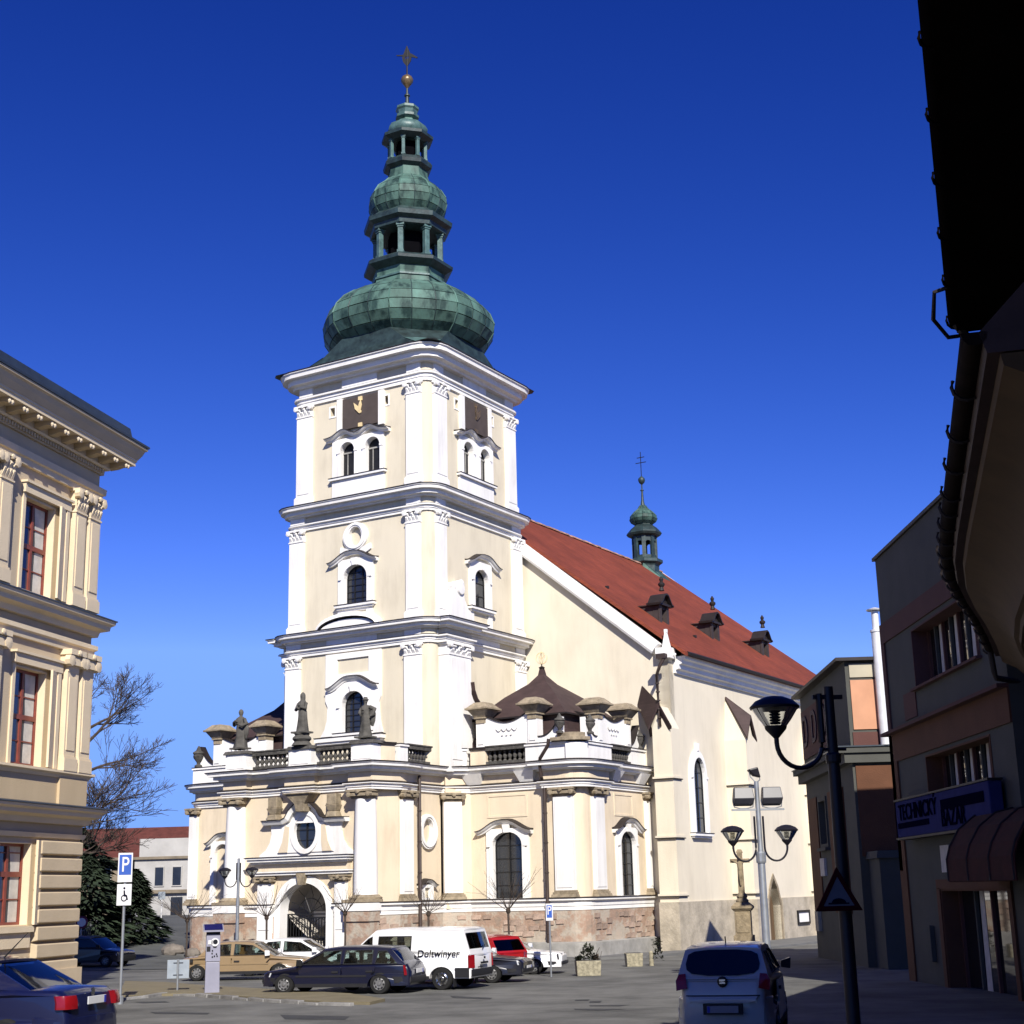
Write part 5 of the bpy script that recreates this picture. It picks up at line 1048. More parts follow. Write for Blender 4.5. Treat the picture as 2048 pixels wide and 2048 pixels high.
for k in range(7):
    u=-3.2+1.35*k+(2.2 if k>5 else 0); 
    q=MB(); q.plate(rect(u,u+.75,2.7,4.2),[rect(u+.07,u+.68,2.77,4.13)],-.02,-.10); o=q.build('window',WR if k%2 else BR,fh); q=MB(); q.box(u+.05,u+.7,-.06,-.03,2.75,4.15); q.build('pane',GLASSD,o)
for u in (8.0,9.4,11.0,12.2):
    q=MB(); q.plate(rect(u,u+.8,2.7,4.2),[rect(u+.07,u+.73,2.77,4.13)],.78,.88); q.v=[(x,-y,z) for x,y,z in q.v]; o=q.build('window',WR,fh); q=MB(); q.box(u+.05,u+.75,-.84,-.81,2.75,4.15); q.build('pane',GLASSD,o)
    if u in (9.4,12.2): q=MB(); q.box(u,u+.9,-.9,-.78,-.2,1.9); q.build('tall_window',GLASSD,fh)
rw=thing('retaining_wall','low dark garden wall with iron railing beside the sloping lane','wall',(0,0,0))
pts=[(-21.3,72),(-22.6,80),(-24.2,90),(-26.5,104)]
q=MB(); q.sweep([(x,y) for x,y in pts],[(-.3,-1.6),(.0,-1.6),(.0,1.2),(-.3,1.2)]); q.v=[(x,y,z if z<0 else gz(x,y)+.65) for x,y,z in q.v]; q.build('wall_base',DARKSTONE,rw)
for i in range(len(pts)-1):
    a=Vector(pts[i]); b=Vector(pts[i+1])
    for k in range(9):
        c=a.lerp(b,k/9); z=gz(c.x,c.y)+.6; q=MB(); q.box(c.x-.03,c.x+.03,c.y-.03,c.y+.03,z,z+.8); q.build('railing_bar',IRON,rw)
q=MB(); q.tube([(x-.0,y,gz(x,y)+1.38) for x,y in pts],.03,5); q.tube([(x,y,gz(x,y)+1.0) for x,y in pts],.02,5); q.build('handrail',IRON,rw)
LANE=mat('lane_asphalt',(.085,.088,.085),.95,.2,.6,.4,30)
q=MB(); pr2=[]
xs=[0,.25,.5,.75,1]
rows=[]
for y in range(69,118,3):
    x0=-21.0-(y-69)*.17; x1=-14.6-(y-69)*.12 if y<80 else -17.0-(y-80)*.22; rows.append([(x0+(x1-x0)*t,y,gz(x0+(x1-x0)*t,y)+.02) for t in xs])
q.loft(rows,closed=False,caps=False); q.build('lane',LANE,smooth=60,kind='structure')
# ------------------------------------------------------------------ vehicles
TYRE=mat('black_tyre',(.012,.012,.012),.85,.2,8); RIM=mat('grey_wheel_steel',(.20,.20,.20),.45,.2,6,metal=.5); CHROME=mat('chrome_hubcap',(.6,.6,.6),.18,.1,5,metal=1); TRIMB=mat('black_plastic_trim',(.014,.014,.016),.6,.1,5); INTER=mat('dark_car_interior',(.02,.02,.022),.9,.2,4); TAN=mat('tan_seat',(.20,.09,.03),.9,.2,4)
REDL=mat('red_tail_lamp',(.19,.005,.008),.15,.1,8,spec=.6); AMBL=mat('amber_lamp',(.5,.16,.02),.2,.1,8); CLEARL=mat('clear_lamp',(.55,.57,.6),.1,.1,8,spec=.8); PLATEM=mat('white_number_plate',(.55,.55,.55),.5,.05,3); PLATEB=mat('blue_plate_band',(.02,.03,.3),.5,.05,3)
def paint(n,c,m=.0): return mat(n,c,.32,.05,2,coat=.6,spec=.4,metal=m)
def glassm(name,tint,alpha):
    M=bpy.data.materials.new(name); M.use_nodes=True; N=M.node_tree.nodes; L=M.node_tree.links; N.clear()
    o=N.new('ShaderNodeOutputMaterial'); mx=N.new('ShaderNodeMixShader'); t=N.new('ShaderNodeBsdfTransparent'); g=N.new('ShaderNodeBsdfGlossy'); fr=N.new('ShaderNodeFresnel'); fr.inputs[0].default_value=1.5
    t.inputs[0].default_value=(*[c*alpha for c in tint],1); g.inputs['Roughness'].default_value=.03; g.inputs[0].default_value=(.9,.9,.9,1)
    L.new(fr.outputs[0],mx.inputs[0]); L.new(t.outputs[0],mx.inputs[1]); L.new(g.outputs[0],mx.inputs[2]); L.new(mx.outputs[0],o.inputs[0]); return M
CGLASS=glassm('car_window_glass',(.88,.96,.94),.8); DGLASS=glassm('dark_car_window_glass',(.8,.9,.9),.22); LGLASS=glassm('lamp_bowl_glass',(.95,.97,.95),.85)
def arcpts(xc,r,zb,n=10,rev=True):
    a0=math.asin(max(-1,min(1,(zb-.3)/r))) if 0 else 0
    return [(xc+r*math.cos(math.pi*i/n),zb+r*.86*math.sin(math.pi*i/n)) for i in range(n+1)]
def car(name,label,P,loc,heading,group=None):
    """P: length profile; heading = angle of the bonnet direction in plan"""
    c=thing(name,label,P.get('cat','car'),(loc[0],loc[1],gz(loc[0],loc[1])+.0),heading,group)
    w=P['w']/2; zb=P['zb']; ra=P['r']+.06; m=P['paint']; top=P['top']; xr=top[0][0]; xf=top[-1][0]; xc=(xr+xf)/2; hl=(xf-xr)/2
    xw=P['wheels']
    ol=[(p[0],p[1],1) for p in top]
    ol+=[(xf-.03,zb,0)]+[(x,z,0) for x,z in arcpts(xw[1],ra,zb)]+[(x,z,0) for x,z in arcpts(xw[0],ra,zb)]+[(xr+.03,zb,0)]
    tp=P.get('taper',.16); ztop=max(p[1] for p in top)
    def pt(x,z,f,y,e,fl):
        if fl: x=xc+(x-xc)*(1-e*.9/hl); z=z-e*(z-zb)/(ztop-zb)
        k=max(0,(abs(x-xc)/hl-.62)/.38); yy=y*w*(1-tp*k*k)*(1-.05*max(0,(z-.55)/.6)**2 if z>.55 else 1)
        if abs(y)<.5 and fl: z+=.03
        return (x,yy,z)
    rings=[]
    for y,e in ((-1,.075),(-.985,.035),(-.94,.008),(-.8,0),(0,0),(.8,0),(.94,.008),(.985,.035),(1,.075)):
        rings.append([pt(x,z,0,y,e,fl) for x,z,fl in ol])
    b=MB(); b.loft(rings,caps=False); n=len(ol)
    tr=tessellate_polygon([[Vector((q[0],q[2],0)) for q in rings[0]]]); o8=8*n
    b.f+=[list(t) for t in tr]+[[i+o8 for i in t] for t in tr]
    body=b.build('body',m,c,smooth=38)
    ys=lambda x,z:pt(x,z,0,1,.075,0)[1]
    # cabin: side frames with openings, roof, glass
    zl=P['belt']; cab=P['cabin']; zr=max(p[1] for p in cab); wb=w*P.get('wb',.95); wr=w*P.get('wr',.80)
    def cy(z): return wb+(wr-wb)*max(0,(z-zl)/(zr-zl))
    def curve(x,y):
        k=max(0,(abs(x-(cab[0][0]+cab[-1][0])/2)/((cab[-1][0]-cab[0][0])/2)-.7)/.3); return y*(1-.06*k*k)
    for s in (1,-1):
        q=MB(lambda u,d,z,s=s:(u,s*(curve(u,cy(z))+d),z)); q.plate(cab,P['win'],-.05,0); q.build('cabin_side',m,c,smooth=30)
        q=MB(lambda u,d,z,s=s:(u,s*(curve(u,cy(z))+d),z))
        for wn in P['win']: q.plate(wn,[],-.03,-.02)
        q.build('side_window',P.get('glass',CGLASS),c)
        q=MB(lambda u,d,z,s=s:(u,s*(curve(u,cy(z))+d),z))
        for wn in P['win']:
            cx_=sum(p[0] for p in wn)/len(wn); cz_=sum(p[1] for p in wn)/len(wn)
            q.plate([(cx_+(p[0]-cx_)*1.03,cz_+(p[1]-cz_)*1.05) for p in wn],[[(cx_+(p[0]-cx_)*.97,cz_+(p[1]-cz_)*.95) for p in wn]],-.01,.006)
        q.build('window_seal',TRIMB,c)
    rp=[p for p in cab if p[1]>zr-.16]; q=MB()
    q.loft([[(x,y*curve(x,cy(z)),z+dz) for x,z in rp]+[(x,y*curve(x,cy(z)),z+dz-.04) for x,z in rp[::-1]] for y,dz in ((-1,0),(-.9,.025),(-.5,.04),(0,.045),(.5,.04),(.9,.025),(1,0))]); q.build('roof',m,c,smooth=40)
    def slant(p0,p1,name,mm,f0=.02,f1=.94,yf=.93,th=.012):
        q=MB(); V=[]
        for f in (f0,f1):
            x=p0[0]+(p1[0]-p0[0])*f; z=p0[1]+(p1[1]-p0[1])*f
            for y in (-1,-.8,0,.8,1): V.append((x+(.05*(1-y*y))*(1 if p0[0]>p1[0] else -1),y*yf*curve(x,cy(z)),z+.0))
        q.v=V+[(x,y,z-th) for x,y,z in V]; q.f=[[i,i+1,i+6,i+5] for i in range(4)]+[[i+10,i+15,i+16,i+11] for i in range(4)]+[[0,5,15,10],[4,14,19,9],[0,10,11,1],[5,6,16,15]]
        return q.build(name,mm,c,smooth=40)
    fr_=cab[-1]; fr2=rp[-1]; re_=cab[0]; re2=rp[0]
    slant(fr_,fr2,'windscreen',P.get('glass',CGLASS),.03,.97,.955)
    if P.get('hatch'):
        slant(re_,re2,'tailgate',m,-.02,P['hatch'][0],1.0,.03); slant(re_,re2,'rear_window',P.get('rglass',P.get('glass',CGLASS)),P['hatch'][0],P['hatch'][1],.9); 
        slant(re_,re2,'tailgate_top',m,P['hatch'][1],1.0,1.0,.03)
    else: slant(re_,re2,'rear_window',P.get('rglass',P.get('glass',CGLASS)),.03,.97,.95)
    q=MB(); q.box(cab[0][0]+.12,cab[-1][0]-.1,-wb*.93,wb*.93,zl-.01+.03,zl+.045); q.build('interior',INTER,c)
    q=MB(); sm=P.get('seat',INTER)
    for x in P.get('seats',[xc-.1,xc-1.0]):
        for y in (-.45,.45): 
            q.box(x-.1,x+.1,(y-.22)*w/.8,(y+.22)*w/.8,zl-.1,zl+.16); q.box(x-.09,x+.03,(y-.12)*w/.8,(y+.12)*w/.8,zl+.14,zl+.32)
    q.build('seats',sm,c,bevel=.03)
    q=MB(); q.tube([(fr_[0]-.55,.38*w,zl+.02)]+[(fr_[0]-.55+.06*math.sin(t),.4*w+.17*math.cos(t),zl+.03+.16*math.sin(t)) for t in [2*math.pi*i/10 for i in range(11)]],.015,4); q.build('steering_wheel',INTER,c)
    # doors as panels just proud of the flanks
    for d in P.get('doors',[]):
        for s in (1,-1):
            q=MB(lambda u,dd,z,s=s:(u,s*(ys(u,z)+dd),z)); q.plate(d,[],-.02,.006); o=q.build('door',m,c)
            xs=[p[0] for p in d]; q=MB(lambda u,dd,z,s=s:(u,s*(ys(u,z)+dd),z)); hx=min(xs)+.08; hz=max(p[1] for p in d)-.14; q.box(hx,hx+.2,0,.035,hz-.02,hz+.03); q.build('door_handle',P.get('handle',TRIMB),o)
    if P.get('strip'):
        for s in (1,-1):
            q=MB(lambda u,dd,z,s=s:(u,s*(ys(u,z)+dd),z)); z=P['strip']; x0=xw[0]+ra+.03; x1=xw[1]-ra-.03; q.box(x0,x1,-.02,.022,z-.025,z+.025); q.build('side_strip',P.get('stripm',TRIMB),c)
    for s in (1,-1):
        q=MB(lambda u,dd,z,s=s:(u,s*(ys(u,z)+dd),z)); x0=xw[0]+ra; x1=xw[1]-ra; q.box(x0,x1,-.06,.012,zb-.03,zb+.07); q.build('sill',P.get('sillm',TRIMB),c)
        q=MB(); x=fr_[0]-.22; y=s*(cy(zl)+.0); q.loft([[(x-.06,y,zl+.02),(x+.06,y,zl+.02),(x+.06,y,zl+.14),(x-.06,y,zl+.14)],[(x-.09,y+s*.18,zl+.0),(x+.09,y+s*.16,zl+.02),(x+.07,y+s*.16,zl+.19),(x-.09,y+s*.2,zl+.2)]]); q.build('wing_mirror',P.get('mirror',TRIMB),c,smooth=50,bevel=.01)
    # bumpers
    for nm,x,sg,zz in (('rear_bumper',xr,-1,P.get('bz',(.32,.56))),('front_bumper',xf,1,P.get('fbz',P.get('bz',(.32,.56))))):
        q=MB(); R0=[]
        for y in (-1.0,-.93,-.7,0,.7,.93,1.0):
            k=abs(y); xo=x+sg*(.07-.09*k**4); yy=y*w*(1-tp*.8)
            if k==1: xo=x-sg*.42; yy=y*(w*(1-tp*.35)+.012)
            R0.append([(xo-sg*.14,yy*.98,zz[0]),(xo,yy,zz[0]+.03),(xo+sg*.02,yy,(zz[0]+zz[1])/2),(xo,yy,zz[1]-.02),(xo-sg*.14,yy*.98,zz[1])])
        q.loft(R0); q.build(nm,P.get('bump',TRIMB),c,smooth=45)
    # lamps
    def lampbox(nm,mm,pts):
        for s in (1,-1):
            q=MB(); V=[(x,s*y,z) for x,y,z in pts]; q.loft([V,[(x+(.04 if x>xc else -.04)*-1,s*(abs(y)-.015 if 1 else y),z) for x,y,z in V]]); q.build(nm,mm,c,bevel=.012)
    for nm,mm,pts in P.get('lamps',[]): lampbox(nm,mm,pts)
    if P.get('plate'):
        x,z,sg=P['plate']; q=MB(); q.box(x,x+sg*.02,-.29,.29,z-.06,z+.06); o=q.build('number_plate',PLATEM if not P.get('darkplate') else TRIMB,c,bevel=.006)
        q=MB(); q.box(x+sg*.005,x+sg*.024,.25*-sg*-1-.03,.25*-sg*-1+.03,z-.055,z+.055); q.build('plate_band',PLATEB,o)
    # wheels
    r=P['r']; tw=.19
    q=MB(); q.lathe_y([(.6*r,-tw/2+.01),(.9*r,-tw/2),(r,-tw/2+.04),(r,tw/2-.04),(.9*r,tw/2),(.62*r,tw/2+.004),(.6*r,tw/2-.05)],0,0,28); ty=q.build('wheel',TYRE,c,smooth=40)
    q=MB(); q.lathe_y([(.62*r,tw/2-.03),(.6*r,tw/2-.0),(.52*r,tw/2-.03),(.42*r,tw/2-.005),(.2*r,tw/2-.01),(.17*r,tw/2+.02),(.02,tw/2+.025)],0,0,24); rm=q.build('rim',P.get('rim',RIM),ty,smooth=40)
    q=MB()
    for k in range(P.get('nholes',8)):
        a=2*math.pi*k/P.get('nholes',8); q.lathe_y([(.06*r*1.4,tw/2-.02),(.06*r*1.4,tw/2+.003)],.44*r*math.cos(a),.44*r*math.sin(a),7)
    ho=q.build('rim_slots',TRIMB,ty)
    first=True
    for x in xw:
        for s in (1,-1):
            if first: t=ty; first=False
            else: t=inst(ty,c); inst(rm,t); inst(ho,t)
            t.location=(x,s*(w-.11),r); t.rotation_euler=(0,random.random()*6*s,0) if s>0 else (0,random.random(),math.pi)
    q=MB(); q.box(xr+.15,xf-.15,-w*.72,w*.72,zb-.02,zb+.35); q.build('underbody',TRIMB,c)
    return c
def opening(x0,x1,x2,x3,z0,z1): return [(x0,z0),(x3,z0),(x2,z1),(x1,z1)]
PB=math.pi
BLUE=paint('dark_navy_paint',(.003,.004,.018)); NAVY=paint('metallic_navy_paint',(.004,.006,.035),.0); BEIGEC=paint('sand_paint',(.235,.165,.09)); WHITEC=paint('white_car_paint',(.72,.72,.72)); SILVER=paint('silver_blue_paint',(.34,.34,.335),.0); REDC=paint('red_car_paint',(.33,.012,.014)); BLACKC=paint('black_car_paint',(.008,.008,.014))
# dark blue estate in the front row
est=dict(w=1.72,zb=.24,r=.30,belt=.80,paint=BLUE,wheels=(-1.42,1.55),
 top=[(-2.32,.30),(-2.34,.62),(-2.22,.84),(-1.2,.83),(1.05,.80),(1.2,.79),(2.12,.66),(2.24,.60),(2.28,.34)],
 cabin=[(-2.2,.80),(-1.72,1.27),(-1.2,1.305),(-.2,1.31),(.35,1.25),(1.25,.78)],
 win=[opening(-1.95,-1.62,-1.35,-1.28,.85,1.20),opening(-1.18,-1.2,-.35,-.30,.85,1.23),[(-.2,.85),(1.02,.85),(.32,1.2),(-.22,1.235)]],hatch=(.25,.88),
 doors=[[(-.22,.30),(.95,.30),(1.08,.6),(1.08,.77),(-.24,.77)],[(-1.1,.5),(-.98,.30),(-.28,.30),(-.28,.77),(-1.3,.78),(-1.28,.66)]],strip=.52,lamps=[('tail_lamp',REDL,[(-2.30,.62,.52),(-2.2,.82,.52),(-2.16,.80,.80),(-2.24,.66,.80)]),('headlamp',CLEARL,[(2.2,.5,.50),(2.05,.80,.50),(2.0,.80,.62),(2.16,.52,.62)])],
 plate=(-2.36,.62,-1),bz=(.28,.50),seats=[-.05,-1.0])
def place(px,py,y): p=at(px,py,y); return (p.x,p.y)
th=R(15); hd=PB-th
car('parked_car','dark navy estate car in the front row before the white van',est,(-5.30,45.6),hd,'cars parked in the church square')
# white van
van=dict(cat='van',w=2.0,zb=.34,r=.33,belt=1.06,paint=WHITEC,wheels=(-1.42,1.55),wb=.985,wr=.93,taper=.05,
 top=[(-2.35,.42),(-2.36,.98),(-2.3,1.06),(1.3,1.05),(1.65,1.04),(2.35,.84),(2.45,.72),(2.48,.42)],
 cabin=[(-2.33,1.02),(-2.12,1.70),(-2.0,1.745),(-1,1.765),(.3,1.76),(.75,1.72),(1.66,1.03)],
 win=[opening(-.42,-.44,.62,.66,1.13,1.56),[(.84,1.13),(1.42,1.13),(.98,1.5),(.84,1.56)]],hatch=(.22,.9),glass=CGLASS,
 doors=[[(.74,.45),(1.05,.45),(1.62,.75),(1.62,1.02),(.74,1.02)]],lamps=[('tail_lamp',REDL,[(-2.42,.78,.62),(-2.3,.985,.62),(-2.3,.985,1.0),(-2.41,.78,1.0)]),('headlamp',CLEARL,[(2.44,.55,.62),(2.25,.95,.62),(2.2,.95,.8),(2.4,.58,.8)])],
 bz=(.36,.60),seats=[1.0,.1],rim=CHROME,nholes=5,mirror=WHITEC,strip=None,handle=WHITEC)
vx,vy=-3.45,47.3
v=car('parked_van','white panel van with dark script lettering and black rear bumper',van,(vx,vy),PB-R(19))
text_mesh('Doltwinyer',.27,BLACK,'side_lettering',v,(-1.32,.993,1.05),(R(90),0,PB),.004,shear=.12,sx=1.1)
q=MB(); q.box(-2.44,-2.41,-.3,.3,.72,.78); q.box(-2.45,-2.42,-.04,.04,.86,.93); q.box(-2.43,-2.40,.1,.5,.62,.65); q.build('tailgate_handle',TRIMB,v)
q=MB(); q.tube([(-2.38,.02,1.14),(-2.33,-.3,1.26)],.015,5); q.build('rear_wiper',TRIMB,v)
for s in (1,-1): q=MB(); q.box(-1.05+.0,-1.03,s*.9-.12,s*.9+.12,.1,.36) ; q.v=[(x-.78,y,z) for x,y,z in q.v]; q.build('mud_flap',TRIMB,v)
for s in (1,-1):
    q=MB(); q.box(-2.3,-1.86,s*.99-.02,s*.99+.02,.36,.64); q.build('rear_quarter_trim',TRIMB,v)
# beige saloon
sal=dict(w=1.66,zb=.26,r=.30,belt=.84,paint=BEIGEC,wheels=(-1.75,1.3),
 top=[(-2.35,.34),(-2.38,.62),(-2.3,.80),(-1.45,.88),(.9,.84),(1.1,.83),(2.2,.72),(2.3,.62),(2.3,.34)],
 cabin=[(-1.75,.85),(-1.15,1.30),(-.7,1.34),(.1,1.33),(.35,1.28),(1.12,.82)],
 win=[[(-1.42,.89),(-.52,.89),(-.52,1.27),(-1.02,1.25)],[(-.38,.89),(.9,.89),(.28,1.22),(-.36,1.27)]],
 doors=[[(-.42,.32),(.72,.32),(.8,.6),(1.0,.8),(-.44,.81)],[(-1.2,.5),(-1.1,.32),(-.48,.32),(-.48,.81),(-1.4,.84)]],strip=.58,stripm=BEIGEC,lamps=[('headlamp',CLEARL,[(2.26,.4,.55),(2.18,.74,.55),(2.15,.74,.68),(2.24,.42,.68)]),('tail_lamp',REDL,[(-2.38,.4,.55),(-2.3,.76,.55),(-2.28,.76,.72),(-2.36,.42,.72)])],
 bz=(.30,.46),seat=TAN,seats=[-.1,-1.0],mirror=WHITEC,bump=BEIGEC)
b=car('parked_car','sand coloured old saloon car with tan seats behind the parking meter',sal,(-10.05,56.6),-R(5),'cars parked in the church square')
for s in (1,-1): q=MB(); q.box(-2.0,-1.9,s*.80-.03,s*.80+.03,.66,.78); q.build('air_grille',TRIMB,b)
ws=dict(sal); ws.update(paint=WHITEC,seat=INTER,stripm=WHITEC,bump=TRIMB)
car('parked_car','white saloon half hidden behind the sand coloured car',ws,(-8.75,60.0),-R(8),'cars parked in the church square')
# red hatchback, black car and white coupe beyond the van
hat=dict(w=1.75,zb=.26,r=.30,belt=.84,paint=REDC,wheels=(-1.2,1.25),
 top=[(-1.92,.34),(-1.95,.62),(-1.88,.86),(-1.0,.87),(1.0,.84),(1.1,.82),(1.85,.70),(1.95,.6),(1.96,.34)],
 cabin=[(-1.88,.84),(-1.55,1.33),(-1.1,1.38),(-.1,1.385),(.35,1.32),(1.12,.81)],
 win=[opening(-1.45,-1.3,-.75,-.7,.9,1.28),[(-.6,.9),(.9,.9),(.3,1.26),(-.6,1.31)]],hatch=(.12,.86),rglass=DGLASS,
 doors=[[(-.62,.32),(.8,.32),(.98,.6),(1.0,.8),(-.64,.82)]],lamps=[('tail_lamp',REDL,[(-1.97,.5,.62),(-1.85,.82,.62),(-1.84,.82,.84),(-1.95,.52,.84)]),('headlamp',CLEARL,[(1.93,.45,.52),(1.8,.8,.52),(1.76,.8,.66),(1.9,.48,.66)])],
 plate=(-1.99,.60,-1),bz=(.28,.54),bump=REDC,seats=[-.05,-.9])
car('parked_car','red hatchback seen from behind beside the white van',hat,(-1.75,54.4),PB-R(42),'cars parked in the church square')
bl=dict(sal); bl.update(paint=BLACKC,seat=INTER,stripm=BLACKC,lamps=[('headlamp',CLEARL,[(2.27,.35,.55),(2.18,.78,.55),(2.14,.78,.7),(2.24,.38,.7)])],plate=(2.33,.46,1),bump=TRIMB)
car('parked_car','black car with clear round headlamps poking out behind the white van',bl,(-2.05,50.4),-R(15),'cars parked in the church square')
cp=dict(sal); cp.update(paint=WHITEC,seat=INTER,stripm=WHITEC,bump=TRIMB,lamps=[('headlamp',TRIMB,[(2.29,.30,.52),(2.2,.78,.52),(2.17,.78,.70),(2.27,.32,.70)])])
car('parked_car','white car with square black headlamps parked right of the red hatchback',cp,(-.75,55.9),-R(10),'cars parked in the church square')
# dark car in the lane
dk=dict(hat); dk.update(paint=BLACKC,bump=TRIMB,glass=DGLASS)
car('parked_car','black car in deep shade beside the corner of the ochre town house',dk,(-20.4,72.5),-R(14))
# silver hatchback, near right, seen from behind
si=dict(w=1.76,zb=.24,r=.33,belt=1.06,paint=SILVER,wheels=(-1.22,1.42),wr=.74,wb=.96,taper=.2,
 top=[(-2.05,.34),(-2.10,.70),(-2.04,.95),(-1.97,1.08),(-1.2,1.09),(.95,1.02),(1.1,1.0),(1.95,.78),(2.1,.6),(2.1,.34)],
 cabin=[(-2.0,1.05),(-1.66,1.50),(-1.3,1.545),(-.3,1.555),(.25,1.51),(1.2,1.0)],
 win=[opening(-1.5,-1.35,-.75,-.7,1.11,1.45),[(-.6,1.11),(.95,1.09),(.25,1.44),(-.6,1.47)]],hatch=(.02,.06),glass=DGLASS,rglass=SILVER,
 doors=[[(-.62,.34),(.85,.34),(.98,.7),(1.0,.92),(-.64,.95)]],bz=(.30,.74),bump=SILVER,seats=[0,-.8],lamps=[('headlamp',CLEARL,[(2.08,.45,.55),(1.9,.8,.55),(1.85,.8,.72),(2.02,.48,.72)])],mirror=BLACKC)
s_=car('parked_car','silver hatchback seen from behind in building shade at lower right',si,(3.86,28.4),R(90-13)); s_.scale=(.98,.98,1.02)
# its rounded tailgate glass, lamps, badge and plate, laid on the tail
def tail(y,z):  # x of the rear surface at half-width y, height z
    if z>1.05: f=(z-1.05)/(1.50-1.05); x=-2.0+f*.34
    elif z>.74: x=-2.10+(z-.74)/.31*.10
    else: x=-2.11
    return x-.055*(1-min(1,abs(y)/.8)**2)+.06*max(0,abs(y)-.55)
def tailshape(pts,name,m,off=.012,th=.02,parent=s_,n=6):
    P=[]
    for i in range(len(pts)):
        a=Vector(pts[i]); b=Vector(pts[(i+1)%len(pts)])
        for k in range(n): P.append(tuple(a.lerp(b,k/n)))
    cy_=sum(p[0] for p in P)/len(P); cz_=sum(p[1] for p in P)/len(P)
    q=MB(); R_=[]
    for f,o in ((1,-th),(1,off),(.66,off),(.33,off),(.02,off)): R_.append([(tail(cy_+(y-cy_)*f,cz_+(z-cz_)*f)-o,cy_+(y-cy_)*f,cz_+(z-cz_)*f) for y,z in P])
    q.loft(R_); return q.build(name,m,parent,smooth=50)
tailshape([(.54,1.13),(.63,1.19),(.65,1.28),(.61,1.43),(.50,1.48),(.25,1.505),(-.25,1.505),(-.50,1.48),(-.61,1.43),(-.65,1.28),(-.63,1.19),(-.54,1.13),(-.25,1.10),(.25,1.10)],'rear_window',mat('black_tailgate_glass',(.004,.004,.006),.06,.1,2,spec=.5),.016,.02,n=2)
for s in (1,-1):
    tailshape([(s*.62,.90),(s*.81,.86),(s*.82,1.02),(s*.77,1.12),(s*.65,1.13)],'tail_lamp',REDL,.03,.05,n=2)
tailshape([(-.60,.77),(.60,.77),(.56,.70),(.45,.67),(-.45,.67),(-.56,.70)],'tailgate_lip',SILVER,.03,.03,n=3)
tailshape([(-.64,.79),(.64,.79),(.64,.775),(-.64,.775)],'tailgate_gap',TRIMB,.012,.01,n=3)
q=MB(); q.lathe_y([(.001,0),(.09,0),(.09,.03),(.06,.045),(.001,.045)],0,0,12); bd=q.build('tail_badge',TRIMB,s_); bd.rotation_euler=(0,0,R(90)); bd.location=(tail(0,1.0)+.02,0,1.0)
q=MB(); q.plate([(-.05,-.03),(.05,-.03),(.05,-.01),(-.02,.0),(.05,.01),(.05,.04),(-.05,.04),(-.05,.015),(.02,.005),(-.05,-.005)],[],.045,.055); o=q.build('badge_emblem',CHROME,bd)
tailshape([(-.34,.49),(.34,.49),(.34,.66),(-.34,.66)],'plate_recess',TRIMB,.085,.03,n=3)
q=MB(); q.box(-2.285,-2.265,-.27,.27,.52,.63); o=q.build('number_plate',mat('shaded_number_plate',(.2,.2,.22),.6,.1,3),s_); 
q=MB(); q.box(-2.29,-2.27,.22,.265,.525,.625); q.build('plate_band',PLATEB,o)
q=MB(); q.tube([(-1.05,0,1.56),(-1.1,0,1.70)],.012,5); q.build('roof_aerial',TRIMB,s_)
# navy saloon, near left, partly out of frame
nv=dict(w=1.95,zb=.26,r=.335,belt=.98,paint=NAVY,wheels=(-1.55,1.65),wr=.74,wb=.94,taper=.14,
 top=[(-2.62,.36),(-2.66,.66),(-2.58,.98),(-2.45,1.07),(-1.7,1.10),(1.0,1.0),(1.3,.98),(2.5,.84),(2.62,.7),(2.62,.36)],
 cabin=[(-1.98,1.06),(-1.05,1.49),(-.6,1.54),(.3,1.54),(.7,1.48),(1.6,.98)],
 win=[[(-1.18,1.12),(-.45,1.10),(-.45,1.42),(-.78,1.40),(-1.05,1.26)],[(-.33,1.1),(1.2,1.05),(.55,1.42),(-.33,1.44)]],
 doors=[[(-.4,.36),(.95,.36),(1.15,.7),(1.2,.95),(-.4,.98)],[(-1.15,.7),(-1.02,.36),(-.46,.36),(-.46,.98),(-1.3,1.0)]],bump=NAVY,bz=(.30,.68),strip=.55,stripm=NAVY,glass=CGLASS,
 lamps=[],plate=(-2.70,.90,-1),rim=mat('silver_hubcap',(.42,.42,.43),.35,.1,4,metal=.6),nholes=9,seats=[0,-.95])
n_c=car('parked_car','shiny navy saloon car with red tail lamps at lower left edge',nv,(-9.93,27.2),PB-R(15)); n_c.scale=(1,1,1.07)
for s in (1,-1):
    q=MB(); pl_=[(-2.72,.62),(-2.71,.74),(-2.68,.83),(-2.62,.885),(-2.50,.915),(-2.45,.88),(-2.55,.80),(-2.58,.62)]; q.loft([[(x,s*y,.80) for x,y in pl_],[(x,s*y,.90) for x,y in pl_],[(x+.04,s*y*.985,1.0) for x,y in pl_]]); q.build('tail_lamp',REDL,n_c,smooth=45)
q=MB(); q.tube([(-.75,0,1.57),(-.15,0,1.98)] if 0 else [(-.85,.0,1.56),(-1.3,.0,1.95)],[.016,.005],5); q.build('roof_aerial',TRIMB,n_c); n_c.children[-1] if 0 else None
q=MB(); q.lathe_y([(.05,0),(.065,0),(.065,.015),(.05,.015)],0,0,14); e=q.build('boot_badge',CHROME,n_c); e.rotation_euler=(0,0,R(90)); e.location=(-2.615,0,1.02)
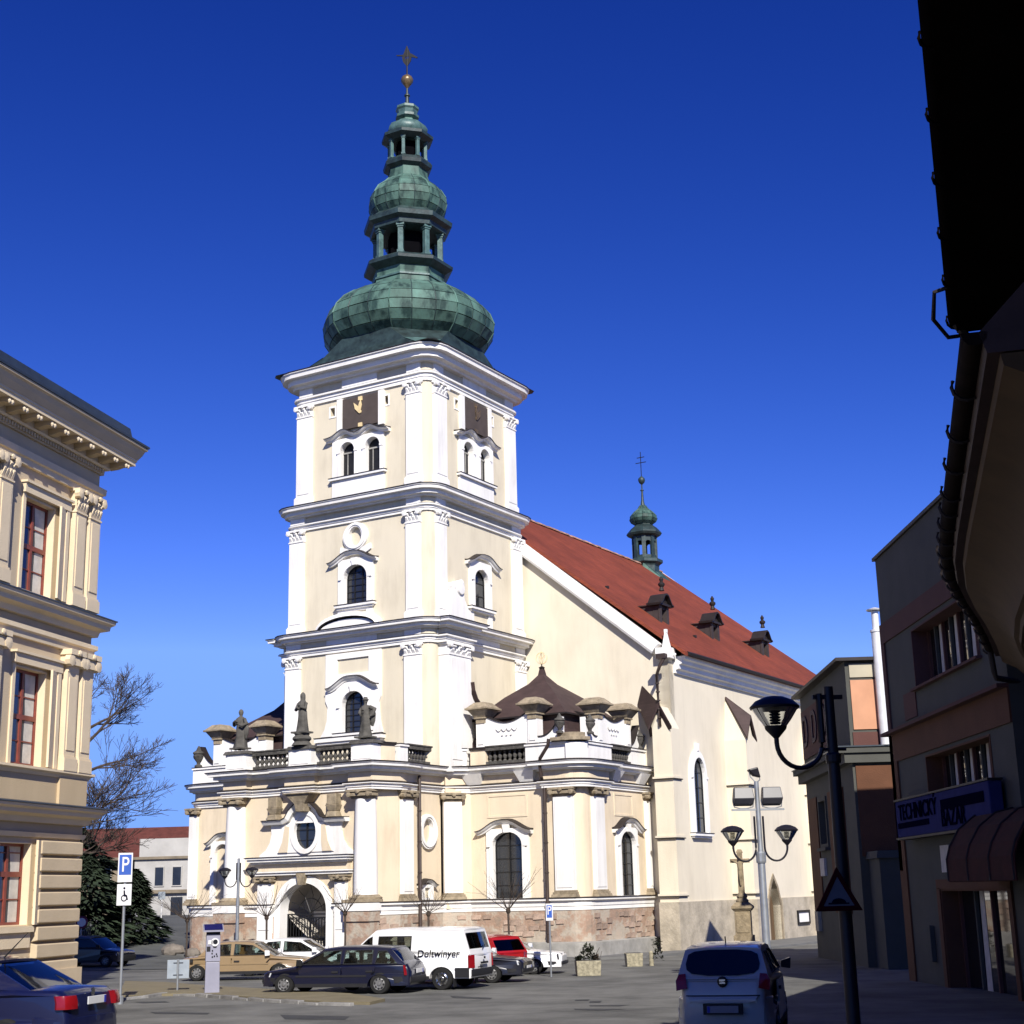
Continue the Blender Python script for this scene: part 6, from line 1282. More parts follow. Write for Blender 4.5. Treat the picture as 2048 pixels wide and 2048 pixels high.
# ------------------------------------------------------------------ street furniture
POST=mat('galvanised_post',(.34,.36,.38),.4,.15,3,metal=.6); LAMPB=mat('black_lamp_metal',(.012,.011,.016),.45,.15,4); SIGNB=mat('sign_blue',(.03,.09,.38),.5,.08,2); SIGNW=mat('sign_white',(.62,.62,.62),.5,.05,2); SIGNG=mat('sign_back_grey',(.30,.34,.38),.5,.12,2,metal=.3); METERC=mat('lilac_grey_enamel',(.25,.25,.31),.4,.08,2); SOLAR=mat('solar_cell',(.015,.012,.06),.15,.2,4,spec=.6); CONC=mat('exposed_aggregate',(.30,.27,.19),.95,.35,9,.8,30); SIGNR=mat('sign_red',(.35,.02,.03),.5,.08,2)
def gthing(name,label,cat,x,y,rz=0,group=None): return thing(name,label,cat,(x,y,gz(x,y)),rz,group)
def P_plate(t,wd,z0,z1,d=-.06,small=False):
    q=MB(); q.box(-wd/2,wd/2,d-.02,d,z0,z1); o=q.build('sign_plate',SIGNW,t,bevel=.008)
    q=MB(); q.box(-wd/2+.035,wd/2-.035,d-.026,d-.019,z0+(.28 if not small else .2)*(z1-z0)*.9,z1-.05); q.build('blue_field',SIGNB,o)
    text_mesh('P',(z1-z0)*.72,SIGNW,'sign_letter',o,(0,d-.03,(z0+z1)/2+.08*(z1-z0)),(R(90),0,0),.002,sx=.75)
    return o
t=gthing('parking_sign','tall blue P parking sign with white wheelchair plate below, left foreground','sign',-11.09,42.5,R(8))
q=MB(); q.tube([(0,0,-.05),(0,0,3.9)],.04,8); q.build('pole',POST,t,smooth=50); q=MB(); q.lathe([(.09,-.02),(.09,.2),(.05,.22)],n=10); q.build('pole_base',POST,t)
P_plate(t,.40,3.25,4.05); q=MB(); q.box(-.2,.2,-.08,-.06,2.62,3.2); o=q.build('disabled_plate',SIGNW,t,bevel=.008)
q=MB(); q.lathe_y([(.03,-.092),(.03,-.085)],0.0,3.09,8); q.plate([(-.02,3.03),(.02,3.03),(.03,2.92),(.08,2.9),(.11,2.78),(.08,2.77),(.05,2.86),(-.01,2.87)],[],-.092,-.082); q.plate(oval(0,2.82,.085,.09,14),[oval(0,2.82,.06,.065,14)],-.092,-.083); q.build('wheelchair_symbol',INK,o)
t=gthing('parking_sign','small blue P parking sign on thin post before the chapel plinth','sign',.96,52.7,R(-3))
q=MB(); q.tube([(0,0,-.05),(0,0,2.4)],.032,8); q.build('pole',POST,t,smooth=50); o=P_plate(t,.25,1.85,2.42,-.04,True)
t=gthing('notice_sign','grey back of a small road sign on a short post by the kerb','sign',-10.76,48.0,R(3))
q=MB(); q.tube([(0,0,-.05),(0,0,1.0)],.035,8); q.build('pole',POST,t,smooth=50); q=MB(); q.box(-.34,.34,.05,.07,.42,.98); q.build('sign_plate',SIGNG,t,bevel=.006); q=MB(); q.box(-.15,.15,.03,.05,.88,.9); q.build('clamp',LAMPB,t); q=MB(); q.box(-.15,.15,.03,.05,.52,.54); q.build('clamp',LAMPB,t)
t=gthing('no_entry_sign','round white sign with dark red rim on pole beside the town house corner','sign',-21.48,74.5,R(14))
q=MB(); q.tube([(0,.04,-.05),(0,.04,1.9)],.03,8); q.build('pole',POST,t,smooth=50); q=MB(); q.lathe_y([(.001,-.02),(.30,-.02),(.30,.02),(.001,.02)],0,1.95,24); o=q.build('sign_rim',mat('dark_red_rim',(.14,.015,.05),.5,.1,3),t); q=MB(); q.lathe_y([(.001,-.03),(.205,-.03),(.205,-.018),(.001,-.018)],0,1.95,24); q.build('sign_face',SIGNW,o)
t=gthing('small_sign','tiny grey sign on white post up the sloping lane','sign',-22.44,95.0)
q=MB(); q.tube([(0,0,-.1),(0,0,1.9)],.04,6); q.build('pole',SIGNW,t); q=MB(); q.box(-.22,.22,-.07,-.05,1.75,2.2); q.build('sign_plate',SIGNG,t)
# parking meter
t=gthing('parking_meter','lilac grey parking ticket machine with tilted solar panel roof','ticket machine',-9.32,46.2,R(14))
q=MB(); q.taper(-.22,.22,-.17,.17,0,.95,.015); q.build('lower_door',METERC,t,bevel=.015); q=MB(); q.taper(-.215,.215,-.165,.165,.96,1.75,.01); body=q.build('upper_housing',METERC,t,bevel=.015)
q=MB(); q.box(-.2,.2,-.16,.16,1.75,1.83); q.build('neck',TRIMB,t); q=MB(); q.add([(-.3,-.3,1.82),(.3,-.3,1.82),(.3,.25,2.0),(-.3,.25,2.0),(-.3,-.3,1.86),(.3,-.3,1.86),(.3,.25,2.04),(-.3,.25,2.04)],[(0,3,2,1),(4,5,6,7),(0,1,5,4),(1,2,6,5),(2,3,7,6),(3,0,4,7)]); so_=q.build('solar_panel',METERC,t); q=MB(); q.add([(-.27,-.27,1.875),(.27,-.27,1.875),(.27,.22,2.035),(-.27,.22,2.035)],[(0,1,2,3)]); q.v=[(x,y,z+.004) for x,y,z in q.v]; q.build('solar_cells',SOLAR,so_)
q=MB(); q.lathe_y([(.001,-.185),(.12,-.185),(.12,-.165),(.001,-.165)],.05,1.52,18); q.box(-.15,-.0,-.185,-.165,1.46,1.58); q.build('display_bezel',SIGNW,t); q=MB(); q.lathe_y([(.001,-.195),(.07,-.195),(.07,-.185),(.001,-.185)],.06,1.53,14); q.build('display',GLASSD,t)
q=MB(); q.box(-.19,-.08,-.18,-.16,1.26,1.40); q.box(.0,.1,-.19,-.17,1.37,1.40); q.build('ticket_slot',TRIMB,t)
for x,z in ((-.02,1.28),(-.03,1.2),(.1,1.18),(.12,1.12),(-.02,1.1),(.04,1.12)): q=MB(); q.lathe_y([(.001,-.19),(.022,-.19),(.022,-.16),(.001,-.16)],x,z,7); q.build('button',TRIMB,t)
q=MB(); q.box(-.24,.24,-.19,.19,-.02,.05); q.build('foot_plate',POST,t)
# lamps with bowl lanterns
def lantern_head(parent,x,y,z,k=1.0,tube=None,first=[None]):
    q=MB(); q.lathe([(.30*k,z),(.31*k,z+.03*k),(.24*k,z+.10*k),(.12*k,z+.15*k),(.02*k,z+.165*k)],x,y,18); o=q.build('lamp_cap',LAMPB,parent,smooth=40)
    q=MB(); q.lathe([(.285*k,z),(.20*k,z-.13*k),(.13*k,z-.22*k)],x,y,16,caps=False); q.build('lamp_bowl',LGLASS,o,smooth=60)
    q=MB(); q.lathe([(.14*k,z-.21*k),(.13*k,z-.25*k),(.03*k,z-.36*k),(.03*k,z-.42*k)],x,y,14); q.build('lamp_cup',LAMPB,o,smooth=40)
    q=MB(); 
    for j in range(5): q.lathe([(.06*k,z-.02*k-.035*k*j),(.075*k,z-.03*k-.035*k*j),(.06*k,z-.045*k-.035*k*j)],x,y,10)
    q.build('lamp_burner',TRIMB if k>.5 else SIGNW,o)
    for j in range(4):
        a=math.pi/2*j+.4; q=MB(); q.tube([(x+.285*k*math.cos(a),y+.285*k*math.sin(a),z),(x+.13*k*math.cos(a),y+.13*k*math.sin(a),z-.22*k)],.008*k,4); q.build('bowl_strut',LAMPB,o)
def uarm(t,x0,z0,x1,z1,r,sag):  # from lamp cup down and across, up to the pole
    pts=[]; n=14; xm=(x0+x1)/2
    for i in range(n+1):
        a=math.pi*i/n; pts.append((xm+(x0-xm)*math.cos(a),0,z0-sag*math.sin(a)+(z1-z0)*max(0,(i/n-.5)*2)*0))
    pts+=[(x1,0,z1)]
    q=MB(); q.tube(pts,r,6); q.build('lamp_arm',LAMPB,t,smooth=50)
t=gthing('street_lamp','grey street lamp with two black bowl lanterns before the church porch','street lamp',-12.66,68.0,R(-4))
q=MB(); q.tube([(0,0,-.4),(0,0,2.2),(0,0,4.75)],[.085,.075,.06],10); q.build('pole',POST,t,smooth=50)
for s in (-1,1): lantern_head(t,s*.62,0,4.2,.95); uarm(t,s*.62,3.82,s*.09,4.55,.028,.32)
t=gthing('street_lamp','tall steel lamp post with two floodlights and two black bowl lanterns','street lamp',7.63,48.0,R(4))
q=MB(); q.tube([(0,0,-.1),(0,0,3.6),(0,0,4.0),(0,0,6.05)],[.125,.12,.085,.075],12); q.build('pole',POST,t,smooth=50); q=MB(); q.lathe([(.15,3.5),(.16,3.55),(.16,3.8),(.13,3.85)],n=12); q.build('pole_collar',POST,t)
for s in (-1,1): lantern_head(t,s*.87,0,4.47,1.22); uarm(t,s*.87,3.98,s*.14,4.95,.035,.42)
q=MB(); q.box(-.85,.85,-.04,.04,5.13,5.19); q.build('cross_bar',POST,t)
FLD=mat('dark_floodlight_case',(.045,.045,.055),.35,.15,3)
for s in (-1,1):
    q=MB(); q.loft([[(s*.46-.30,-.10,5.33),(s*.46+.30,-.10,5.33),(s*.46+.30,.18,5.28),(s*.46-.30,.18,5.28)],[(s*.46-.33,-.22,5.5),(s*.46+.33,-.22,5.5),(s*.46+.33,.16,5.45),(s*.46-.33,.16,5.45)],[(s*.46-.29,-.12,5.86),(s*.46+.29,-.12,5.86),(s*.46+.29,.08,5.86),(s*.46-.29,.08,5.86)]]); fo=q.build('floodlight',FLD,t,smooth=30,bevel=.02)
    q=MB(); q.tube([(s*.46-.34,0,5.5),(s*.46-.3,0,5.25),(s*.46-.1,0,5.2),(s*.46+.1,0,5.2),(s*.46+.3,0,5.25),(s*.46+.34,0,5.5)],.022,5); q.build('floodlight_bracket',POST,fo)
q=MB(); q.loft([[(-.1,-.12,6.22),(.14,-.12,6.16),(.14,.12,6.16),(-.1,.12,6.22)],[(-.27,-.16,6.42),(.05,-.16,6.50),(.05,.16,6.5),(-.27,.16,6.42)]]); q.build('small_floodlight',LAMPB,t,bevel=.04); q=MB(); q.tube([(0,0,6.0),(-.18,0,6.2),(-.2,0,6.35)],.02,5); q.tube([(0,0,6.0),(.12,0,6.1),(.12,0,6.25)],.02,5); q.build('small_bracket',POST,t)
t=gthing('street_lamp','near black street lamp with single bowl lantern in shade, right foreground','street lamp',4.53,21.4,R(9))
q=MB(); q.tube([(0,0,-.1),(0,0,1.6),(0,0,4.2),(0,0,4.55),(0,0,5.3)],[.10,.095,.085,.075,.07],12); q.build('pole',LAMPB,t,smooth=50); q=MB(); q.lathe([(.1,4.2),(.11,4.23),(.11,4.32),(.085,4.35)],n=12); q.box(-.25,.2,-.03,.03,5.12,5.18); q.build('pole_collar',LAMPB,t)
lantern_head(t,-.83,0,4.98,1.16); uarm(t,-.83,4.5,-.15,5.2,.035,.36)
q=MB(); q.tube([(-.15,0,4.5),(-.15,0,5.2)],.05,8); q.tube([(-.15,0,4.4),(.2,0,4.4)],.025,6); q.build('arm_bracket',LAMPB,t)
t=gthing('warning_sign','triangular red-rimmed speed bump sign on the near dark lamp pole','sign',4.36,21.2,R(9)); 
zz=2.36
def trip(k): return [(-.34*k,zz-.2*k),(.34*k,zz-.2*k),(0,zz+.39*k)]
q=MB(); q.plate(trip(1),[trip(.66)],-.15,-.12); q.build('sign_rim',mat('shaded_red_rim',(.045,.006,.008),.9,.1,3,spec=.05),t,bevel=.008); q=MB(); q.plate(trip(.8),[],-.14,-.125); o=q.build('sign_face',mat('shaded_sign_face',(.13,.135,.16),.9,.1,3,spec=.05),t); q=MB(); q.plate([(-.15,zz-.11),(.15,zz-.11),(.15,zz-.09)]+[(.13*math.cos(math.pi*i/8)*.8,zz-.09+.06*math.sin(math.pi*i/8)) for i in range(9)]+[(-.15,zz-.09)],[],-.146,-.138); q.build('bump_symbol',INK,o)  # rim and face darkened, street shade put into their colour
# planters
def planter(x,y,w_,label,group='concrete planters'):
    t=gthing('concrete_planter',label,'planter',x,y,R(4),group)
    q=MB(); q.loft([[(-w_/2+.03,-.3,0),(w_/2-.03,-.3,0),(w_/2-.03,.3,0),(-w_/2+.03,.3,0)],[(-w_/2,-.33,.5),(w_/2,-.33,.5),(w_/2,.33,.5),(-w_/2,.33,.5)]]); q.build('tub',CONC,t,bevel=.02); q=MB(); q.box(-w_/2+.05,w_/2-.05,-.28,.28,.45,.51); q.build('soil',DARKSTONE,t)
    return t
LEAF=mat('dark_evergreen_leaf',(.03,.035,.02),.8,.4,6); TWIG=mat('bare_twig',(.055,.04,.03),.9,.3,6); BARK=mat('grey_bark',(.06,.045,.036),.95,.35,3,.5,8)
def shrublet(t,x,z,h,r,n,m,name):
    q=MB()
    for k in range(n):
        a=random.random()*6.28; rr=r*math.sqrt(random.random()); zz_=z+h*random.random(); f=1-.5*(zz_-z)/h; c=Vector((x+rr*f*math.cos(a),rr*f*math.sin(a),zz_)); s=.05+.04*random.random(); d=Vector((random.uniform(-1,1),random.uniform(-1,1),random.uniform(-.3,1))).normalized(); e=d.cross(Vector((.3,.2,.9))).normalized()
        q.add([tuple(c),tuple(c+d*s+e*s*.5),tuple(c+d*s*2),tuple(c+d*s-e*s*.5)],[(0,1,2,3)])
    return q.build(name,m,t,kind='stuff')
t=planter(2.24,53.0,.86,'grey concrete planter with two dark withered shrubs and straggly twigs'); shrublet(t,-.1,.5,.48,.16,120,LEAF,'withered_shrub'); shrublet(t,.1,.5,.5,.14,110,LEAF,'withered_shrub'); shrublet(t,-.3,.48,.12,.15,50,LEAF,'withered_shrub'); shrublet(t,.3,.48,.14,.14,50,TWIG,'withered_shrub')
q=MB(); q.tube([(.2,0,.5),(.3,0,.7),(.42,0,.92)],.01,4); q.tube([(-.3,0,.5),(-.5,.05,.58)],.008,4); q.tube([(.3,0,.5),(.45,0,.62),(.5,0,.8)],.006,4); q.build('twigs',TWIG,t)
planter(4.33,60.0,.66,'small bare concrete planter between church plinth and right-hand shadow')
t=gthing('bollard','short pale post with a withered plant beside the small bare planter','bollard',5.03,60.2); q=MB(); q.lathe([(.09,0),(.085,.5),(.04,.56)],n=10); q.build('post',CONC,t); shrublet(t,.25,.2,.8,.22,130,LEAF,'withered_shrub')
# ------------------------------------------------------------------ crucifix monument
t=gthing('crucifix_monument','sandstone wayside crucifix on tall stepped pedestal before the nave wall','monument',9.56,66.0,R(-14))
CRS=mat('ochre_sandstone',(.24,.19,.12),.95,.3,4,.7,16)
q=MB(); q.box(-.62,.62,-.55,.55,-.3,.42); q.taper(-.5,.5,-.45,.45,.42,.7,.06); q.build('step',GREYSTONE,t,bevel=.02)
q=MB(); q.box(-.42,.42,-.38,.38,.7,.95); q.box(-.34,.34,-.3,.3,.95,1.95); q.box(-.28,.28,-.33,-.29,1.05,1.85); q.build('pedestal',CRS,t,bevel=.02); q=MB(); q.taper(-.36,.36,-.32,.32,1.95,2.05,-.08); q.box(-.46,.46,-.42,.42,2.05,2.15); q.taper(-.46,.46,-.42,.42,2.15,2.32,.2); q.lathe([(.26,2.3),(.28,2.4),(.2,2.48),(.24,2.56),(.16,2.7)],n=12); q.build('pedestal_cornice',CRS,t,bevel=.015)
q=MB(); q.taper(-.13,.13,-.11,.11,2.6,4.45,.02); q.box(-.42,.42,-.09,.09,3.98,4.15); q.taper(-.15,.15,-.1,.1,4.4,4.55,.06); q.build('cross',CRS,t,bevel=.02)
q=MB(); q.loft([[(.0+rx*math.cos(a),-.17+cy_+ry*math.sin(a),z) for a in [2*math.pi*k/10 for k in range(10)]] for z,rx,ry,cy_ in ((3.02,.035,.05,.02),(3.1,.05,.05,.0),(3.35,.075,.06,-.05),(3.55,.10,.07,-.03),(3.7,.10,.065,0),(3.9,.125,.075,0),(4.0,.10,.06,0),(4.04,.04,.04,0),(4.08,.045,.05,-.02),(4.16,.06,.065,-.03),(4.22,.05,.06,-.03),(4.26,.015,.02,-.02))])
for sg in (-1,1): q.tube([(sg*.1,-.17,3.97),(sg*.24,-.14,4.04),(sg*.38,-.11,4.1)],[.045,.035,.025],7)
q.build('corpus_figure',CRS,t,smooth=60)
# ------------------------------------------------------------------ statues on the porch balustrade
STAT=mat('sooty_statue_stone',(.085,.08,.07),.95,.4,2.5,.6,10)
def statue(a,b,zb,h,label,pose,rz=0,fat=1.0):
    p=CW(a,b,0); t=thing('statue',label,'statue',(p.x,p.y,zb),CROT+rz,'stone saints on the porch balustrade'); k=h/2.0
    def ringpts(z,rx,ry,cx=0,cy=0,fold=0,ph=0,n=20): return [(cx+rx*(1+fold*math.sin(5*a_+ph+2.3*z)+fold*.6*math.sin(9*a_-ph))*math.cos(a_),cy+ry*(1+fold*math.sin(5*a_+ph+2.3*z))*math.sin(a_),z) for a_ in [2*math.pi*i/n for i in range(n)]]
    prof=[(0,.34,.28,0,.10),(.12,.33,.27,0,.12),(.45,.27,.23,.02,.13),(.8,.24,.21,.04,.11),(1.0,.25,.20,.03,.08),(1.18,.22,.17,0,.06),(1.38,.27,.18,-.02,.05),(1.52,.25,.16,-.02,.03),(1.6,.14,.11,-.01,.0),(1.64,.075,.08,0,0),(1.70,.075,.085,0,0),(1.75,.10,.11,0,0),(1.84,.115,.13,0,0),(1.93,.10,.115,0,0),(2.0,.03,.04,0,0)]
    q=MB(); q.loft([ringpts(z*k,rx*k*fat if z<1.62 else rx*k,ry*k*fat if z<1.62 else ry*k,cx*k,0,f,a) for z,rx,ry,cx,f in prof])
    def arm(pts,rs): q.tube([(x*k,y*k,z*k) for x,y,z in pts],[r*k for r in rs],8)
    if pose==0: arm([(-.24,0,1.48),(-.42,-.08,1.22),(-.22,-.28,1.32),(-.05,-.3,1.42)],[.1,.1,.07,.05]); arm([(.24,0,1.48),(.46,-.05,1.25),(.40,-.28,1.1),(.2,-.32,1.2)],[.1,.11,.07,.05]); q.loft([ringpts(z*k,r*k,r*.6*k,.36*k,.02*k,.1,2) for z,r in ((.5,.05),(.7,.16),(1.0,.17),(1.25,.1))])
    elif pose==1: arm([(-.22,0,1.46),(-.3,-.12,1.15),(-.05,-.26,1.22)],[.1,.09,.055]); arm([(.22,0,1.46),(.3,-.12,1.18),(.08,-.27,1.26)],[.1,.09,.055]); q.loft([ringpts(z*k,r*k,r*k*.95,0,.03*k,.04,0) for z,r in ((1.5,.2),(1.62,.13),(1.75,.135),(1.9,.13),(2.0,.07),(2.03,.02))])
    else: arm([(-.22,0,1.46),(-.3,-.1,1.2),(-.12,-.26,1.1)],[.1,.09,.055]); arm([(.24,0,1.5),(.5,.02,1.38),(.52,-.1,1.12),(.38,-.2,1.02)],[.11,.12,.1,.05]); q.loft([ringpts(z*k,r*k,r*.5*k,.38*k,.04*k,.1,1) for z,r in ((.55,.06),(.8,.16),(1.15,.2),(1.4,.12))]); q.loft([ringpts(z*k,r*k,r*k,0,0,0,0,12) for z,r in ((1.86,.17),(1.88,.18),(1.93,.11),(2.02,.09))])
    for j in range(5): s_x=-.02+.02*j; arm([(-.05+.03*j,-.27,1.3),(-.06+.035*j,-.33,1.36-.01*abs(j-2))],[.016,.011])
    arm([(0,-.1,1.8),(0,-.145,1.845)],[.02,.03])
    q.build('figure',STAT,t,smooth=60); o=t.children[-1] if 0 else None
    b=MB(); b.box(-.42,.42,-.34,.34,-.02,.06) ; b.build('statue_base',STAT,t); return t
statue(8.62,-4.0,8.78,1.95,'broad dark stone saint with gathered cloak, left end of the porch balustrade',0,R(-6),1.15)
s2=statue(4.75,-4.02,9.28,1.93,'slender veiled dark stone figure on bell-shaped plinth, middle of porch balustrade',1,0,.95)
q=MB(); q.lathe([(.5,-.6),(.42,-.48),(.36,-.42),(.46,-.3),(.44,-.22),(.33,-.12),(.37,-.06),(.30,.0)],0,0,16); q.build('plinth',STAT,s2,smooth=40)
statue(.98,-4.02,8.78,1.88,'dark stone saint with elbow out, right end of porch balustrade before the window',2,R(5),.95)
for c_,r_ in (((8.62,-4.0),.45),((.98,-4.02),.45)):
    p=CW(*c_,0); q=MB(); q.lathe([(r_,8.6),(r_-.03,8.72),(r_-.08,8.82)],p.x,p.y,12); q.build('x',STAT)
    bpy.data.objects.remove(bpy.data.objects['x'])
# ------------------------------------------------------------------ kerbed island in the square
def gp(px,py):  # ground point seen at a photograph pixel, solved on the sloping square
    d=ray(px,py); y=50.0
    for _ in range(40):
        p=EYE+d*(y/d.y); z=gz(p.x,p.y); y=d.y*((z-EYE.z)/d.z)
    p=EYE+d*(y/d.y); return (p.x,p.y)
PAVE=mat('sandy_paving',(.17,.145,.09),.95,.15,1.2,.5,25,detail=8); KERB=mat('worn_kerb_granite',(.19,.185,.175),.9,.25,3,.6,18,rand=.2)
isl=[(234,1998),(300,1993),(395,1991),(500,1999),(640,2008),(740,2010),(770,2003),(700,1992),(560,1984),(420,1976),(330,1968),(250,1966)]
ip=[gp(*p) for p in isl]
q=MB(); n=len(ip); tr=tessellate_polygon([[Vector((p[0],p[1],0)) for p in ip]])
q.v=[(x,y,gz(x,y)+.075) for x,y in ip]+[(x,y,gz(x,y)-.1) for x,y in ip]; q.f=[list(t) for t in tr]+[[i,(i+1)%n,(i+1)%n+n,i+n] for i in range(n)]
pv=q.build('pavement',PAVE,kind='structure')
kb=None; edge=[Vector(gp(*p)) for p in ((222,2002),(290,1996),(330,1991),(395,1993),(500,2001.5),(640,2010.5),(705,2012))]
tot=0
for i in range(len(edge)-1):
    a,b=edge[i],edge[i+1]; L=(b-a).length; m_=max(1,round(L/.95)); t=(b-a)/L
    for k in range(m_):
        c=a+t*(L*(k+.5)/m_); l=L/m_-.02
        q=MB(); q.taper(-l/2,l/2,-.11,.11,-.12,.10,.015); o=q.build('kerb_stone',KERB,pv,bevel=.015); o.location=(c.x,c.y,gz(c.x,c.y)+random.uniform(-.045,.0)); o.rotation_euler=(random.uniform(-.02,.02),random.uniform(-.015,.015),math.atan2(t.y,t.x)+random.uniform(-.02,.02))
# footway strip along the church
FOOT=mat('footway_asphalt',(.14,.14,.135),.95,.15,.8,.4,30)
P_=[CW(-x,y) for x,y in ((-17.5,.2),(-16,-.6),(-10,-.6),(-10.2,-6.2),(0.4,-6.2),(1.2,-1.2),(8.2,.4),(9.8,2.6),(10.2,8.0),(12.0,9.5),(12.0,36),(8.6,36),(8.6,8.0),(6.9,3.0),(6.0,2.2),(.6,2.2),(-.2,.6),(-.3,-2.6),(-.8,-3.6),(-8.6,-3.6),(-9,-2.6),(-9,.8),(-16,1.0))]
q=MB(); n=len(P_); tr=tessellate_polygon([[Vector((p.x,p.y,0)) for p in P_]])
q.v=[(p.x,p.y,gz(p.x,p.y)+.09) for p in P_]+[(p.x,p.y,gz(p.x,p.y)-.3) for p in P_]; q.f=[list(t) for t in tr]+[[i,(i+1)%n,(i+1)%n+n,i+n] for i in range(n)]
q.build('footway',FOOT,kind='structure')
# painted bay lines and patched tar
TAR=mat('tar_patch',(.045,.046,.046),.9,.2,1.5)
for pts in ([(560,2030),(700,2033),(690,2040),(570,2039)],[(300,2024),(420,2026),(415,2029),(310,2028)],[(900,1992),(985,1996),(980,1999),(905,1996)],[(1150,2000),(1180,1999),(1176,2002),(1150,2002)],[(1180,2003),(1204,2002),(1200,2006),(1178,2006)],[(1178,2011),(1262,2010),(1240,2013),(1180,2013)],[(1148,2018),(1250,2019),(1200,2021.5),(1150,2020)],[(270,2004),(330,2003),(340,2005),(285,2007)]):
    g=[gp(*p) for p in pts]; q=MB(); tr=tessellate_polygon([[Vector((p[0],p[1],0)) for p in g]]); q.v=[(x,y,gz(x,y)+.006) for x,y in g]; q.f=[list(t) for t in tr]; q.build('tar_seam',TAR,kind='structure')
# ------------------------------------------------------------------ trees
def branch(q,p,d,L,r,depth,spread,up,minr,lean=None):
    n=4; pts=[p]; rs=[r]; cur=Vector(p); dd=Vector(d)
    for i in range(n):
        dd=(dd+Vector((random.uniform(-1,1),random.uniform(-1,1),random.uniform(-1,1)))*.16+Vector((0,0,up))).normalized(); cur=cur+dd*(L/n); pts.append(cur.copy()); rs.append(max(minr,r*(1-.55*(i+1)/n)))
    q.tube([tuple(x) for x in pts],rs,6 if r>.05 else (4 if r>.02 else 3),caps=False)
    if depth<=0: return
    k=random.randint(3,4) if depth>1 else random.randint(3,4)
    for i in range(k):
        f=.35+.65*(i+random.random())/k; idx=min(n-1,int(f*n)); a=pts[idx].lerp(pts[idx+1],f*n-idx) if idx<n else pts[-1]
        side=Vector((random.uniform(-1,1),random.uniform(-1,1),random.uniform(-.5,.8))).normalized()
        nd=(dd*(1-spread*.5)+side*spread).normalized(); branch(q,tuple(a),nd,L*random.uniform(.5,.75),max(minr,rs[idx]*.6),depth-1,spread,up,minr)
    if depth>0: branch(q,tuple(pts[-1]),dd,L*.6,rs[-1],depth-1,spread,up,minr)
def big_tree(x,y,h,label,seed,limbs,trunk_r=.3):
    random.seed(seed); t=gthing('bare_tree',label,'tree',x,y,0,'bare trees behind the town house')
    q=MB(); q.tube([(0,0,-.5),(.05,0,h*.3),(0,.1,h*.6)],[trunk_r,trunk_r*.8,trunk_r*.55],8); q.build('trunk',BARK,t,smooth=60)
    q=MB()
    for z,d,L in limbs: branch(q,(0,0,z),Vector(d).normalized(),L,trunk_r*.42,4,.62,.02,.011)
    q.build('crown',BARK,t)
big_tree(-26.5,84,13,'large bare tree with long limb reaching right over the lane',3,[(5.2,(.8,-.1,.62),4.0),(6.0,(.9,.2,.35),3.4),(6.5,(.2,.5,.9),2.4),(4.6,(.9,.1,.15),2.7),(6,(-.7,0,.7),2.5)],.3)
big_tree(-28.0,95,19,'tallest bare tree rising behind the ochre town house',11,[(11.2,(.85,0,.6),2.9),(12.2,(.75,.3,.6),2.7),(9.6,(.9,.1,.35),2.7),(11,(-.6,.1,.8),2.4),(13,(.3,0,1),1.9)],.3)
big_tree(-29.5,104,9,'small far bare tree above the red villa roof',21,[(5,(.4,0,.9),1.9),(5,(-.4,0,.9),1.9),(5.5,(0,.3,1),1.8),(4.6,(.8,0,.5),1.6)],.18)
def pollard(x,y,h,R_,label,seed,n=13,flat=.6):
    random.seed(seed); t=gthing('pollarded_tree',label,'tree',x,y,0,'small bare pollarded trees along the church')
    q=MB(); q.tube([(0,0,-.3),(.01,.01,h*.6),(0,0,h)],[.05,.042,.048],8); q.build('trunk',BARK,t,smooth=60)
    q=MB(); q.lathe([(.05,h-.12),(.1,h-.03),(.09,h+.06),(.03,h+.12)],n=8)
    for k in range(n):
        a=6.28*k/n+random.uniform(-.2,.2); e=random.uniform(.35,1.1); L=R_*random.uniform(.75,1.1); d=Vector((math.cos(a)*math.cos(e),math.sin(a)*math.cos(e),math.sin(e)*flat+.15)).normalized()
        branch(q,(0,0,h),d,L,.018,1,.4,.03,.0055)
    q.build('crown',TWIG,t)
def gat(px,py,y): p=at(px,py,y); return p.x
for px,y,ht,R_,lab,sd,fl in ((374,70.5,2.1,1.35,'bare pollard with wide flat head at the left corner of the church',31,.6),(533,66.5,2.15,1.2,'bare pollard with upright fan just left of the church gate',32,.9),(690,65.5,2.25,.9,'bare pollard right of the church gate with a dark knotted head',33,.7),(857,64.0,2.15,.75,'small bare round-headed pollard by the downpipe beside the porch',34,1.0),(1017,62.0,2.2,1.35,'bare pollard with long straight shoots below the arched chapel window',35,.7)):
    pollard(gat(px,1850,y),y,ht,R_,lab,sd,flat=fl)
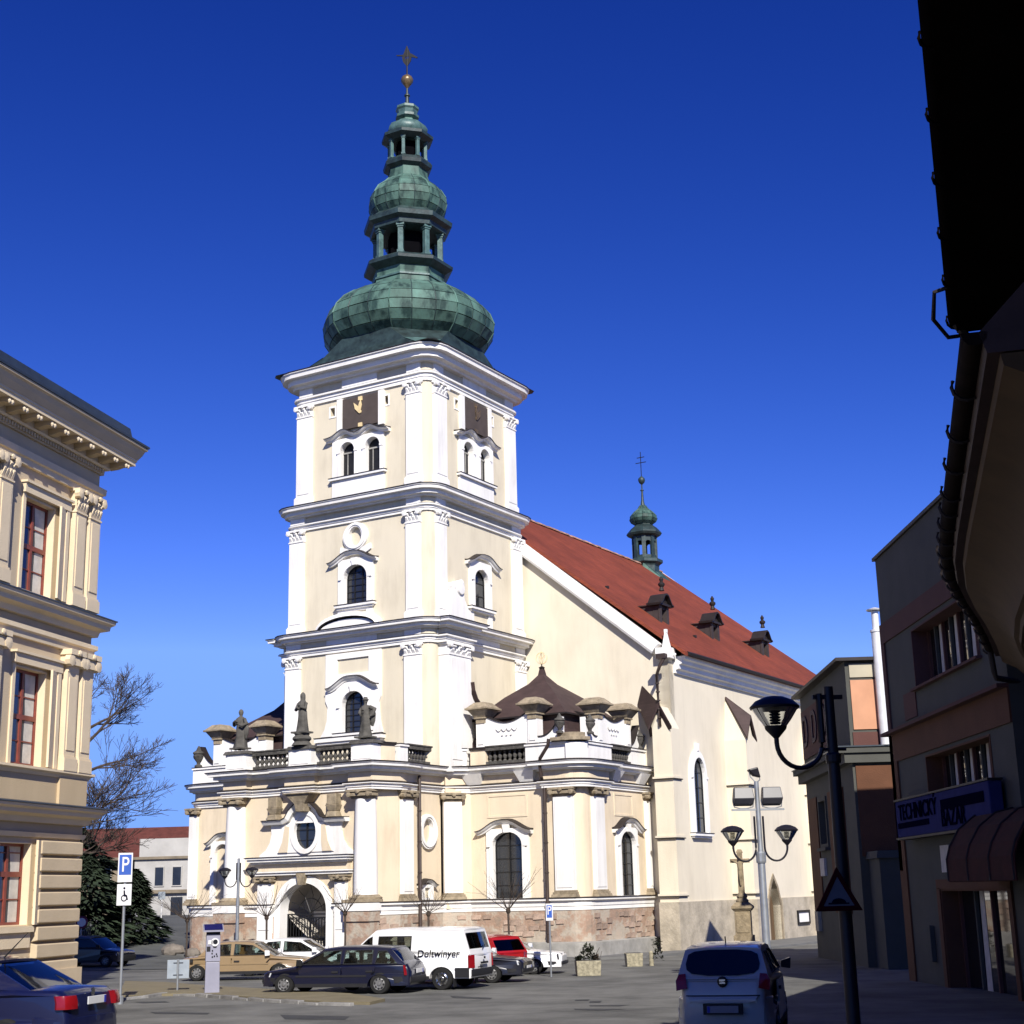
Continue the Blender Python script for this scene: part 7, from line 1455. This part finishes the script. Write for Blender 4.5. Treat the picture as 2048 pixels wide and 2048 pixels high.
# dark conifers and hedge beside the lane
NEEDLE=mat('dark_conifer_needles',(.022,.035,.018),.9,.5,1.5,rand=.3); NEEDLE2=mat('mid_conifer_needles',(.035,.055,.02),.9,.5,1.5)
def conifer(x,y,h,r,label,seed,n=2600,m=NEEDLE):
    random.seed(seed); t=gthing('conifer_tree',label,'tree',x,y,0,'dark conifers beside the lane')
    q=MB(); q.tube([(0,0,-.5),(0,0,h*.9)],[.18,.03],7); q.build('trunk',BARK,t)
    q=MB()
    for k in range(n):
        f=random.random()**.8; z=.4+h*f; rr=r*min(1,1.25*(1-f))**.6*(.5+.55*random.random())*(1+.22*math.sin(z*3.1+seed)+.18*math.sin(7*f+3*seed)); a=random.random()*6.28; c=Vector((rr*math.cos(a),rr*math.sin(a),z-.25*rr)); o_=Vector((math.cos(a),math.sin(a),-.15)); s=.22+.22*random.random(); e=Vector((-math.sin(a),math.cos(a),random.uniform(-.6,.6)))
        q.add([tuple(c-o_*s),tuple(c+e*s*.35),tuple(c+o_*s+Vector((0,0,-.08))),tuple(c-e*s*.35)],[(0,1,2,3)])
    q.build('crown',m,t)
conifer(-23.8,83,4.6,2.7,'broad dark conifer behind the black car at the lane',41); conifer(-21.9,86,3.6,1.6,'lower dark conifer on the lane side behind the parking sign',42,1900); conifer(-25.6,88,5.9,2.8,'taller dark conifer close behind the town house corner',43,2200,NEEDLE)
hg=thing('hedge','clipped dark shrub bank below the conifers beside the lane','hedge',(0,0,0)); random.seed(5)
q=MB()
for k in range(2600):
    f=random.random(); x=-27+5.6*f+random.uniform(-.4,.4); y=76+random.uniform(0,3); z=gz(x,y)+random.random()*(1.1-.5*f)
    d=Vector((random.uniform(-1,1),random.uniform(-1,1),random.uniform(-.5,1))).normalized(); e=d.cross(Vector((.1,.9,.3))).normalized(); s=.08+.06*random.random(); c=Vector((x,y,z)); q.add([tuple(c),tuple(c+d*s+e*s*.5),tuple(c+d*s*2),tuple(c+d*s-e*s*.5)],[(0,1,2,3)])
q.build('foliage',NEEDLE2,hg)
# rocks at the left foot of the church
ROCK=mat('grey_boulder',(.16,.14,.12),.95,.25,2,.8,6)
random.seed(9)
for (a,b,s,lab) in ((16.0,-.5,.62,'large weathered boulder leaning on the left corner of the church'),(14.6,-.5,.45,'smaller boulder in front of the left chapel plinth'),(9.75,-4.7,.42,'rough stone beside the left portal column')):
    p=CW(a,b); me=MB(); 
    for i in range(1): me.lathe([(.05,-.5)]+[(math.sin(math.pi*k/7)*1.0,-.5+1.1*(1-math.cos(math.pi*k/7))/2) for k in range(1,7)]+[(.05,.62)],n=11)
    me.v=[(x*s*(1+random.uniform(-.14,.14)),y*s*.7*(1+random.uniform(-.14,.14)),z*s*(1+random.uniform(-.12,.12))) for x,y,z in me.v]; o=me.build('boulder',ROCK,smooth=25); o.location=(p.x,p.y,gz(p.x,p.y)+.2); tag(o,lab,'boulder','boulders at the foot of the church')

# ------------------------------------------------------------------ pieces that stand apart become parts of their own
def split_pieces(o,name):
    me=o.data; n=len(me.vertices); par=list(range(n))
    def find(i):
        while par[i]!=i: par[i]=par[par[i]]; i=par[i]
        return i
    for e in me.edges:
        a,b=find(e.vertices[0]),find(e.vertices[1])
        if a!=b: par[a]=b
    groups={}
    for i in range(n): groups.setdefault(find(i),[]).append(i)
    boxes=[]
    for g in groups.values():
        c=[me.vertices[i].co for i in g]; boxes.append([g,[min(v[k] for v in c) for k in range(3)],[max(v[k] for v in c) for k in range(3)]])
    merged=True
    while merged:
        merged=False
        for i in range(len(boxes)):
            for j in range(i+1,len(boxes)):
                A,B=boxes[i],boxes[j]
                if all(A[1][k]-.03<=B[2][k] and B[1][k]-.03<=A[2][k] for k in range(3)):
                    boxes[i]=[A[0]+B[0],[min(A[1][k],B[1][k]) for k in range(3)],[max(A[2][k],B[2][k]) for k in range(3)]]; boxes.pop(j); merged=True; break
            if merged: break
    if len(boxes)<2: o.name=name; return
    owner={}
    for k,bx in enumerate(boxes):
        for i in bx[0]: owner[i]=k
    pf=[[] for _ in boxes]
    for p in me.polygons: pf[owner[p.vertices[0]]].append(tuple(p.vertices))
    mats=list(me.materials); kids=list(o.children); first=None
    for k,bx in enumerate(boxes):
        idx={v:i for i,v in enumerate(bx[0])}; q=MB(); q.v=[tuple(me.vertices[i].co) for i in bx[0]]; q.f=[[idx[v] for v in f] for f in pf[k]]
        c=q.build(name,mats,o.parent); c.matrix_basis=o.matrix_basis.copy(); first=first or c
    for ch in kids: ch.parent=first
    bpy.data.objects.remove(o)
NAMES={'frieze_blocks':'frieze_block','brown_panel':'brown_panel','awning_rib':'awning_rib','cornice_bracket':'cornice_bracket','snow_hook':'snow_hook','clock_frame':'clock_frame_post','niche_scrolls':'niche_scroll','rose_band':'rose_band','brown_band':'brown_band','sign_bar':'sign_bar','pilaster_pedestal':'pilaster_pedestal','seats':'seat','ledge':'ledge','mullion':'mullion','small_bracket':'small_bracket','cornice':'cornice','muntins':'glazing_bars','twigs':'twig','blind_strip':'blind_strip','holy_water_niche':'holy_water_niche','pole_collar':'pole_collar','turret_arch':'turret_arch','portal_gable':'portal_gable','tailgate_handle':'tailgate_fitting','nave_plinth':'nave_plinth','nave_roof':'nave_roof','window_surround':'window_surround'}
import re as _re
for o in [x for x in bpy.data.objects if x.type=='MESH']:
    b_=_re.sub(r'\.\d+$','',o.name)
    if b_ in NAMES and b_ not in ('cornice','muntins','nave_roof'): split_pieces(o,NAMES[b_])
